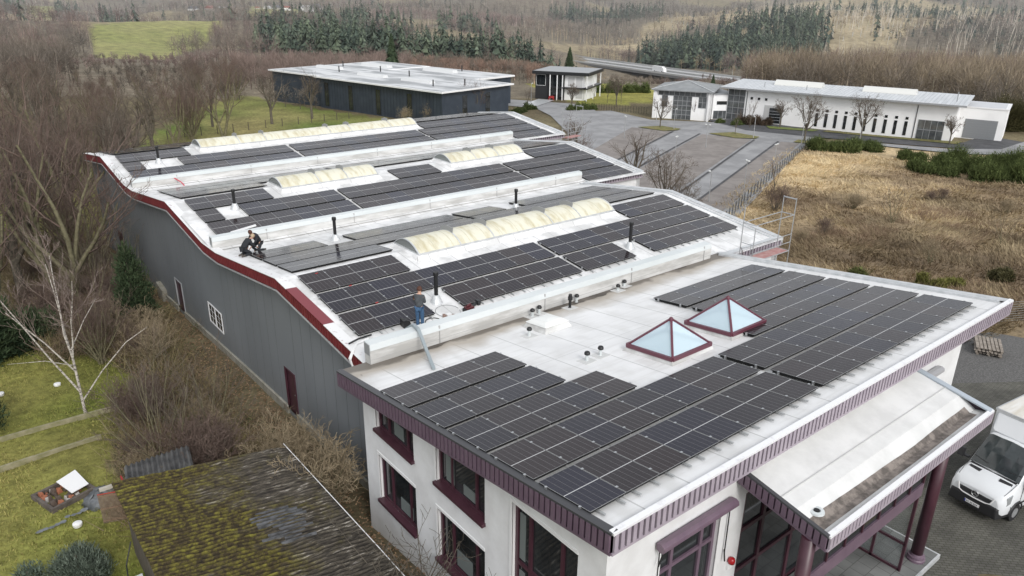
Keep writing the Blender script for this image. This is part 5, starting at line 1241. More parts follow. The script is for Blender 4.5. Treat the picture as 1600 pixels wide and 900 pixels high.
# ------------------------------------------------------------------ garden on the left
def shed():
    t = empty('garden_shed', 'large old wooden shed under a mossy corrugated roof beside the hall', 'shed', (-4.2, 10, -7.8))
    X0, X1, Y0, Y1 = -7.12, -1.35, 1.5, 15.3
    zl = lambda x: -5.0 - (x - X0) / (X1 - X0) * .88
    MS = bpy.data.materials.new('mossy_fibre_cement'); nt, N, L, B = nodes_of(MS); B.inputs['Roughness'].default_value = .95
    tc = N.new('ShaderNodeTexCoord')
    def nz(s, d=6, st=(1, 1, 1)):
        mp = N.new('ShaderNodeMapping'); mp.inputs['Scale'].default_value = st; n = N.new('ShaderNodeTexNoise'); n.inputs['Scale'].default_value = s; n.inputs['Detail'].default_value = d; n.inputs['Roughness'].default_value = .68
        L.new(tc.outputs['Object'], mp.inputs[0]); L.new(mp.outputs[0], n.inputs['Vector']); return n.outputs['Fac']
    def rampc(f, stops):
        r = N.new('ShaderNodeValToRGB'); e = r.color_ramp.elements; e[0].position, e[0].color = stops[0][0], (*stops[0][1], 1); e[1].position, e[1].color = stops[-1][0], (*stops[-1][1], 1)
        for p, c in stops[1:-1]: q = e.new(p); q.color = (*c, 1)
        L.new(f, r.inputs['Fac']); return r.outputs['Color']
    moss = rampc(nz(5, 9), [(.30, (.012, .010, .006)), (.46, (.055, .040, .017)), (.57, (.125, .108, .020)), (.70, (.22, .205, .036))])
    dark = rampc(nz(8, 8, (.22, 1.6, 1)), [(.32, (.014, .012, .010)), (.46, (.055, .047, .038)), (.58, (.12, .105, .082)), (.68, (.50, .47, .43))])
    sx = N.new('ShaderNodeSeparateXYZ'); L.new(tc.outputs['Object'], sx.inputs[0])
    a = N.new('ShaderNodeMath'); a.operation = 'MULTIPLY_ADD'; a.inputs[1].default_value = .16; a.inputs[2].default_value = .38; L.new(sx.outputs[0], a.inputs[0])
    b_ = N.new('ShaderNodeMath'); b_.operation = 'MULTIPLY_ADD'; b_.inputs[1].default_value = 1.5; L.new(nz(.5, 3), b_.inputs[0]); L.new(a.outputs[0], b_.inputs[2])
    c = N.new('ShaderNodeMapRange'); c.inputs['From Min'].default_value = 1.0; c.inputs['From Max'].default_value = 1.42; L.new(b_.outputs[0], c.inputs['Value'])
    mx = N.new('ShaderNodeMix'); mx.data_type = 'RGBA'; L.new(c.outputs[0], mx.inputs[0]); L.new(moss, mx.inputs[6]); L.new(dark, mx.inputs[7]); ph = N.new('ShaderNodeMath'); ph.operation = 'MULTIPLY_ADD'; ph.inputs[1].default_value = 2 * pi / .177; ph.inputs[2].default_value = 10 * 2 * pi / .177; L.new(sx.outputs[1], ph.inputs[0])
    sn = N.new('ShaderNodeMath'); sn.operation = 'SINE'; L.new(ph.outputs[0], sn.inputs[0])
    sr = N.new('ShaderNodeMapRange'); sr.inputs['From Min'].default_value = -1; sr.inputs['From Max'].default_value = .6; sr.inputs['To Min'].default_value = .42; sr.inputs['To Max'].default_value = 1.1; L.new(sn.outputs[0], sr.inputs['Value'])  # shade of the corrugation valleys put into the colour
    cbn = N.new('ShaderNodeCombineColor')
    for k in range(3): L.new(sr.outputs[0], cbn.inputs[k])
    ml = N.new('ShaderNodeMix'); ml.data_type = 'RGBA'; ml.blend_type = 'MULTIPLY'; ml.inputs[0].default_value = 1; L.new(mx.outputs[2], ml.inputs[6]); L.new(cbn.outputs[0], ml.inputs[7])
    L.new(ml.outputs[2], B.inputs['Base Color'])
    bp = N.new('ShaderNodeBump'); bp.inputs['Strength'].default_value = .9; bp.inputs['Distance'].default_value = .05; L.new(nz(16, 6), bp.inputs['Height']); L.new(bp.outputs[0], B.inputs['Normal'])
    # corrugations run down the slope (along x); lapped sheets
    ny = int((Y1 - Y0) / .177) * 6; ylist = [Y0 + (Y1 - Y0) * k / ny for k in range(ny + 1)]; nxs = 5
    V = []; F = []; rg = random.Random(4)
    for s in range(nxs):
        xa = X0 - .12 + (X1 - X0 + .2) * s / nxs; xb = X0 - .12 + (X1 - X0 + .2) * (s + 1) / nxs + .10
        for q, x in enumerate(np.linspace(xa, xb, 9)):
            for k, y in enumerate(ylist): V.append((x - x * 0, y, zl(x) + .040 * sin(2 * pi * y / .177) + (nxs - s) * .012 - q * .0010 + .012 * sin(x * 3 + y) + .07 * (vnoise(np.array([x]), np.array([y]), .22, 3)[0] - .5)))
        o = s * 9 * (ny + 1)
        for q in range(8):
            for k in range(ny): F.append((o + q * (ny + 1) + k, o + (q + 1) * (ny + 1) + k, o + (q + 1) * (ny + 1) + k + 1, o + q * (ny + 1) + k + 1))
    base = np.array([-4.2, 10, -7.8])
    ro = mesh_np('roof', np.array(V) - base, np.array(F), MS, parent=t, smooth=True)
    sk = MB(); sk.quad((-3.6, 8.6, zl(-3.6) + .10), (-2.55, 8.35, zl(-2.55) + .095), (-2.4, 9.5, zl(-2.4) + .095), (-3.4, 9.8, zl(-3.4) + .10))
    pm_ = mat('grey_repair_sheet', (.035, .035, .036), .7, (.13, .135, .145), 5, .7, stretch=(.7, 2, 1))
    sk.v = []; sk.f = []; sk.m = []
    rq = random.Random(12)
    for q in range(11):
        y0 = 9.62 + q * .177 - .045; xa, xb = -4.05 + rq.uniform(-.1, .9), -2.35 + rq.uniform(-.7, .1)
        sk.hexa([(xa, y0, zl(xa) + .03), (xb, y0, zl(xb) + .03), (xb, y0 + .10, zl(xb) + .03), (xa, y0 + .10, zl(xa) + .03)], [(xa, y0 + .02, zl(xa) + .102), (xb, y0 + .02, zl(xb) + .098), (xb, y0 + .08, zl(xb) + .098), (xa, y0 + .08, zl(xa) + .102)])
    sk.build('repair_sheet', pm_, ro)
    wbd = MB(); WD = mat('old_dark_boards', (.060, .048, .038), .9, (.115, .095, .075), 4, .8, stretch=(4, 4, .5))
    k = Y0
    while k < Y1 - .2: wbd.box(X0 + .12, X0 + .15, k, k + .17, -8.2, zl(X0) - .06); k += .18
    k = X0 + .15
    while k < X1 - .2: wbd.box(k, k + .17, Y1 - .16, Y1 - .13, -8.2, zl(k) - .08); k += .18
    wbd.build('wall', WD, t)
    bg = MB(); bg.beam((X0 - .02, Y0, zl(X0) - .07), (X0 - .02, Y1, zl(X0) - .07), .05, .12); bg.beam((X0 - .5, Y1 + .02, zl(X0) - .05), (X0 + .2, Y1 + .02, zl(X0) - .06), .12, .10); bg.build('bargeboard', mat('pale_board', (.40, .37, .32), .8), t)
    gt = MB(); gt.tube([(X1 + .18, Y0, zl(X1) + .05), (X1 + .18, 8, zl(X1) + .05), (X1 + .10, Y1 + .1, zl(X1) + .06)], .016, 6); gt.build('gutter_wire', M['white'], t)
shed()
t = empty('small_shed', 'little red walled shelter with grey corrugated roof behind the mossy shed', 'shed', (-5.7, 17.2, -8.0))
b = MB(); n = 26
for k in range(n):
    xa, xb = -6.75 + 2.35 * k / n, -6.75 + 2.35 * (k + 1) / n; za, zb = (.10 if k % 2 else 0), (0 if k % 2 else .10)
    b.quad((xa, 16.2, -6.35 + za), (xb, 16.2, -6.35 + zb), (xb + .3, 17.9, -6.1 + zb), (xa + .3, 17.9, -6.1 + za))
b.build('roof', mat('grey_corrugated', (.050, .050, .052), .6, (.12, .12, .118), 3, .7), t)
b = MB(); b.box(-6.6, -4.5, 16.35, 16.4, -8.1, -6.45); b.box(-6.65, -6.6, 16.35, 17.8, -8.1, -6.32); b.box(-4.5, -4.45, 16.35, 17.8, -8.1, -6.42); b.build('wall', mat('red_boards', (.30, .02, .02), .7, (.40, .035, .03), 4, .6), t)
def beamthing(name, label, cat, p, q, w_, h_, mt, group=None):
    b = MB(); n = max(2, int((Vector(q) - Vector(p)).length / 1.2)); rg = random.Random(int(p[1] * 10))
    P = [Vector(p).lerp(Vector(q), k / n) for k in range(n + 1)]
    for k in range(n):
        a, c = P[k].copy(), P[k + 1].copy(); a.z = tz(a.x, a.y) + h_ / 2 - .04; c.z = tz(c.x, c.y) + h_ / 2 - .04; a.y += rg.uniform(-.03, .03)
        b.beam(a, c, w_, h_)
    return tag(b.build(name, mt, None), label, cat, group)
EDG = mat('weathered_edging', (.30, .27, .18), .9, (.20, .19, .10), 2.5, .7)
beamthing('garden_edging', 'upper pale beam edging the lawn terrace by the birch', 'edging', (-11.5, 26.75, 0), (-2.2, 26.7, 0), .13, .27, EDG)
beamthing('garden_edging', 'lower pale beam edging the lawn terrace', 'edging', (-11.5, 23.9, 0), (-6.3, 24.2, 0), .13, .25, EDG)
# frame bed with rubbish, white sheet, slate path, fence panel, white lids
gx, gy = -8.35, 20.4; z = tz(gx, gy)
t = empty('raised_bed', 'dark timber frame full of rubble on the lawn', 'raised bed', (gx, gy, z), radians(18))
b = MB(); b.box(-.85, .85, -.8, -.68, 0, .2); b.box(-.85, -.73, -.68, .8, 0, .2); b.box(.73, .85, -.68, .8, 0, .19); b.box(-.73, .73, .68, .8, 0, .19); b.build('frame', mat('dark_timber', (.075, .062, .052), .9, (.13, .11, .095), 3, .7), t, off=(0, 0, 0))
b = MB(); rg = random.Random(8)
for k in range(40): x, y, s = rg.uniform(-.7, .7), rg.uniform(-.65, .65), rg.uniform(.05, .13); b.hexa([(x - s, y - s, 0), (x + s, y - s * .7, 0), (x + s * .8, y + s, 0), (x - s, y + s * .8, 0)], [(x - s * .6, y - s * .5, .1 + s), (x + s * .5, y - s * .5, .12 + s), (x + s * .5, y + s * .5, .08 + s), (x - s * .5, y + s * .6, .12 + s)], rg.choice([0, 0, 0, 1, 2]))
stuff_ = b.build('rubble', [mat('rubble_brown', (.10, .075, .06), .9), mat('rubble_pale', (.42, .40, .38), .8), mat('rubble_orange', (.34, .13, .07), .8)], t, off=(0, 0, 0)); stuff_['kind'] = 'stuff'
b = MB(); c_, s_n = cos(radians(22)), sin(radians(22)); q = lambda x, y, zz: (gx + .35 + x * c_ - y * s_n, gy + .15 + x * s_n + y * c_, z + zz)
b.hexa([q(-.36, -.55, .28), q(.30, -.6, .32), q(.52, .62, .40), q(-.30, .55, .36)], [q(-.36, -.55, .30), q(.30, -.6, .34), q(.52, .62, .42), q(-.30, .55, .38)]); tag(b.build('white_sheet', M['white'], None), 'white board lying across the dark timber frame on the lawn', 'board')
b = MB(); rg = random.Random(5)
for k in range(9):
    x, y = -9.45 + k * .19, 18.35 + k * .07; zz = tz(x, y) + .03; s = rg.uniform(.10, .17); y += rg.uniform(-.12, .12); b.poly([(x + s * cos(a * pi / 3 + k) * rg.uniform(.8, 1.1), y + s * .8 * sin(a * pi / 3 + k) * rg.uniform(.8, 1.1), zz + .03) for a in range(6)])
stuff(b.build('slate_path', mat('slate', (.11, .12, .13), .6, (.20, .215, .23), 3, .7), None), 'trail of grey slate slabs on the lawn', 'slabs')
b = MB(); x, y = -7.25, 19.15; zz = tz(x, y)
b.lathe((x, y, zz - .05), [(.66, 0), (.60, .16), (.50, .28), (.36, .38), (.20, .44), (.02, .46)], 17); rg = random.Random(6); b.v = [(p[0] + rg.uniform(-.09, .09), p[1] + rg.uniform(-.09, .09), p[2] + rg.uniform(-.06, .06)) for p in b.v]; o = b.build('covered_heap', mat('grey_tarp', (.085, .092, .10), .6, (.17, .18, .19), 2.5, .7, bump=.8, bscale=5), None, smooth=True); tag(o, 'small heap under grey sheeting beside the wicker fence', 'heap')
t = empty('wicker_fence', 'brown wicker fence panel at the corner of the mossy shed', 'fence', (-7.0, 17.4, tz(-6.8, 16)))
b = MB(); zf = tz(-6.8, 16)
for k in range(26): b.beam((-7.5 + k * .034, 17.6 - k * .012, zf), (-7.5 + k * .034, 17.6 - k * .012, zf + 1.25), .03, .03)
b.build('reed_panel', mat('brown_reed', (.16, .12, .085), .9, (.24, .19, .13), 6, .7), t)
b = MB()
for zz in (.12, .65, 1.2): b.beam((-7.52, 17.57, zf + zz), (-6.6, 17.25, zf + zz), .03, .05)
b.build('rail', mat('reed_rail', (.22, .15, .10), .8), t); b = MB(); b.beam((-7.52, 17.58, zf + 1.29), (-6.6, 17.26, zf + 1.29), .03, .03); b.build('red_edge', mat('red_tape', (.36, .05, .03), .7), t)
for k, (x, y) in enumerate(((-8.3, 18.0), (-9.35, 32.1), (-6.95, 31.4))):
    zz = tz(x, y); b = MB(); b.lathe((x, y, zz), [(.15, 0), (.17, .10), (.16, .14), (.05, .17)], 14); tag(b.build('white_tub', M['white'], None), ['white round lid on the lawn near the wicker fence', 'white tub at the far left end of the garden', 'white tub on the lawn left of the birch'][k], 'tub')
x, y = -7.25, 9.9; zz = tz(x, y); t = empty('garden_bin', 'grey metal bin with wire frame against the shed wall', 'garden bin', (x, y, zz))
b = MB(); b.hexa([(-7.75, 9.7, zz), (-7.35, 9.7, zz), (-7.25, 12.2, zz + .1), (-7.6, 12.2, zz + .1)], [(-7.75, 9.7, zz + .25), (-7.35, 9.7, zz + .25), (-7.25, 12.2, zz + .75), (-7.6, 12.2, zz + .75)]); b.build('box', mat('grey_bin', (.27, .28, .29), .5), t)
b = MB(); b.tube([(-7.95, 9.9, zz), (-7.9, 10.8, zz + .7), (-7.6, 12.6, zz + 1.5), (-7.3, 13.0, zz + 2.0)], .02, 6); b.build('wire_frame', M['black'], t)
b = MB(); b.hexa([(-7.7, 12.2, zz + .76), (-7.25, 12.2, zz + .76), (-7.2, 12.75, zz + .80), (-7.6, 12.75, zz + .80)], [(-7.7, 12.2, zz + .80), (-7.25, 12.2, zz + .80), (-7.2, 12.75, zz + .85), (-7.6, 12.75, zz + .85)]); b.build('lid', M['white_metal'], t)
b = MB(); a = Vector((-2.9, 17.2, tz(-2.9, 17.2)))
for p, q in ((a, a + Vector((.1, 0, .95))), (a + Vector((.1, 0, .95)), a + Vector((.9, -.1, .35))), (a, a + Vector((.75, -.1, .10)))): b.beam(p, q, .06, .06)
tag(b.build('trestle', M['white'], None), 'white triangular frame poking out of the brush behind the shed', 'frame')

# ------------------------------------------------------------------ neighbouring buildings
def local(o): return dict(parent=o, off=(0, 0, 0))
def ubox(b, *a): b.box(*a)
GZ = -11.0
# long white hall: x along its front (left to right), y into depth
wt = empty('white_hall', 'long white building with pale metal roof and narrow slit windows beyond the car park', 'industrial building', (108.65, 75.97, GZ), atan2(39.87 - 75.17, 120.53 - 109.65))
D = 11.0
b = MB(); b.box(0, 37, 0, D, -1, 5.75); b.build('wall', M['offwhite'], **local(wt))
b = MB(); b.hexa([(-1.2, -1.3, 5.7), (38.2, -1.3, 5.7), (38.2, D + .6, 6.1), (-1.2, D + .6, 6.1)], [(-1.2, -1.3, 5.88), (38.2, -1.3, 5.88), (38.2, D + .6, 6.28), (-1.2, D + .6, 6.28)])
for k in range(1, 66): x = -1.2 + 39.4 * k / 66; b.hexa([(x - .02, -1.3, 5.88), (x + .02, -1.3, 5.88), (x + .02, D + .6, 6.28), (x - .02, D + .6, 6.28)], [(x - .02, -1.3, 5.92), (x + .02, -1.3, 5.92), (x + .02, D + .6, 6.32), (x - .02, D + .6, 6.32)], 1)
b.build('roof', [mat('pale_standing_seam', (.50, .52, .54), .4, (.60, .62, .64), .5, .8, stretch=(3, .3, 1)), mat('seam_shadow', (.42, .44, .46), .5)], **local(wt))
b = MB(); b.box(-1.25, 38.25, -1.36, -1.30, 5.65, 5.92); b.build('eaves_edge', M['grey'], **local(wt))
for x0 in (6.4, 21.6):
    b = MB(); n = 10; P = [(x0, 6.0 + 2.6 * k / n, 6.2 + .8 * sin(pi * k / n)) for k in range(n + 1)]; b.prism([(x0, 6.0, 5.9), (x0, 8.6, 6.0)][::-1] + P, (8.4, 0, 0)); b.build('rooflight', mat('pale_rooflight_%d' % x0, (.66, .66, .63), .3), **local(wt))
for k, (x, z) in enumerate(((5.6, .9), (13.0, .9), (36.4, 1.6))):
    b = MB(); b.tube([(x, 3.0, 5.6), (x, 3.0, 5.9 + z)], .07, 8); b.build('roof_pipe', M['grey'], **local(wt))
def pane(x0, x1, z0, z1, nx=1, nz=1, fm=None, nm='window', par=None):
    par = par or wt
    f = MB(); f.box(x0 - .06, x1 + .06, -.05, .02, z0 - .06, z0); f.box(x0 - .06, x1 + .06, -.05, .02, z1, z1 + .06); f.box(x0 - .06, x0, -.05, .02, z0, z1); f.box(x1, x1 + .06, -.05, .02, z0, z1)
    for k in range(1, nx): xx = x0 + (x1 - x0) * k / nx; f.box(xx - .035, xx + .035, -.05, .02, z0, z1)
    for k in range(1, nz): zz = z0 + (z1 - z0) * k / nz; f.box(x0, x1, -.045, .02, zz - .035, zz + .035)
    w_ = f.build(nm, fm or M['dark'], **local(par)); g = MB(); g.box(x0, x1, -.02, .01, z0, z1); g.build('pane', M['glass_dark'] if nm != 'glazing' else M['glass_grey'], w_, off=(0, 0, 0)); return w_
pane(.15, 3.2, .1, 5.5, 3, 5, M['grey'], 'glazing')
pane(7.9, 9.9, .15, 2.75, 1, 5, M['grey'], 'gate'); b = MB(); b.box(6.9, 7.8, -.04, .01, 0, 3.2); b.box(10.0, 10.3, -.04, .01, 0, 3.2); b.box(7.8, 10.0, -.04, .01, 2.85, 3.2); b.build('gate_surround', mat('pale_grey_panel', (.50, .50, .50), .6), **local(wt))
for x in (4.3, 5.6, 6.9): pane(x, x + .32, 4.0, 4.32)
for k in range(10):
    x = 15.9 + k * 1.56; pane(x, x + .36, .4, 2.55); pane(x + .03, x + .36, 2.95, 3.25)
pane(31.9, 35.6, .05, 3.05, 4, 2, M['grey'], 'glazing')
for x in (31.4, 3.6):
    b = MB(); b.tube([(x, -.06, 0), (x, -.06, 5.3)], .06, 6); b.build('downpipe', M['dark'], **local(wt))
b = MB(); b.box(37.0, 43.6, 5.6, 14, -1, 4.9); b.build('annexe', M['offwhite'], **local(wt))
b = MB(); b.box(36.95, 43.75, 5.5, 14.1, 4.9, 5.08); b.box(37.3, 43.2, 5.9, 13.7, 5.08, 5.12, 1); b.build('annexe_roof', [M['white'], mat('pale_membrane', (.55, .56, .58), .6)], **local(wt))
b = MB(); 
for k in range(16): b.box(38.0, 42.6, 5.54 + (.02 if k % 2 else 0), 5.60, .1 + k * .19, .1 + (k + 1) * .19)
b.build('roller_door', mat('grey_roller_door', (.22, .23, .24), .5), **local(wt))
# link between the halls
lk = empty('link_block', 'low white link block between the glass fronted building and the long white hall', 'link building', (106.4, 77.4, GZ), atan2(-.6, 1))
b = MB(); b.box(0, 4.2, 0, 9, -1, 4.4); b.build('wall', M['offwhite'], **local(lk)); b = MB(); b.box(-.1, 4.4, -.15, 9.1, 4.4, 4.6); b.build('roof', M['grey'], **local(lk))
pane(.8, 3.0, 2.7, 3.2, 1, 1, None, 'window', lk); pane(.3, 3.8, .1, 1.5, 4, 1, M['grey'], 'glazing', lk)
# glass fronted block: x along its left-facing front
gb = empty('glass_building', 'square white building with tall grid glazed front and shallow hipped metal roof', 'office building', (98.9, 84.7, GZ), atan2(76.5 - 84.7, 103.6 - 98.9))
Wg = 9.6
b = MB(); b.box(0, Wg, 0, 10.5, -1, 5.1); b.build('wall', M['offwhite'], **local(gb))
b = MB(); pk = (Wg / 2, 5.2, 6.5); e = [(-.7, -.9, 5.25), (Wg + .9, -.9, 5.25), (Wg + .9, 11.4, 5.25), (-.7, 11.4, 5.25)]
for k in range(4): b.poly([e[k], e[(k + 1) % 4], pk])
b.hexa([(p[0], p[1], 5.08) for p in e], e); b.build('roof', mat('grey_seamed_roof', (.21, .22, .225), .5, (.27, .28, .285), .8, .8), **local(gb))
b = MB()
for k in (0, 1, 2): b.beam((e[k][0], e[k][1], 5.30), (pk[0], pk[1], 6.55), .2, .06)
b.build('hip_flashing', M['flash'], **local(gb))
pane(3.3, 6.6, 0.05, 4.2, 4, 5, M['grey'], 'glazing', gb); pane(.5, 9.1, 4.25, 5.0, 9, 1, M['grey'], 'glazing', gb); pane(1.2, 2.2, 2.2, 4.2, 1, 2, M['grey'], 'glazing', gb); pane(7.9, 9.2, 2.3, 4.2, 2, 2, M['grey'], 'glazing', gb)
for q_ in ((-.35, .25), (Wg - .05, Wg + .28)):
    b = MB(); b.box(*q_, -.5, 10.5, -1, 5.0); b.build('fin_wall', M['white'], **local(gb))
# dark villa
vl = empty('dark_villa', 'two storey dark and white cube villa with flat roof and balcony', 'house', (98.7, 119.0, GZ), atan2(109.46 - 118.95, 104.21 - 98.63))
b = MB(); b.box(0, 6.6, 0, 10.5, -1, 5.1); b.build('wall', mat('black_render', (.022, .023, .026), .7), **local(vl))
b = MB(); b.box(6.6, 11.0, .2, 10.3, -1, 5.0); b.build('white_wing', M['offwhite'], **local(vl))
b = MB(); b.box(-.5, 12.2, -.9, 11.3, 5.1, 5.75); b.box(-.2, 11.9, -.6, 11.0, 5.75, 5.78, 1); b.build('roof', [M['dark'], mat('grey_gravel_roof', (.34, .35, .36), .8)], **local(vl))
b = MB(); b.box(6.4, 12.0, -1.0, .2, 2.35, 2.6); b.box(11.0, 12.1, -1.0, 10.8, 2.35, 2.6); b.build('balcony', M['dark'], **local(vl))
for q_ in [(11.75, 11.95, y - .1, y + .1) for y in (-.8, 4.5, 10.4)] + [(x - .1, x + .1, -.8, -.6) for x in (3.6, 5.2, 6.4)]:
    b = MB(); b.box(*q_, -.5, 5.1); b.build('post', M['white'], **local(vl))
pane(.25, 2.3, 2.7, 4.9, 1, 1, M['white'], 'window', vl); pane(3.2, 6.4, .1, 2.2, 4, 1, None, 'window', vl); pane(3.2, 6.4, 2.7, 4.9, 4, 1, None, 'window', vl)
BF = mat('pale_blind_far', (.55, .55, .55), .7)
for q_ in ((7.4, 8.8, .12, .2, 2.8, 4.7), (9.2, 10.6, .12, .2, .3, 4.7)):
    b = MB(); b.box(*q_); b.build('blind', BF, **local(vl))
b = MB(); b.box(3.6, 4.8, -1.6, -1.2, .25, .35); b.box(3.6, 3.75, -1.6, -1.2, -.1, .25); b.box(4.65, 4.8, -1.6, -1.2, -.1, .25); b.box(3.6, 4.8, -1.25, -1.18, .35, .7); bench = tag(b.build('garden_bench', mat('red_bench', (.34, .03, .03), .6), None, off=(0, 0, 0)), 'red bench standing in front of the dark villa', 'bench')
bench.location = vl.location; bench.rotation_euler = vl.rotation_euler
# dark navy hall
nv = empty('navy_hall', 'wide dark navy hall with pale flat roof behind the rear hall', 'industrial building', (54.8, 133.0, GZ), atan2(-33.5, 6.7))
Ln = 34.2
b = MB(); b.box(0, Ln, 0, 17.4, -1, 5.5); b.box(-18, 0, 1.2, 30, -1, 5.4); b.box(0, 24, 17.4, 30, -1, 5.3)
for k in range(40): x = Ln * (k + .5) / 40; b.box(x - .02, x + .02, -.03, .005, 0, 5.4, 1)
b.build('wall', [M['navy'], mat('navy_seam', (.02, .026, .036), .6)], **local(nv))
b = MB(); b.box(-.6, Ln + .9, -.9, 17.9, 5.5, 5.75); b.box(-18.6, -.6, .6, 30.6, 5.4, 5.68); b.box(-.6, 24.6, 17.9, 30.6, 5.3, 5.6); b.build('roof_edge', M['white'], **local(nv))
b = MB(); b.box(.0, Ln + .5, -.4, 17.4, 5.75, 5.77); b.box(-18.0, -1.0, 1.1, 30.0, 5.68, 5.70); b.box(0, 24, 18.4, 30.0, 5.6, 5.62); nro = b.build('roof', mat('weathered_membrane', (.30, .31, .32), .6, (.62, .63, .64), .16, .9, stretch=(.5, 2, 1)), **local(nv))
RLM = mat('pale_rooflights', (.66, .67, .67), .4)
for (x, y, w_, h_) in ((4, 6, 8, 1.6), (17, 6, 8, 1.6), (-15, 10, 8, 1.6), (-12, 20, 9, 1.8), (5, 23, 9, 1.8)):
    b = MB(); b.hexa([(x, y, 5.6), (x + w_, y, 5.6), (x + w_, y + h_, 5.6), (x, y + h_, 5.6)], [(x + .1, y + .3, 6.25), (x + w_ - .1, y + .3, 6.25), (x + w_ - .1, y + h_ - .3, 6.25), (x + .1, y + h_ - .3, 6.25)]); b.build('rooflight', RLM, nro, off=(0, 0, 0))
for (x, y) in ((2, 14), (13, 12), (28, 4), (-4, 8), (-13, 16), (12, 28), (31, 9)):
    b = MB(); b.tube([(x, y, 5.6), (x, y, 6.9)], .12, 8); b.build('roof_vent', M['dark'], nro, off=(0, 0, 0))
for x in (1.6, 9.0, 17.0, 25.5): pane(x, x + 1.1, .2, 4.6, 1, 1, M['black'], 'window', nv)
for y in (5, 11):
    b = MB(); b.box(Ln - .01, Ln + .03, y, y + 1.2, .4, 4.6); b.build('window', M['glass_dark'], **local(nv))

# ------------------------------------------------------------------ lamps, fences, bits of the car park
def lamp(x, y, label, h=3.7, n=2):
    z = tz(x, y); t = empty('street_lamp', label, 'street lamp', (x, y, z), rnd.uniform(0, 3), 'slim lamps around the car park')
    b = MB(); b.tube([(0, 0, 0), (0, 0, h)], [.055, .04], 8); b.tube([(0, 0, 0), (0, 0, .5)], .075, 8); b.build('pole', M['steel'], t, off=(0, 0, 0))
    for s in ((-1, 1) if n == 2 else (1,)):
        b = MB(); b.tube([(0, 0, h - .12), (s * .22, 0, h + .05)], .025, 6); b.lathe((s * .30, 0, h - .02), [(.04, .13), (.16, .08), (.17, .04), (.08, -.04), (.02, -.05)], 12); b.build('lamp_head', mat('lamp_head', (.62, .63, .62), .4) if 'lamp_head' not in bpy.data.materials else bpy.data.materials['lamp_head'], t, off=(0, 0, 0), smooth=True)
for k, (x, y) in enumerate(((78.4, 72.8), (71.4, 56.6), (82.75, 60.2), (95.6, 81.3), (57.6, 40.1), (65.8, 41.3), (77.8, 45.3), (96.8, 53.0), (91.2, 73.5), (95.3, 60.6), (108.4, 49.8), (88.8, 108.5), (57.5, 72))):
    lamp(x, y, ['two headed lamp between the far bays, left of the first island', 'two headed lamp standing in the middle brown bay, nearest', 'two headed lamp standing in the middle brown bay, farther',
     'slim lamp by the round bush in front of the glass building', 'lamp at the near end of the fence row', 'second lamp from the near end along the fence', 'third lamp from the near end along the fence',
     'lamp at the far end of the fence by the tree', 'small lamp beside the first grassy island', 'small lamp beside the second grassy island', 'lamp rising above the broom before the white hall', 'tall lamp in front of the dark villa', 'lamp behind the rear hall roof'][k], 4.6 if k == 11 else 3.5, 2 if k not in (4, 8, 9, 11, 12) else 1)
def fence(name, label, P, h, step, mt, mesh_h=None, wires=4, group=None, pr=.03):
    t = empty(name, label, 'fence', (P[0][0], P[0][1], tz(*P[0])), 0, group)
    pts_ = []
    for a, c in zip(P, P[1:]):
        l = math.hypot(c[0] - a[0], c[1] - a[1]); n = max(1, round(l / step))
        pts_ += [(a[0] + (c[0] - a[0]) * k / n, a[1] + (c[1] - a[1]) * k / n) for k in range(n)]
    pts_.append(P[-1]); G_ = [Vector((x, y, tz(x, y))) for x, y in pts_]
    for g in G_:
        b = MB(); b.tube([g - Vector((0, 0, .2)), g + Vector((0, 0, h))], pr, 6); b.build('post', mt, t)
    b = MB()
    for k in range(wires):
        zz = h * (.12 + .83 * k / max(1, wires - 1))
        for p, q in zip(G_, G_[1:]): b.beam(p + Vector((0, 0, zz)), q + Vector((0, 0, zz)), .012, .012)
    b.build('wire', mt, t); return t
fence('post_fence', 'grey steel post fence between the car park and the dry field', [(47.5, 31.6), (60, 37.2), (75, 43.3), (97.5, 52.2)], 1.35, 1.55, mat('fence_steel', (.10, .11, .12), .5, metal=.3), wires=6, pr=.05)
fence('mesh_fence', 'wire mesh fence beside the pallets on the gravel yard', [(27.5, 11.0), (30.5, 8.5), (35.5, 5.6), (39.5, 4.6), (46, 2)], 1.5, 2.3, M['steel'], wires=9)
fence('meadow_fence', 'old wooden post fence along the meadow behind the halls', [(20, 112), (33, 113.5), (42, 114.5), (52, 115.5)], 1.3, 2.6, mat('fence_wood', (.085, .07, .055), .9), wires=3, pr=.06)
fence('bar_fence', 'dark bar fence in front of the villa lawn', [(96.5, 99.0), (98.2, 95.1), (99.8, 90.8), (101.0, 88.5)], 1.3, .55, M['black'], wires=3, pr=.025)
t = empty('waste_container', 'green waste container beside the white hall annexe', 'container', (139, 41.2, tz(139, 41.2)))
b = MB(); z = tz(139, 41.2); b.hexa([(138.1, 40.6, z), (139.9, 40.6, z), (139.9, 41.8, z), (138.1, 41.8, z)], [(138, 40.5, z + 1.3), (140, 40.5, z + 1.3), (140, 41.9, z + 1.3), (138, 41.9, z + 1.3)]); b.build('body', mat('green_bin', (.02, .06, .045), .5), t); b = MB(); b.hexa([(137.95, 40.45, z + 1.3), (140.05, 40.45, z + 1.3), (140.05, 41.95, z + 1.3), (137.95, 41.95, z + 1.3)], [(138.2, 40.7, z + 1.5), (139.8, 40.7, z + 1.5), (139.8, 41.7, z + 1.5), (138.2, 41.7, z + 1.5)]); b.build('lid', mat('green_lid', (.03, .08, .06), .5), t)

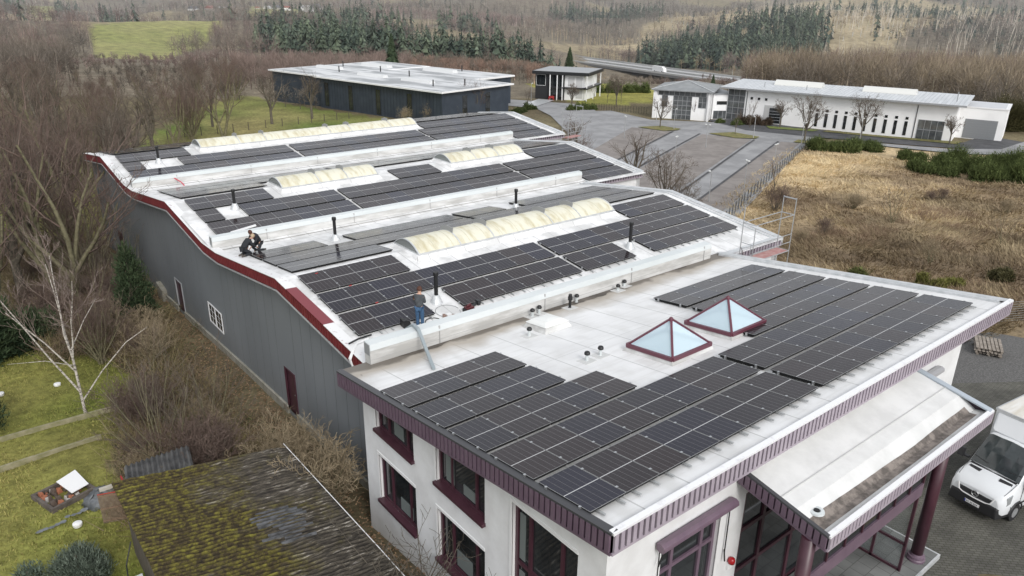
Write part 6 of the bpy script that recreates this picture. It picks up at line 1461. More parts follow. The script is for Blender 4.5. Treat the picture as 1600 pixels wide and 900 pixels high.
# ------------------------------------------------------------------ motorway bridge in the valley
t = empty('motorway_bridge', 'long pale motorway bridge crossing the valley on concrete piers', 'bridge', (404, 323, -45))
A_ = Vector((431, 512, -40)); B_ = Vector((402.6, 294, -40)); d = (B_ - A_).normalized(); n = Vector((-d.y, d.x, 0)); A_ -= d * 90; B_ += d * 260
CN = mat('bridge_concrete', (.40, .40, .39), .8, (.50, .50, .49), .05, .6)
def lane(o, w_, z0, z1, mt, nm, par):
    b = MB(); p, q = A_ + n * o, B_ + n * o; b.hexa([p - n * w_ + Vector((0, 0, z0)), p + n * w_ + Vector((0, 0, z0)), q + n * w_ + Vector((0, 0, z0)), q - n * w_ + Vector((0, 0, z0))], [p - n * w_ + Vector((0, 0, z1)), p + n * w_ + Vector((0, 0, z1)), q + n * w_ + Vector((0, 0, z1)), q - n * w_ + Vector((0, 0, z1))]); return b.build(nm, mt, par)
lane(0, 15, -1.6, 0, mat('bridge_deck', (.16, .16, .16), .8), 'deck', t); lane(-7.5, 5.4, .01, .05, mat('pale_carriageway', (.40, .40, .405), .7), 'carriageway', t); lane(7.5, 5.4, .01, .05, mat('pale_carriageway_b', (.42, .42, .42), .7), 'carriageway', t)
lane(-14.6, .3, 0, 1.0, CN, 'parapet', t); lane(14.6, .3, 0, 1.0, CN, 'parapet', t); lane(0, .3, .06, .9, CN, 'parapet', t)
for k in range(9):
    p = A_ + d * (60 + k * 52); b = MB(); b.box(-2.2, 2.2, -9, 9, -30, -1.6); o = b.build('pier', CN, t, off=(0, 0, 0)); o.location = p - t.location; o.rotation_euler = (0, 0, atan2(d.y, d.x))
def truck(f, off, label, L, H, W_, cab):
    p = A_.lerp(B_, f) + n * off + Vector((0, 0, .05)); t_ = empty('lorry' if L > 6 else 'car', label, 'lorry' if L > 6 else 'car', p, atan2(d.y, d.x))
    b = MB(); b.box(-L / 2, L / 2 - cab, -W_ / 2, W_ / 2, .5, H); b.build('cargo_body', M['white'], t_, off=(0, 0, 0), bevel=.05)
    b = MB(); b.hexa([(L / 2 - cab + .1, -W_ / 2, .5), (L / 2, -W_ / 2, .5), (L / 2, W_ / 2, .5), (L / 2 - cab + .1, W_ / 2, .5)], [(L / 2 - cab + .1, -W_ / 2, H * .8), (L / 2 - cab * .35, -W_ / 2, H * .8), (L / 2 - cab * .35, W_ / 2, H * .8), (L / 2 - cab + .1, W_ / 2, H * .8)]); b.build('cab', M['offwhite'], t_, off=(0, 0, 0))
    for x in (-L * .3, L * .32):
        b = MB(); b.tube([(x, -W_ / 2 - .02, .5), (x, W_ / 2 + .02, .5)], .5 if L > 6 else .33, 12); b.build('wheel', M['black'], t_, off=(0, 0, 0))
truck(.455, -8, 'white lorry driving on the motorway bridge', 12, 3.9, 2.5, 2.2); truck(.592, 8, 'first of two pale cars near the right end of the bridge', 5.4, 2.0, 2.0, 1.8); truck(.602, -8, 'second of two pale cars near the right end of the bridge', 4.8, 1.7, 1.9, 1.8)
# tiny white village houses on the far left ridge
def house(x, y, w_, l_, h_, rz_, label, rc):
    z = tz(x, y) - 1; t_ = empty('village_house', label, 'house', (x, y, z), rz_, 'pale houses on the far ridge')
    b = MB(); b.box(-w_ / 2, w_ / 2, -l_ / 2, l_ / 2, 0, h_); b.build('wall', M['white'], t_, off=(0, 0, 0)); b = MB(); b.prism([(-w_ / 2 - .4, -l_ / 2 - .3, h_), (w_ / 2 + .4, -l_ / 2 - .3, h_), (0, -l_ / 2 - .3, h_ + w_ * .32)], (0, l_ + .6, 0)); b.build('roof', rc, t_, off=(0, 0, 0))
RCS = [mat('slate_roof_far', (.12, .12, .13), .7), mat('red_roof_far', (.26, .10, .075), .7), mat('pale_roof_far', (.50, .50, .50), .6)]

# ------------------------------------------------------------------ vegetation
NR = np.random.default_rng(11)
def segs_mesh(name, S, mt, sides=3):
    """S rows: x0 y0 z0 x1 y1 z1 r0 r1 -> tapered prisms"""
    S = np.asarray(S, float); a, b, r0, r1 = S[:, 0:3], S[:, 3:6], S[:, 6], S[:, 7]
    d = b - a; d /= np.maximum(np.linalg.norm(d, axis=1, keepdims=True), 1e-9)
    ref = np.where(np.abs(d[:, 2:3]) > .9, np.array([[1., 0, 0]]), np.array([[0, 0, 1.]])); u = np.cross(d, ref); u /= np.linalg.norm(u, axis=1, keepdims=True); v = np.cross(d, u)
    V = []
    for end, r in ((a, r0), (b, r1)):
        for k in range(sides):
            t = 2 * pi * k / sides; V.append(end + (u * cos(t) + v * sin(t)) * r[:, None])
    V = np.stack(V, 1).reshape(-1, 3); n = len(S); o = np.arange(n)[:, None] * (2 * sides)
    F = np.concatenate([np.concatenate([o + k, o + (k + 1) % sides, o + sides + (k + 1) % sides, o + sides + k], 1) for k in range(sides)], 0)
    return mesh_np(name, V, F, mt)
def grow(seed, H, fork=.3, limbs=4, lev=(6, 6, 5), spread=.9, r0=.16, up=.25, twig=.012, lean=0.0, multi=1, len0=.55, ratio=.52):
    """bare broadleaf tree; returns thick segments and twig segments"""
    rg = random.Random(seed); thick = []; thin = []
    def rv(): return Vector((rg.gauss(0, 1), rg.gauss(0, 1), rg.gauss(0, 1))).normalized()
    def branch(p, d, L, r, lv, maxlv):
        n = 4 if lv < 2 else (3 if lv < maxlv else 2); pts = [p.copy()]; dirs = []
        for k in range(n):
            d = (d + rv() * (.16 + .05 * lv) + Vector((0, 0, up * .35))).normalized(); q = pts[-1] + d * L / n; dirs.append(d.copy())
            ra, rb = r * (1 - .62 * k / n), r * (1 - .62 * (k + 1) / n)
            (thick if lv <= 1 else thin).append((*pts[-1], *q, max(ra, twig * .6), max(rb, twig * .5))); pts.append(q)
        if lv >= maxlv: return
        m = lev[min(lv, len(lev) - 1)]; m = max(2, m + rg.randint(-1, 1))
        for k in range(m):
            t = .28 + .72 * (k + rg.random()) / m; i = min(n - 1, int(t * n)); q = pts[i].lerp(pts[i + 1], t * n - i)
            ax = dirs[i].cross(rv()); ax = ax.normalized() if ax.length > .05 else Vector((1, 0, 0))
            ang = rg.uniform(.45, .95) * spread; nd = (Matrix.Rotation(ang, 3, ax) @ dirs[i]).normalized()
            branch(q, nd, L * ratio * rg.uniform(.75, 1.2) * (1.15 - .35 * t), r * .42 * (1.1 - .4 * t), lv + 1, maxlv)
    for s in range(multi):
        a = 2 * pi * s / max(1, multi) + rg.random(); base = Vector((cos(a), sin(a), 0)) * (.12 * (multi > 1)); d = Vector((cos(a) * .28 * (multi > 1) + lean, sin(a) * .28 * (multi > 1), 1)).normalized()
        hf = H * fork * rg.uniform(.8, 1.2); top = base + d * hf; thick.append((*base, *(base + d * hf * .5), r0, r0 * .86)); thick.append((*(base + d * hf * .5), *top, r0 * .86, r0 * .78))
        for k in range(limbs):
            b = 2 * pi * k / limbs + rg.uniform(-.4, .4); tl = rg.uniform(.25, .75) * spread; nd = (d * 1.0 + Vector((cos(b), sin(b), 0)) * tl).normalized()
            branch(top - d * hf * rg.uniform(0, .25), nd, H * len0 * rg.uniform(.85, 1.15), r0 * .6, 1, 1 + len(lev))
        branch(top, d, H * len0 * 1.05, r0 * .62, 1, 1 + len(lev))
    return thick, thin
TPL = {}
def template(key, bark, twigm, **kw):
    a, b = grow(**kw); f_ = kw['H'] / max(max(q[5] for q in a), max(q[5] for q in b))
    a = [tuple(v * f_ for v in q[:6]) + (q[6] * f_ ** .6, q[7] * f_ ** .6) for q in a]; b = [tuple(v * f_ for v in q[:6]) + q[6:] for q in b]
    o1 = segs_mesh('trunk', a, bark, 6); o2 = segs_mesh('crown', b, twigm, 3)
    for o in (o1, o2): COL.objects.unlink(o)
    TPL[key] = (o1.data, o2.data); bpy.data.objects.remove(o1); bpy.data.objects.remove(o2)
def plant(key, x, y, s, label, cat='tree', group=None, name='bare_tree', sz=None, z=None, rot=None):
    zz = (tz(x, y) if z is None else z) - .08; t = empty(name, label, cat, (x, y, zz), rnd.uniform(0, 6.28) if rot is None else rot, group); t.scale = (s, s, sz or s)
    for nm, me in zip(('trunk', 'crown'), TPL[key]):
        o = bpy.data.objects.new(nm, me); COL.objects.link(o); o.parent = t
    return t
template('oak', M['bark'], M['twig'], seed=1, H=11, fork=.22, limbs=4, lev=(6, 6, 4), r0=.28, len0=.44, ratio=.5, twig=.016)
template('oak2', M['bark'], M['twig'], seed=2, H=11, fork=.28, limbs=5, lev=(6, 6, 4), r0=.28, len0=.42, ratio=.52, twig=.016, spread=1.05)
template('ash', M['bark_moss'], M['twig_red'], seed=3, H=14, fork=.18, limbs=3, lev=(6, 6, 4), r0=.24, len0=.5, ratio=.48, twig=.014, multi=2, up=.5)
template('thicket', M['bark_moss'], M['twig_red'], seed=4, H=9, fork=.08, limbs=3, lev=(6, 6, 4), r0=.14, len0=.55, ratio=.5, twig=.013, multi=4, up=.45)
template('willow', M['bark_moss'], M['twig_tan'], seed=5, H=6, fork=.1, limbs=3, lev=(6, 6, 4), r0=.08, len0=.5, ratio=.52, twig=.013, multi=4, up=.35, spread=1.1)
template('lime', M['bark'], M['twig'], seed=6, H=7.4, fork=.22, limbs=6, lev=(7, 6, 4), r0=.13, len0=.42, ratio=.52, twig=.022, spread=1.25, up=.15)
template('sapling', M['bark'], M['twig_red'], seed=7, H=5, fork=.3, limbs=3, lev=(6, 5), r0=.05, len0=.45, ratio=.4, twig=.010, up=.6, spread=.7)
template('shrub', M['bark'], M['twig_red'], seed=8, H=2.2, fork=.04, limbs=4, lev=(6, 6, 3), r0=.03, len0=.7, ratio=.5, twig=.009, multi=5, up=.3, spread=1.1)
template('shrub_tan', M['bark_moss'], M['twig_tan'], seed=9, H=2.2, fork=.04, limbs=4, lev=(6, 6, 3), r0=.03, len0=.7, ratio=.5, twig=.010, multi=5, up=.3, spread=1.1)
template('round', M['bark'], M['twig'], seed=10, H=5.2, fork=.32, limbs=6, lev=(7, 7, 4), r0=.11, len0=.34, ratio=.5, twig=.022, spread=1.1)
template('birch', M['birch_bark'], M['birch_twig'], seed=12, H=9.5, fork=.3, limbs=3, lev=(7, 7, 4), r0=.075, len0=.50, ratio=.44, twig=.014, up=.55, spread=.8)
template('office_shrub', M['bark'], M['bark'], seed=24, H=3.6, fork=.06, limbs=3, lev=(6, 4), r0=.035, len0=.75, ratio=.40, twig=.012, multi=3, up=.35, spread=1.1)
template('twiggy', M['bark_moss'], M['twig'], seed=14, H=4.0, fork=.05, limbs=3, lev=(6, 4), r0=.03, len0=.75, ratio=.36, twig=.010, multi=3, up=.45, spread=.9)

# trees close on the left, in front of and beside the hall
near = [('ash', -4.4, 43.5, 1.15, 'tall multi stemmed bare tree nearest the hall wall, its crown above the far left corner'), ('oak', -6.6, 46.5, 1.1, 'big bare tree left of the tall multi stemmed one'),
        ('ash', -8.8, 40.5, 1.0, 'mossy bare tree at the left picture edge behind the garden'), ('thicket', -2.6, 48, 1.05, 'bushy bare tree against the grey hall wall'), ('ash', -3.6, 55, 1.25, 'bare tree by the far corner of the grey wall'),
        ('oak2', -8, 55, 1.2, 'wide bare tree in the left wood, second row'), ('thicket', -11, 48, 1.2, 'bushy bare tree far left in the second row'), ('ash', -12.5, 58, 1.2, 'slim bare tree far left in the third row'), ('thicket', -1.8, 61, 1.25, 'bushy bare tree just behind the hall corner')]
for k, x, y, s, lab in near: plant(k, x, y, s, lab, group='bare trees left of the hall')
bt = plant('birch', -6.4, 27.3, 1.0, 'leaning white birch with bare pale limbs beside the lawn edging', name='birch_tree', rot=.9)
bl = MB()   # extra low limbs of the birch
z0 = tz(-6.4, 27.3)
for pts, r in (([(-6.4, 27.3, z0 + 1.2), (-7.3, 27.6, z0 + 3.2), (-8.3, 28.1, z0 + 5.6), (-9.1, 28.6, z0 + 7.4)], [.05, .036, .024, .008]), ([(-6.4, 27.3, z0 + .7), (-5.4, 27.0, z0 + 2.1), (-4.2, 26.7, z0 + 3.4), (-3.2, 26.5, z0 + 4.0)], [.04, .03, .02, .007]), ([(-6.4, 27.3, z0 + 2.6), (-7.5, 27.0, z0 + 3.3), (-8.9, 26.7, z0 + 3.7)], [.026, .016, .006]), ([(-6.4, 27.3, z0 + 3.4), (-5.6, 27.6, z0 + 4.6), (-4.9, 27.9, z0 + 5.4)], [.026, .016, .006])):
    bl.tube([(p[0] + 6.4, p[1] - 27.3, p[2] - z0) for p in pts], r, 7)
o = bl.build('limb', M['birch_bark'], bt, off=(0, 0, 0)); o.rotation_euler = (0, 0, -.9)
rg = random.Random(21); kinds = ['oak', 'oak2', 'ash', 'thicket']
def ok_spot(x, y, P, r): return all((x - a) ** 2 + (y - b) ** 2 > r * r for a, b in P)
def top_limit(x, y):
    """wood edges stay low where the far meadow lies open behind them"""
    a = math.degrees(atan2(x - CAM.x, y - CAM.y) - YAW); px_ = 800 + FPX * tan(radians(max(-60, min(60, a)))); row_ = np.interp(px_, [0, 60, 125, 150, 255, 285, 420, 520], [70, 62, 80, 96, 96, 74, 66, 70])
    return CAM.z - (row_ + 13) / FPX * math.hypot(x - CAM.x, y - CAM.y)
HT = dict(oak=11, oak2=11, ash=14, thicket=9)
def band(n, fx, group, label, keys, smin, smax, gap, name='bare_tree'):
    P = []; tries = 0
    while len(P) < n and tries < 9000:
        tries += 1; x, y = fx()
        if not ok_spot(x, y, P, gap): continue
        P.append((x, y)); kk_ = rg.choice(keys); s_ = rg.uniform(smin, smax); lim = (top_limit(x, y) - tz(x, y)) / HT[kk_] * rg.uniform(.85, 1.08); plant(kk_, x, y, max(.35, min(s_, lim)), label, group=group, name=name)
band(26, lambda: (rg.uniform(-18, 9), rg.uniform(62, 92)), 'bare trees of the left wood', 'bare brown tree among many in the wood behind the hall, left', ['thicket', 'oak2', 'oak', 'ash'], .85, 1.15, 3.6)
band(24, lambda: (rg.uniform(-15, 30), rg.uniform(96, 140)), 'bare trees behind the left wood', 'bare brown tree among many beyond the first wood', kinds, .95, 1.35, 5.0)
band(26, lambda: (rg.uniform(-10, 46), rg.uniform(140, 200)), 'bare trees in front of the far meadow', 'bare grey brown tree among many below the far meadow', kinds, 1.0, 1.5, 7.0)
for k, (x, y, s, key, lab) in enumerate(((29, 119, .8, 'oak', 'bare round tree left on the meadow behind the rear hall'), (38.3, 117, .85, 'oak', 'bare spreading tree in the middle of the meadow fence'), (46.5, 119, .85, 'oak2', 'bare tree in front of the navy hall, its crown over the dark wall'), (24, 113, .85, 'thicket', 'tan bushy tree at the left end of the meadow fence'))): plant(key, x, y, s, lab, group='trees on the meadow')
for k, (x, y, s, lab) in enumerate(((61.5, 103, 1.15, 'large tan bush before the navy hall, left'), (65, 101.5, 1.0, 'tan bush before the navy hall, middle'), (70, 102.5, 1.35, 'brown bush before the right end of the navy hall'), (57.5, 105, .9, 'low tan bush at the foot of the navy wall'))): plant('willow' if k != 2 else 'thicket', x, y, s * .62, lab, 'bush', 'bushes in front of the navy hall', 'bare_bush')
# car park trees
for key, x, y, s, lab in (('lime', 90.8, 76.2, .78, 'round bare tree on the first grassy island'), ('sapling', 95.6, 64.3, 1.05, 'thin bare tree trunk on the second grassy island'), ('sapling', 103.9, 67.3, 1.15, 'slim bare tree before the glazed left end of the white hall'),
        ('round', 108.2, 64.2, 1.0, 'pruned bare tree right of the white hall gate'), ('lime', 99.6, 54.2, 1.08, 'wide bare tree at the far end of the car park fence'), ('lime', 109.4, 50.2, 1.02, 'wide bare tree before the narrow windows of the white hall'), ('round', 116.6, 39.6, .95, 'pruned bare tree before the right glazed corner of the white hall'),
        ('lime', 50.5, 40.5, .95, 'bare tree close behind the middle hall corner'), ('oak', 53.5, 47.5, .72, 'bare spreading tree behind the middle hall verge'), ('thicket', 49.5, 54, .85, 'bushy bare tree between the rear hall and the car park'), ('oak2', 57.5, 62, .7, 'bare tree behind the far scaffold'), ('lime', 46.0, 35.0, .8, 'low bare tree behind the near hall verge'),
        ('sapling', 65.6, 37.2, 1.0, 'bare sapling on the field side of the post fence'), ('round', 93.2, 101.2, 1.05, 'bare tree before the villa'), ('sapling', 86.8, 107.2, 1.0, 'young tree left of the villa'), ('round', 103.5, 99, 1.25, 'dark bare tree on the villa lawn beside the glass building'),
        ('sapling', 104, 106, .8, 'first thin tree on the villa lawn'), ('sapling', 106, 104, .8, 'second thin tree on the villa lawn'), ('sapling', 107.5, 101.5, .85, 'third thin tree on the villa lawn'), ('sapling', 102.6, 78.5, .9, 'thin young tree before the glass front')):
    plant(key, x, y, s, lab, group='trees around the car park')
plant('shrub', 60.2, 33.4, 1.5, 'round reddish brown shrub by the post fence in the dry field', 'shrub', name='red_shrub'); plant('twiggy', 64.5, 23.0, 1.15, 'tangled bare bush in the middle of the dry field', 'bush', name='bare_bush'); plant('willow', 52, 14, .42, 'low bare bush in the brown part of the dry field', 'bush', name='bare_bush')
plant('office_shrub', -.9, 6.2, 1.1, 'bare shrub with long twigs in front of the lower office windows', 'shrub', name='bare_shrub', z=-7.6); plant('office_shrub', -.8, 3.4, 1.0, 'bare shrub at the foot of the office wall nearest the camera', 'shrub', name='bare_shrub', z=-7.6)
plant('shrub_tan', -.5, 13.6, 1.7, 'olive tan bush at the grey wall beside the shed roof', 'shrub', name='tan_bush'); plant('shrub_tan', -1.3, 15.8, 1.4, 'olive tan bush behind the shed roof edge', 'shrub', name='tan_bush')
plant('willow', -2.3, 30.5, .55, 'reddish bare bush between garden and grey wall', 'bush', name='bare_bush'); plant('thicket', -4.6, 33.0, .55, 'bare thicket left of the dark cypress', 'bush', name='bare_bush')

for k in range(48):
    while True:
        x, y = rg.uniform(-6.5, -.2), rg.uniform(16.5, 52)
        if not inpoly(np.array([x]), np.array([y]), [(-12, 15), (-6.9, 15), (-6.2, 20), (-5.6, 24), (-2.4, 26.5), (-4.2, 34), (-12, 36)])[0] and not (x > -2.2 and 17 < y < 30): break
    plant(rg.choice(['shrub', 'shrub_tan', 'twiggy', 'shrub']), x, y, rg.uniform(.8, 1.5), 'bare brown shrub among many in the brush beside the hall', 'shrub', 'bare shrubs in the brush beside the hall', 'bare_shrub')

# conifers
def conifer_mesh(seed, H, R, n, mt, droop=.35, core=True, tipw=.35):
    rg_ = np.random.default_rng(seed); t = rg_.random(n) ** .85; ph = rg_.random(n) * 2 * pi; rad = R * (1 - t) ** .8 * rg_.uniform(.55, 1.1, n) + .06 * R
    z = H * (.06 + .93 * t); o = np.stack([np.cos(ph), np.sin(ph), np.zeros(n)], 1); s = np.stack([-np.sin(ph), np.cos(ph), np.zeros(n)], 1); wd = rad * tipw * rg_.uniform(.6, 1.3, n) + .03
    a = np.stack([np.zeros(n), np.zeros(n), z + rad * .10], 1) + o * rad[:, None] * .15; b = o * rad[:, None] + np.stack([np.zeros(n), np.zeros(n), z - rad * droop], 1)
    m = (a + b) / 2; m[:, 2] += rad * .06
    V = np.stack([a, m - s * wd[:, None], b, m + s * wd[:, None]], 1).reshape(-1, 3); F = np.arange(4 * n).reshape(-1, 4)
    ob = mesh_np('crown', V, F, mt); COL.objects.unlink(ob); me = ob.data; bpy.data.objects.remove(ob)
    b = MB(); b.tube([(0, 0, 0), (0, 0, H * .5), (0, 0, H * .97)], [R * .07 + .05, R * .04 + .03, .015], 7); ob = b.build('trunk', M['bark']); COL.objects.unlink(ob); me2 = ob.data; bpy.data.objects.remove(ob)
    return me2, me
TPL['cypress'] = conifer_mesh(1, 5.2, 1.15, 5200, M['needle'], droop=-.6, tipw=.10); TPL['bluespruce'] = conifer_mesh(2, 2.1, 1.2, 7000, M['needle_blue'], droop=-.25, tipw=.045); TPL['spruce'] = conifer_mesh(3, 14, 3.4, 1500, M['needle'], droop=.3, tipw=.2); TPL['dome'] = conifer_mesh(4, 3.4, 1.9, 5200, M['laurel'], droop=-.3, tipw=.07)
plant('spruce', 139, 152, .75, 'single dark spruce left of the motorway bridge', 'tree', name='spruce_tree'); plant('spruce', 89, 164, .95, 'dense dark columnar conifer behind the navy hall', 'tree', name='cypress_tree')
plant('spruce', 130.5, 96, .42, 'dark little conifer behind the link block', 'tree', name='spruce_tree')

# loose masses of small faces with a colour of their own
M['attr_leaf'] = attr_mat('leaf_mass', nscale=3, var=.25, bump=0); M['attr_twig'] = attr_mat('twig_mass', nscale=3, var=.2, bump=0)
class Mass:
    def __init__(s): s.V = []; s.C = []
    def tri(s, a, b, c, col): s.V.append(np.stack([a, b, c], 1)); s.C.append(np.repeat(col[:, None], 3, 1))
    def build(s, name, mt, label, cat):
        V = np.concatenate(s.V).reshape(-1, 3); C = np.concatenate(s.C).reshape(-1, 3); F = np.arange(len(V)).reshape(-1, 3)
        return stuff(mesh_np(name, V, F, mt, cols=C), label, cat)
def unit(n): v = NR.normal(size=(n, 3)); return v / np.linalg.norm(v, axis=1, keepdims=True)
def lerpc(a, b, t): return np.array(a)[None] * (1 - t[:, None]) + np.array(b)[None] * t[:, None]
def leaf_blob(m, cx, cy, cz, rx, ry, rz_, n, size, ca, cb):
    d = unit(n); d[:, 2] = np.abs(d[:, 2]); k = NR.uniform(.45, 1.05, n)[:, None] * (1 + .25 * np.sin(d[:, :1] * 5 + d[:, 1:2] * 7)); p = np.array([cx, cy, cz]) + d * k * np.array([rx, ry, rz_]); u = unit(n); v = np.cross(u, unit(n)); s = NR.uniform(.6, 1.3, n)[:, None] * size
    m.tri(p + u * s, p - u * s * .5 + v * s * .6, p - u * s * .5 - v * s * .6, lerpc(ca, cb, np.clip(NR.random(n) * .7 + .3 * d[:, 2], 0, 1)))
def twigs(m, p, L, wd, ca, cb, upb=.6):
    n = len(p); d = unit(n); d[:, 2] = np.abs(d[:, 2]) + upb; d /= np.linalg.norm(d, axis=1, keepdims=True); s = np.cross(d, unit(n)); s /= np.linalg.norm(s, axis=1, keepdims=True); l = L * NR.uniform(.5, 1.3, n)[:, None]
    m.tri(p - s * wd, p + s * wd, p + d * l, lerpc(ca, cb, NR.random(n)))
def in_rects(x, y): return ((x > .0) & (x < 40) & (y > -3) & (y < 60.5)) | ((x > -7.3) & (x < -1.1) & (y < 15.6) & (y > 0))
# brush between garden, shed and hall
mb_ = Mass(); lf = Mass(); n = 1900
x = NR.uniform(-6.8, 1.1, n); y = NR.uniform(15.5, 62, n); keep = (~inpoly(x, y, [(-12, 15), (-6.9, 15), (-6.2, 20), (-5.6, 24), (-2.4, 26.5), (-4.2, 34), (-12, 36)])) & ((x < .1) | (NR.random(n) < .25)) & ~((x > -1.6) & (y > 17) & (y < 36) & (NR.random(n) < .55)) & ~((x > -.9) & (y > 14) & (NR.random(n) < .8))
x, y = x[keep], y[keep]; z = terr(x, y)
for a, b, c in zip(x, y, z):
    k = int(NR.integers(34, 60)); p = np.array([a, b, c]) + NR.normal(size=(k, 3)) * np.array([.45, .45, .05]); p[:, 2] = c + np.abs(p[:, 2] - c) + NR.random(k) * .5
    r = NR.random()
    twigs(mb_, p, NR.uniform(.5, 1.4), .012, *(((.11, .08, .055), (.24, .18, .12)) if r < .6 else ((.15, .125, .06), (.30, .25, .13))), upb=.25)
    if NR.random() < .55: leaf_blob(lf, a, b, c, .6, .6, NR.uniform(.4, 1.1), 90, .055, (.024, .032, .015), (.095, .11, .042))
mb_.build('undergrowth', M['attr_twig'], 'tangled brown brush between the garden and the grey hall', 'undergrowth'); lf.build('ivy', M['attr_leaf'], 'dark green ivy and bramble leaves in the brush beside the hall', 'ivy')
# dead leaves on the path along the wall
m = Mass(); n = 15000; x = NR.uniform(-4, 1.2, n); y = NR.uniform(4, 60, n); k = ~((x < -1.2) & (y < 15.6)) & ~inpoly(x, y, LAWN); x, y = x[k], y[k]; p = np.stack([x, y, terr(x, y) + .05], 1); u = unit(len(x)); u[:, 2] *= .4; v = np.cross(u, np.array([0, 0, 1.])); m.tri(p + u * .07, p - u * .05 + v * .05, p - u * .05 - v * .05, lerpc((.14, .08, .045), (.38, .26, .16), NR.random(len(x)))); m.build('leaf_litter', M['attr_leaf'], 'brown fallen leaves along the grey hall wall', 'leaf litter')
# lawn tufts
m = Mass(); n = 42000; x = NR.uniform(-16, -3, n); y = NR.uniform(4, 40, n); k = inpoly(x, y, LAWN) & ~((np.abs(x + 8.3) < .9) & (np.abs(y - 20.4) < .9)); x, y = x[k], y[k]; p = np.stack([x, y, terr(x, y) - .02], 1); t = np.clip(1.5 * vnoise(x, y, 11, 2) - .3 + .5 * (vnoise(x, y, 3.1, 1) - .5) + NR.normal(size=len(x)) * .15, 0, 1); d = unit(len(x)); d[:, 2] = np.abs(d[:, 2]) + .4; s = np.cross(d, unit(len(x))); m.tri(p - s * .022, p + s * .022, p + d * .11, lerpc((.135, .18, .028), (.30, .265, .095), t)); m.build('grass', M['attr_leaf'], 'short yellow green lawn grass in the garden', 'grass')
# dry grass of the field
m = Mass(); n = 150000; r = NR.uniform(28, 120, n); a = YAW + np.radians(NR.uniform(2, 40, n)); x = CAM.x + r * np.sin(a); y = CAM.y + r * np.cos(a)
cl_ = vnoise(x, y, 1.3, 31); k = inpoly(x, y, FIELD) & (cl_ + NR.random(n) * .5 > .48) & ~((x > 18) & (x < 33.5) & (y < 6) & (y > -6)) & ~((x < 40) & (y < 3.6)); x, y, r = x[k], y[k], r[k]; n = len(x); p = np.stack([x, y, terr(x, y) - .03], 1)
b2 = vnoise(x, y, 11, 2); a1 = vnoise(x, y, 3.1, 1); t = np.clip(.6 * a1 + .9 * b2 - .35 + NR.normal(size=n) * .18, 0, 1); wv = vnoise(x, y, 4, 41) * 6.28
d = np.stack([np.cos(wv) * .8, np.sin(wv) * .8, np.full(n, .75)], 1) + NR.normal(size=(n, 3)) * .35; d /= np.linalg.norm(d, axis=1, keepdims=True); s = np.cross(d, unit(n)); s /= np.linalg.norm(s, axis=1, keepdims=True); l = NR.uniform(.25, .8, n)[:, None] * (.6 + .6 * a1[:, None]); w_ = (.012 + r * .00042)[:, None]
m.tri(p - s * w_, p + s * w_, p + d * l, lerpc((.22, .165, .105), (.68, .55, .34), t) * (1 - .34 * field_brown(x, y))[:, None]); m.build('dry_grass', M['attr_leaf'], 'matted straw coloured grass of the open field', 'dry grass')
# low brown brush patches in the field
m = Mass()
for k in range(260):
    x_, y_ = rg.uniform(36, 75), rg.uniform(2, 26)
    if not inpoly(np.array([x_]), np.array([y_]), FIELD)[0] or vnoise(np.array([x_]), np.array([y_]), 9, 77)[0] < .45 or (x_ < 40 and y_ < 6): continue
    kk = 70; p = np.array([x_, y_, tz(x_, y_)]) + NR.normal(size=(kk, 3)) * np.array([.5, .5, .02]); twigs(m, p, .75, .014, (.17, .115, .08), (.34, .25, .17), upb=.7)
m.build('brushwood', M['attr_twig'], 'low reddish brown brush spread over the field', 'brush')
for k in range(12):
    x, y = rg.uniform(44, 82), rg.uniform(5, 30)
    if inpoly(np.array([x]), np.array([y]), FIELD)[0]: plant(rg.choice(['shrub', 'shrub_tan', 'twiggy']), x, y, rg.uniform(.6, 1.0), 'low bare shrub among several scattered over the dry field', 'shrub', 'bare shrubs scattered over the dry field', 'bare_shrub')
# evergreen broom and laurel clumps, each a bush of its own
def bush(name, label, pts, col=((.035, .05, .016), (.12, .15, .05)), group=None, size=.17, spiky=True):
    x0, y0 = pts[0][:2]; t = empty(name, label, 'bush', (x0, y0, tz(x0, y0)), 0, group); m = Mass(); base = np.array([x0, y0, tz(x0, y0)])
    pts = [(x_ + NR.normal() * rx * .45 * (q > 0), y_ + NR.normal() * rx * .45 * (q > 0), rx * NR.uniform(.45, .8), rz__ * NR.uniform(.55, 1.2)) for (x_, y_, rx, rz__) in pts for q in range(3)]
    for (x_, y_, rx, rz__) in pts:
        n_ = int(900 * rx * rx) + 300; leaf_blob(m, x_, y_, tz(x_, y_), rx, rx, rz__, n_, size, *col)
        if spiky:
            q = np.array([x_, y_, tz(x_, y_)]) + NR.normal(size=(n_ // 2, 3)) * np.array([rx * .45, rx * .45, .1]); q[:, 2] = np.abs(q[:, 2] - tz(x_, y_)) + tz(x_, y_) + rz__ * .35; twigs(m, q, rz__ * .75, .03, *col, upb=.9)
    V = np.concatenate(m.V).reshape(-1, 3) - base; C = np.concatenate(m.C).reshape(-1, 3); mesh_np('foliage', V, np.arange(len(V)).reshape(-1, 3), M['attr_leaf'], cols=C, parent=t); b = MB()
    for (x_, y_, rx, rz__) in pts: b.tube([(x_ - x0, y_ - y0, tz(x_, y_) - base[2] - .1), (x_ - x0 + .1, y_ - y0, tz(x_, y_) - base[2] + rz__ * .6)], .05, 5)
    b.build('stem', M['bark'], t, off=(0, 0, 0)); return t
G_ = 'dark green broom bushes before the white hall'
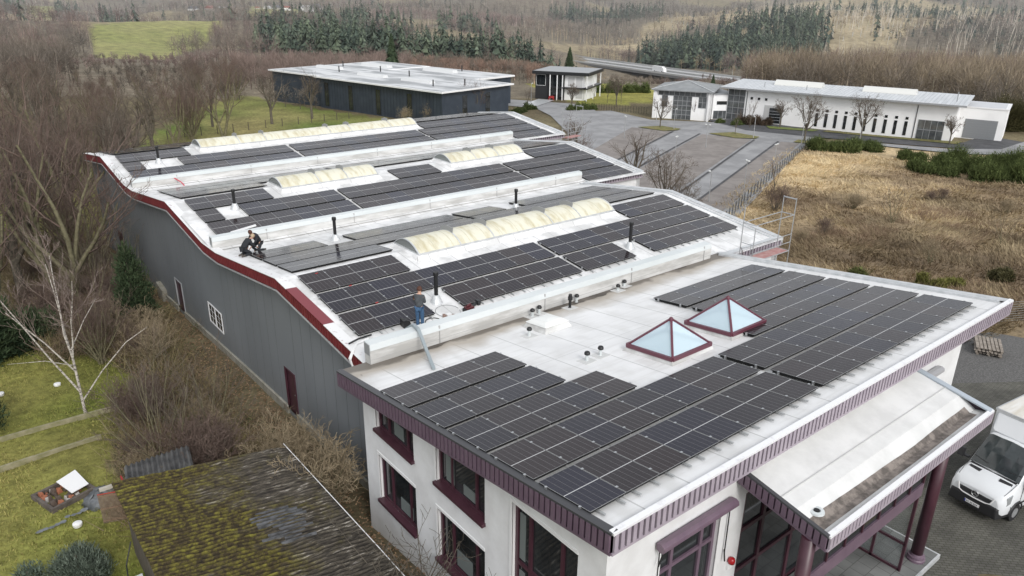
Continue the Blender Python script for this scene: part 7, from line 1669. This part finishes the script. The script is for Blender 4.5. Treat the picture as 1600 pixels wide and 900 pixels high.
def evergreen(name, label, x, y, pts, col, size, dens=1.0):
    z = tz(x, y); t = empty(name, label, 'bush' if 'bush' in name else 'tree', (x, y, z)); m = Mass(); h = 0
    for dx, dy, dz, rx, rz__ in pts:
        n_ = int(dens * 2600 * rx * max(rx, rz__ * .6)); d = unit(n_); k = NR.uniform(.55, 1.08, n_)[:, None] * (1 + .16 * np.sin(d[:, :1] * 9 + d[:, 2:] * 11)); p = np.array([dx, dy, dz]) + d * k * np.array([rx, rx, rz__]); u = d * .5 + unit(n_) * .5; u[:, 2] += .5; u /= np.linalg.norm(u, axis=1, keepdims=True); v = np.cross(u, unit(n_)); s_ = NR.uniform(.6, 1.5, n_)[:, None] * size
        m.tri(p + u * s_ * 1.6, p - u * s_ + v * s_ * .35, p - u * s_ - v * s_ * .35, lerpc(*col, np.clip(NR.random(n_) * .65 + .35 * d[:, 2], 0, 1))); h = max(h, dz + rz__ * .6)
    V = np.concatenate(m.V).reshape(-1, 3); C = np.concatenate(m.C).reshape(-1, 3); mesh_np('foliage', V, np.arange(len(V)).reshape(-1, 3), M['attr_leaf'], cols=C, parent=t); b = MB(); b.tube([(0, 0, -.1), (0, 0, h)], [.08, .03], 6); b.build('trunk', M['bark'], t, off=(0, 0, 0)); return t
DG = ((.022, .038, .020), (.075, .105, .050))
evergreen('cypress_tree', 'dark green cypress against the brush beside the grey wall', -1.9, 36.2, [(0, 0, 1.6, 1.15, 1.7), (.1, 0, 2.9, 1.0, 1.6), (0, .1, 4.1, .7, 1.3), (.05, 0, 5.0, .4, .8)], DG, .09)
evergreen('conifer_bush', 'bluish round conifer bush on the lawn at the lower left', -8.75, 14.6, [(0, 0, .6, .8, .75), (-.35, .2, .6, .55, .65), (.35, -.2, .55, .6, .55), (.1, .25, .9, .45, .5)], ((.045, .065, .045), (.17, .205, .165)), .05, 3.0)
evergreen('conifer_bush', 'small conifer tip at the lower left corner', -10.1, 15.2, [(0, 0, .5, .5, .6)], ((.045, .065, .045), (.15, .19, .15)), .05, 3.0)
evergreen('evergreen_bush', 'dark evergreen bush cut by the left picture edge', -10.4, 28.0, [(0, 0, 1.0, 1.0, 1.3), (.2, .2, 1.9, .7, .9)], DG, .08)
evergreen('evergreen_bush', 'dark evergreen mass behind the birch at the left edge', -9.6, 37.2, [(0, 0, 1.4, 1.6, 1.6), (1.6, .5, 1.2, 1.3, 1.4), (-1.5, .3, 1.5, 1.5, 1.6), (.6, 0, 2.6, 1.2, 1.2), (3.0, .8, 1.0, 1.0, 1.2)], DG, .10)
bush('broom_bush', 'wide dark green broom at the fence end before the slit windows', [(95.5, 49.8, 1.6, 1.5), (97.5, 47.8, 1.8, 1.6), (99.6, 46, 1.9, 1.7), (101.6, 43.8, 1.7, 1.3)], group=G_)
bush('broom_bush', 'small dark green broom between the two wide ones', [(100.3, 38.6, 1.5, 1.7), (101, 37.2, 1.2, 1.2)], group=G_)
bush('broom_bush', 'widest dark green broom thicket at the right picture edge', [(94, 34, 1.9, 1.4), (96.5, 32, 2.2, 2.0), (99.5, 31.5, 2.1, 2.4), (98, 28.5, 2.3, 2.2), (101.5, 28, 2.4, 2.6), (95.5, 26, 2.2, 1.8), (99, 24, 2.4, 2.2), (103, 24.5, 2.3, 2.4), (93.5, 30, 1.6, 1.2)], group=G_)
bush('hedge', 'clipped dark hedge before the villa lawn', [(92.2, 100.4, .9, 1.3), (93.4, 99.8, .9, 1.3), (94.8, 99.0, .9, 1.3), (96, 98.3, .9, 1.3)], spiky=False); bush('hedge', 'dark hedge along the back of the villa lawn', [(118 + k * 2.4, 122 - k * .9, 1.7, 2.0) for k in range(7)], spiky=False)
bush('hedge', 'green hedge left of the tall villa lamp', [(80.5 + k * 1.5, 103 + k * .8, 1.1, 1.2) for k in range(5)], ((.022, .034, .013), (.07, .09, .03)), spiky=False)
for k, (x, y) in enumerate(((103.9, 73.6), (105.6, 71.2), (104.6, 70.4), (106.4, 69.6))): bush('box_bush', ['first', 'second', 'third', 'fourth'][k] + ' rounded evergreen bush from the left before the glass front corner', [(x, y, .95, 1.1)], spiky=False, group='rounded bushes at the glass front')
bush('bare_hedge', 'brown hedge before the glazed left end of the white hall', [(106.3 + k * .7, 70.8 - k * 1.1, 1.0, 1.3) for k in range(4)], ((.06, .042, .03), (.12, .09, .065)), spiky=True)
bush('laurel_bush', 'dark green shrub beside the mesh fence of the gravel yard', [(37.5, 6.8, 1.0, 1.1), (39.5, 6.2, .9, .9)]); bush('laurel_bush', 'green broom tuft in the field right of the near scaffold', [(42.5, 15.2, .8, .9)], ((.05, .065, .02), (.13, .14, .05))); bush('laurel_bush', 'yellow green tuft in the field behind the office roof edge', [(45, 10.8, .9, .8), (46.3, 10.2, .7, .6)], ((.09, .10, .025), (.20, .19, .06))); bush('laurel_bush', 'dark tuft in the field behind the far office corner', [(51.5, 8.8, .9, .9)], ((.04, .04, .02), (.10, .09, .04)))
bush('tall_hedge', 'tall green brown hedge at the right end of the white annexe', [(141 + k * 1.2, 41.5 - k * 1.6, 1.6, 5.0) for k in range(4)], ((.035, .036, .014), (.10, .09, .04)))

# ------------------------------------------------------------------ woods on the far slopes
def azd(a_deg, d): a = YAW + np.radians(a_deg); return CAM.x + d * np.sin(a), CAM.y + d * np.cos(a)
FM = Mass(); CM = Mass(); DM = Mass()
def bare_far(x, y, z, h, n, wd, ca, cb, M_=None):
    """many bare trees at once: trunk, and n twigs that fill a rounded crown"""
    M_ = M_ or FM; T = len(x); base = np.stack([x, y, z], 1); t = np.clip(vnoise(x, y, 45, 81) * .7 + NR.random(T) * .5 - .1, 0, 1)
    col = lerpc(ca, cb, t); tr = col * np.where(NR.random(T) < .22, 2.0, .75)[:, None]; tr = np.minimum(tr, .5)
    for side in (np.array([[CR.x, CR.y, 0]]), unit(T) * np.array([1, 1, 0])):
        M_.tri(base - side * (wd * 1.6)[:, None], base + side * (wd * 1.6)[:, None], base + np.stack([NR.normal(size=T) * .05 * h, NR.normal(size=T) * .05 * h, h * .85], 1), tr)
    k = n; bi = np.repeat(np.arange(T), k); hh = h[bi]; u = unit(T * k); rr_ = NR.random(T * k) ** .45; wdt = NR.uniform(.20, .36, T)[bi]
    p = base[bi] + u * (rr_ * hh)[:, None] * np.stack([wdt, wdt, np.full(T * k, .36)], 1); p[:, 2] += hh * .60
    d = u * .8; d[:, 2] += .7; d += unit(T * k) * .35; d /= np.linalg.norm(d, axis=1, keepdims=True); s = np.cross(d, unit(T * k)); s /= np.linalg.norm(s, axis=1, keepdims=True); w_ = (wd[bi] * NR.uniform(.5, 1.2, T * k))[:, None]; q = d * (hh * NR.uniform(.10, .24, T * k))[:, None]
    M_.tri(p - q * .4 - s * w_, p - q * .4 + s * w_, p + q * .6, col[bi] * (NR.uniform(.75, 1.2, T * k) * (.85 + .35 * u[:, 2]))[:, None])  # crown shading put into the colour: lower twigs darker, upper ones lighter
def spruce_far(x, y, z, h, n, ca, cb):
    T = len(x); base = np.stack([x, y, z], 1); t = NR.random(T); col = lerpc(ca, cb, t); bi = np.repeat(np.arange(T), n); u = NR.random(T * n) ** .8; ph = NR.random(T * n) * 6.283; R = h[bi] * NR.uniform(.13, .24, T)[bi] * (1 - u) ** NR.uniform(.6, 1.1, T)[bi] * NR.uniform(.5, 1.2, T * n) + h[bi] * .012
    o = np.stack([np.cos(ph), np.sin(ph), np.zeros(T * n)], 1); s = np.stack([-np.sin(ph), np.cos(ph), np.zeros(T * n)], 1); zz = np.zeros((T * n, 3)); zz[:, 2] = h[bi] * (.08 + .9 * u); tip = np.zeros((T * n, 3)); tip[:, 2] = h[bi] * (.08 + .9 * u) - R * .5
    w_ = (R * .42)[:, None]; a = base[bi] + zz; b = base[bi] + tip + o * R[:, None]; c = col[bi] * NR.uniform(.7, 1.35, T * n)[:, None]; a[:, 2] += R * .5
    CM.tri(a, b - s * w_, b + s * w_, c); side = unit(T); side[:, 2] = 0
    CM.tri(base - side * (h * .03)[:, None], base + side * (h * .03)[:, None], base + np.stack([np.zeros(T), np.zeros(T), h], 1), col * .6)
def blocked(x, y):
    r = np.zeros(len(x), bool)
    for P in MEADOWS: r |= inpoly(x, y, P)
    r |= clearing(x, y) & (NR.random(len(x)) < .93)
    cx, cy = azd(0, 0); rel = (x - CAM.x, y - CAM.y)
    r |= inpoly(x, y, [(30, 60), (70, 95), (60, 108), (48, 158), (110, 175), (128, 150), (150, 160), (165, 128), (150, 112), (135, 95), (150, 25), (120, 10), (60, 0)])
    d0 = np.abs((x - 404) * .9915 - (y - 323) * .13); r |= (d0 < 34) & (y > 200) & (y < 620) & (x > 330)
    r |= inpoly(x, y, [(150, 160), (380, 300), (372, 420), (300, 420), (128, 165)]) & (NR.random(len(x)) < .25)
    return r
def scatter(a0, a1, d0, d1, n, pw=1.6):
    u = NR.random(n); d = (d0 ** pw + (d1 ** pw - d0 ** pw) * u) ** (1 / pw); a = NR.uniform(a0, a1, n); x, y = azd(a, d); k = ~blocked(x, y); return x[k], y[k], d[k], a[k]
def ground_z(x, y): return terr(x, y) + relief(x, y) - .6
def pxaz(px): return math.degrees(atan((px - 800) / FPX))
# spruce stands as rounded blobs: centre (angle, distance), half sizes, density
CON = [(pxaz(590), 530, 7.0, 110, .8), (pxaz(720), 510, 7.5, 90, .75), (pxaz(500), 570, 4.0, 80, .6), (pxaz(800), 490, 4.5, 60, .7), (pxaz(640), 760, 8, 70, .35), (pxaz(1090), 690, 4.6, 120, .95), (pxaz(1170), 760, 4.0, 150, .85), (pxaz(1040), 640, 2.6, 60, .9), (pxaz(1215), 720, 2.0, 80, .45),
       (pxaz(208), 905, 1.7, 60, .95), (pxaz(320), 705, 1.2, 25, .5), (pxaz(60), 1350, 4, 120, .5), (pxaz(25), 800, 2.5, 60, .4), (pxaz(1330), 1150, 5, 130, .5), (pxaz(930), 1150, 4, 120, .35), (pxaz(1500), 1250, 6, 150, .45), (pxaz(420), 850, 3, 60, .4)]
def is_con(a, d):
    r = np.zeros(len(a), bool); k = NR.random(len(a))
    for a0, d0, sa, sd, p in CON: r |= (((a - a0) / sa) ** 2 + ((d - d0) / sd) ** 2 + .5 * np.sin(a * 3.1 + d * .05) * .6 < 1) & (k < p)
    return r | ((k > .975) & (d > 620))
in_sunlit_straw = lambda x, y: inpoly(x, y, SUNLIT_STRAW[0]) | inpoly(x, y, SUNLIT_STRAW[1])
for d0, d1, n, tw, ws in ((150, 330, 1500, 110, .045), (330, 700, 3400, 72, .105), (700, 1250, 5800, 40, .19), (1250, 2100, 3800, 26, .36)):
    x, y, d, a = scatter(-39, 39, d0, d1, n); z = ground_z(x, y); con = is_con(a, d); st_ = in_sunlit_straw(x, y); right = a > pxaz(1180)
    g = vnoise(x, y, 120, 15); left = a < pxaz(480)
    bare = ~con & ~(st_ & (NR.random(len(x)) < .05)) & ~((d < 320) & (a > pxaz(820)) & (a < pxaz(1010)) & (NR.random(len(x)) < .6))
    for msk, ca, cb in ((bare & (g < .38) & ~st_, (.105, .090, .075), (.19, .165, .14)), (bare & (g >= .38) & (g < .58) & ~st_, (.15, .125, .10), (.26, .22, .18)), (bare & (g >= .58) & ~st_, (.145, .105, .095), (.235, .18, .16)), (bare & st_, (.24, .195, .13), (.54, .45, .31))):  # palettes paled for haze; the last has sunlit warmth in its colour
        if msk.sum() == 0: continue
        if d0 >= 700: ca, cb = [c * 1.15 for c in ca], [c * 1.25 for c in cb]  # brighter far hills: sunlight put into the tree colours
        h = NR.uniform(8, 15, msk.sum()) * np.where(d[msk] > 330, 1.15, .85) * np.where(st_[msk], .6, 1); h = np.where((d[msk] < 480) & (a[msk] > pxaz(130)) & (a[msk] < pxaz(300)), h * .3, h); h = np.where((d[msk] < 540) & (a[msk] > pxaz(840)) & (a[msk] < pxaz(1150)), h * .32, h); h = np.where((d[msk] < 430) & (a[msk] > pxaz(300)) & (a[msk] < pxaz(840)), h * .48, h)
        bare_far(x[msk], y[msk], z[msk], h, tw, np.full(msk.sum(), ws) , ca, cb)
    k = con.sum()
    if k: spruce_far(x[con], y[con], z[con], NR.uniform(13, 26, k), 60 if d0 < 700 else 36, (.042, .062, .05), (.12, .15, .105))  # greens lightened, distance haze put into the colour
# fill the spruce stands
for a0, d0, sa, sd, p in CON:
    n = int(sa * sd * p * .85); t = NR.random(n) * 6.283; r = np.sqrt(NR.random(n)) * (1 + .18 * np.sin(t * 3 + a0)); a = a0 + sa * r * np.cos(t); d = np.maximum(d0 + sd * r * np.sin(t), 430); x, y = azd(a, d); k = ~blocked(x, y); x, y, d = x[k], y[k], d[k]
    spruce_far(x, y, ground_z(x, y), NR.uniform(9, 27, len(x)) * (.7 + .5 * vnoise(x, y, 40, 91)) * np.where(NR.random(len(x)) < .2, .6, 1), 64 if d0 < 1000 else 36, (.036, .056, .044), (.125, .155, .10))  # stand greens paled likewise, with haze in the colour
# right slope: dark young conifers, standing dead trunks, fallen stems
x, y, d, a = scatter(pxaz(1330), 38, 560, 1000, 1500); k = vnoise(x, y, 60, 51) > .36; x, y, d = x[k], y[k], d[k]; spruce_far(x, y, ground_z(x, y), NR.uniform(4, 10, len(x)), 26, (.045, .062, .048), (.10, .125, .095))
x, y, d, a = scatter(pxaz(1150), 38, 560, 1250, 1900); T = len(x); z = ground_z(x, y); base = np.stack([x, y, z], 1); sd_ = np.stack([np.full(T, CR.x), np.full(T, CR.y), np.zeros(T)], 1); ln = unit(T) * .18; ln[:, 2] = 1; h = NR.uniform(9, 24, T)[:, None]; fallen = NR.random(T) < .2; ln[fallen] = unit(int(fallen.sum())) * np.array([1, 1, .05]); w_ = (.00042 * d)[:, None]
DM.tri(base - sd_ * w_, base + sd_ * w_, base + ln * h, lerpc((.34, .30, .25), (.60, .55, .48), NR.random(T)))
x, y, d, a = scatter(pxaz(850), pxaz(1000), 500, 900, 260); T = len(x); base = np.stack([x, y, ground_z(x, y)], 1); sd_ = np.stack([np.full(T, CR.x), np.full(T, CR.y), np.zeros(T)], 1); DM.tri(base - sd_ * .25, base + sd_ * .25, base + np.array([0, 0, 1.]) * NR.uniform(8, 17, T)[:, None], lerpc((.32, .26, .17), (.46, .39, .27), NR.random(T)))
# bare belt right behind the white hall, tan willows along the stream
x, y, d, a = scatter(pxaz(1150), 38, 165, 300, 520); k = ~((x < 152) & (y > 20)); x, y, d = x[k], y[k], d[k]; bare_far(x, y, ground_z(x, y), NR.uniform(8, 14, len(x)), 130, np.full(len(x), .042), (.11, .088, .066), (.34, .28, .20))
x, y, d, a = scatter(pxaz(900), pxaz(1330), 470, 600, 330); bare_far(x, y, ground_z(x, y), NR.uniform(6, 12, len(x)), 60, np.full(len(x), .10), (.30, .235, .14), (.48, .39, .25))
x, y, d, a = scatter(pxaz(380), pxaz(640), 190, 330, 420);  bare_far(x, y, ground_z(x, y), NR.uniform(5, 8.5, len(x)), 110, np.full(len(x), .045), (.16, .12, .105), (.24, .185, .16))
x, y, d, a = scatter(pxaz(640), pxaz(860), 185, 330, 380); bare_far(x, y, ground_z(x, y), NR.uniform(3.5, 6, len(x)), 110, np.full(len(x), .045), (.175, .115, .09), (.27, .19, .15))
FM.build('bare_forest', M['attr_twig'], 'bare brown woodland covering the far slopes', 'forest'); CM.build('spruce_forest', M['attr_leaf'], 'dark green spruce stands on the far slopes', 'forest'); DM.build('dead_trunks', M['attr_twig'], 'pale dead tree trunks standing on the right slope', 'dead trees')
for k, (x, y, s) in enumerate(((318, 1090, 1), (339, 1086, 1.3), (353, 1082, .9), (364, 1078, 1.2), (396, 1066, .8), (409, 1062, .9), (420, 1057, 1), (432, 1052, .8), (457, 1041, 1.1), (469, 1036, 1.6))):
    house(x, y, 9 * s, 12 * s, 6, rnd.uniform(0, 3), ['first', 'second', 'third', 'fourth', 'fifth', 'sixth', 'seventh', 'eighth', 'ninth', 'tenth'][k] + ' pale house from the left on the far ridge', RCS[k % 3])

# thin winter haze lying in the valley beyond the buildings
hz_m = bpy.data.materials.new('valley_haze'); hz_m.use_nodes = True; hn = hz_m.node_tree; hn.nodes.remove(hn.nodes['Principled BSDF'])
vs_ = hn.nodes.new('ShaderNodeVolumeScatter'); vs_.inputs['Color'].default_value = (.93, .96, 1, 1); vs_.inputs['Density'].default_value = .00026; vs_.inputs['Anisotropy'].default_value = .2
hn.links.new(vs_.outputs[0], hn.nodes['Material Output'].inputs['Volume'])
b = MB(); a0, a1 = -45, 45; P_ = [azd(a0, 330), azd(-15, 300), azd(15, 300), azd(a1, 330), azd(a1, 2700), azd(0, 2900), azd(a0, 2700)]
b.prism([(p[0], p[1], -120) for p in P_], (0, 0, 300)); stuff(b.build('valley_haze', hz_m, None), 'thin pale haze over the far wooded valley', 'haze')
sc.cycles.volume_bounces = 0
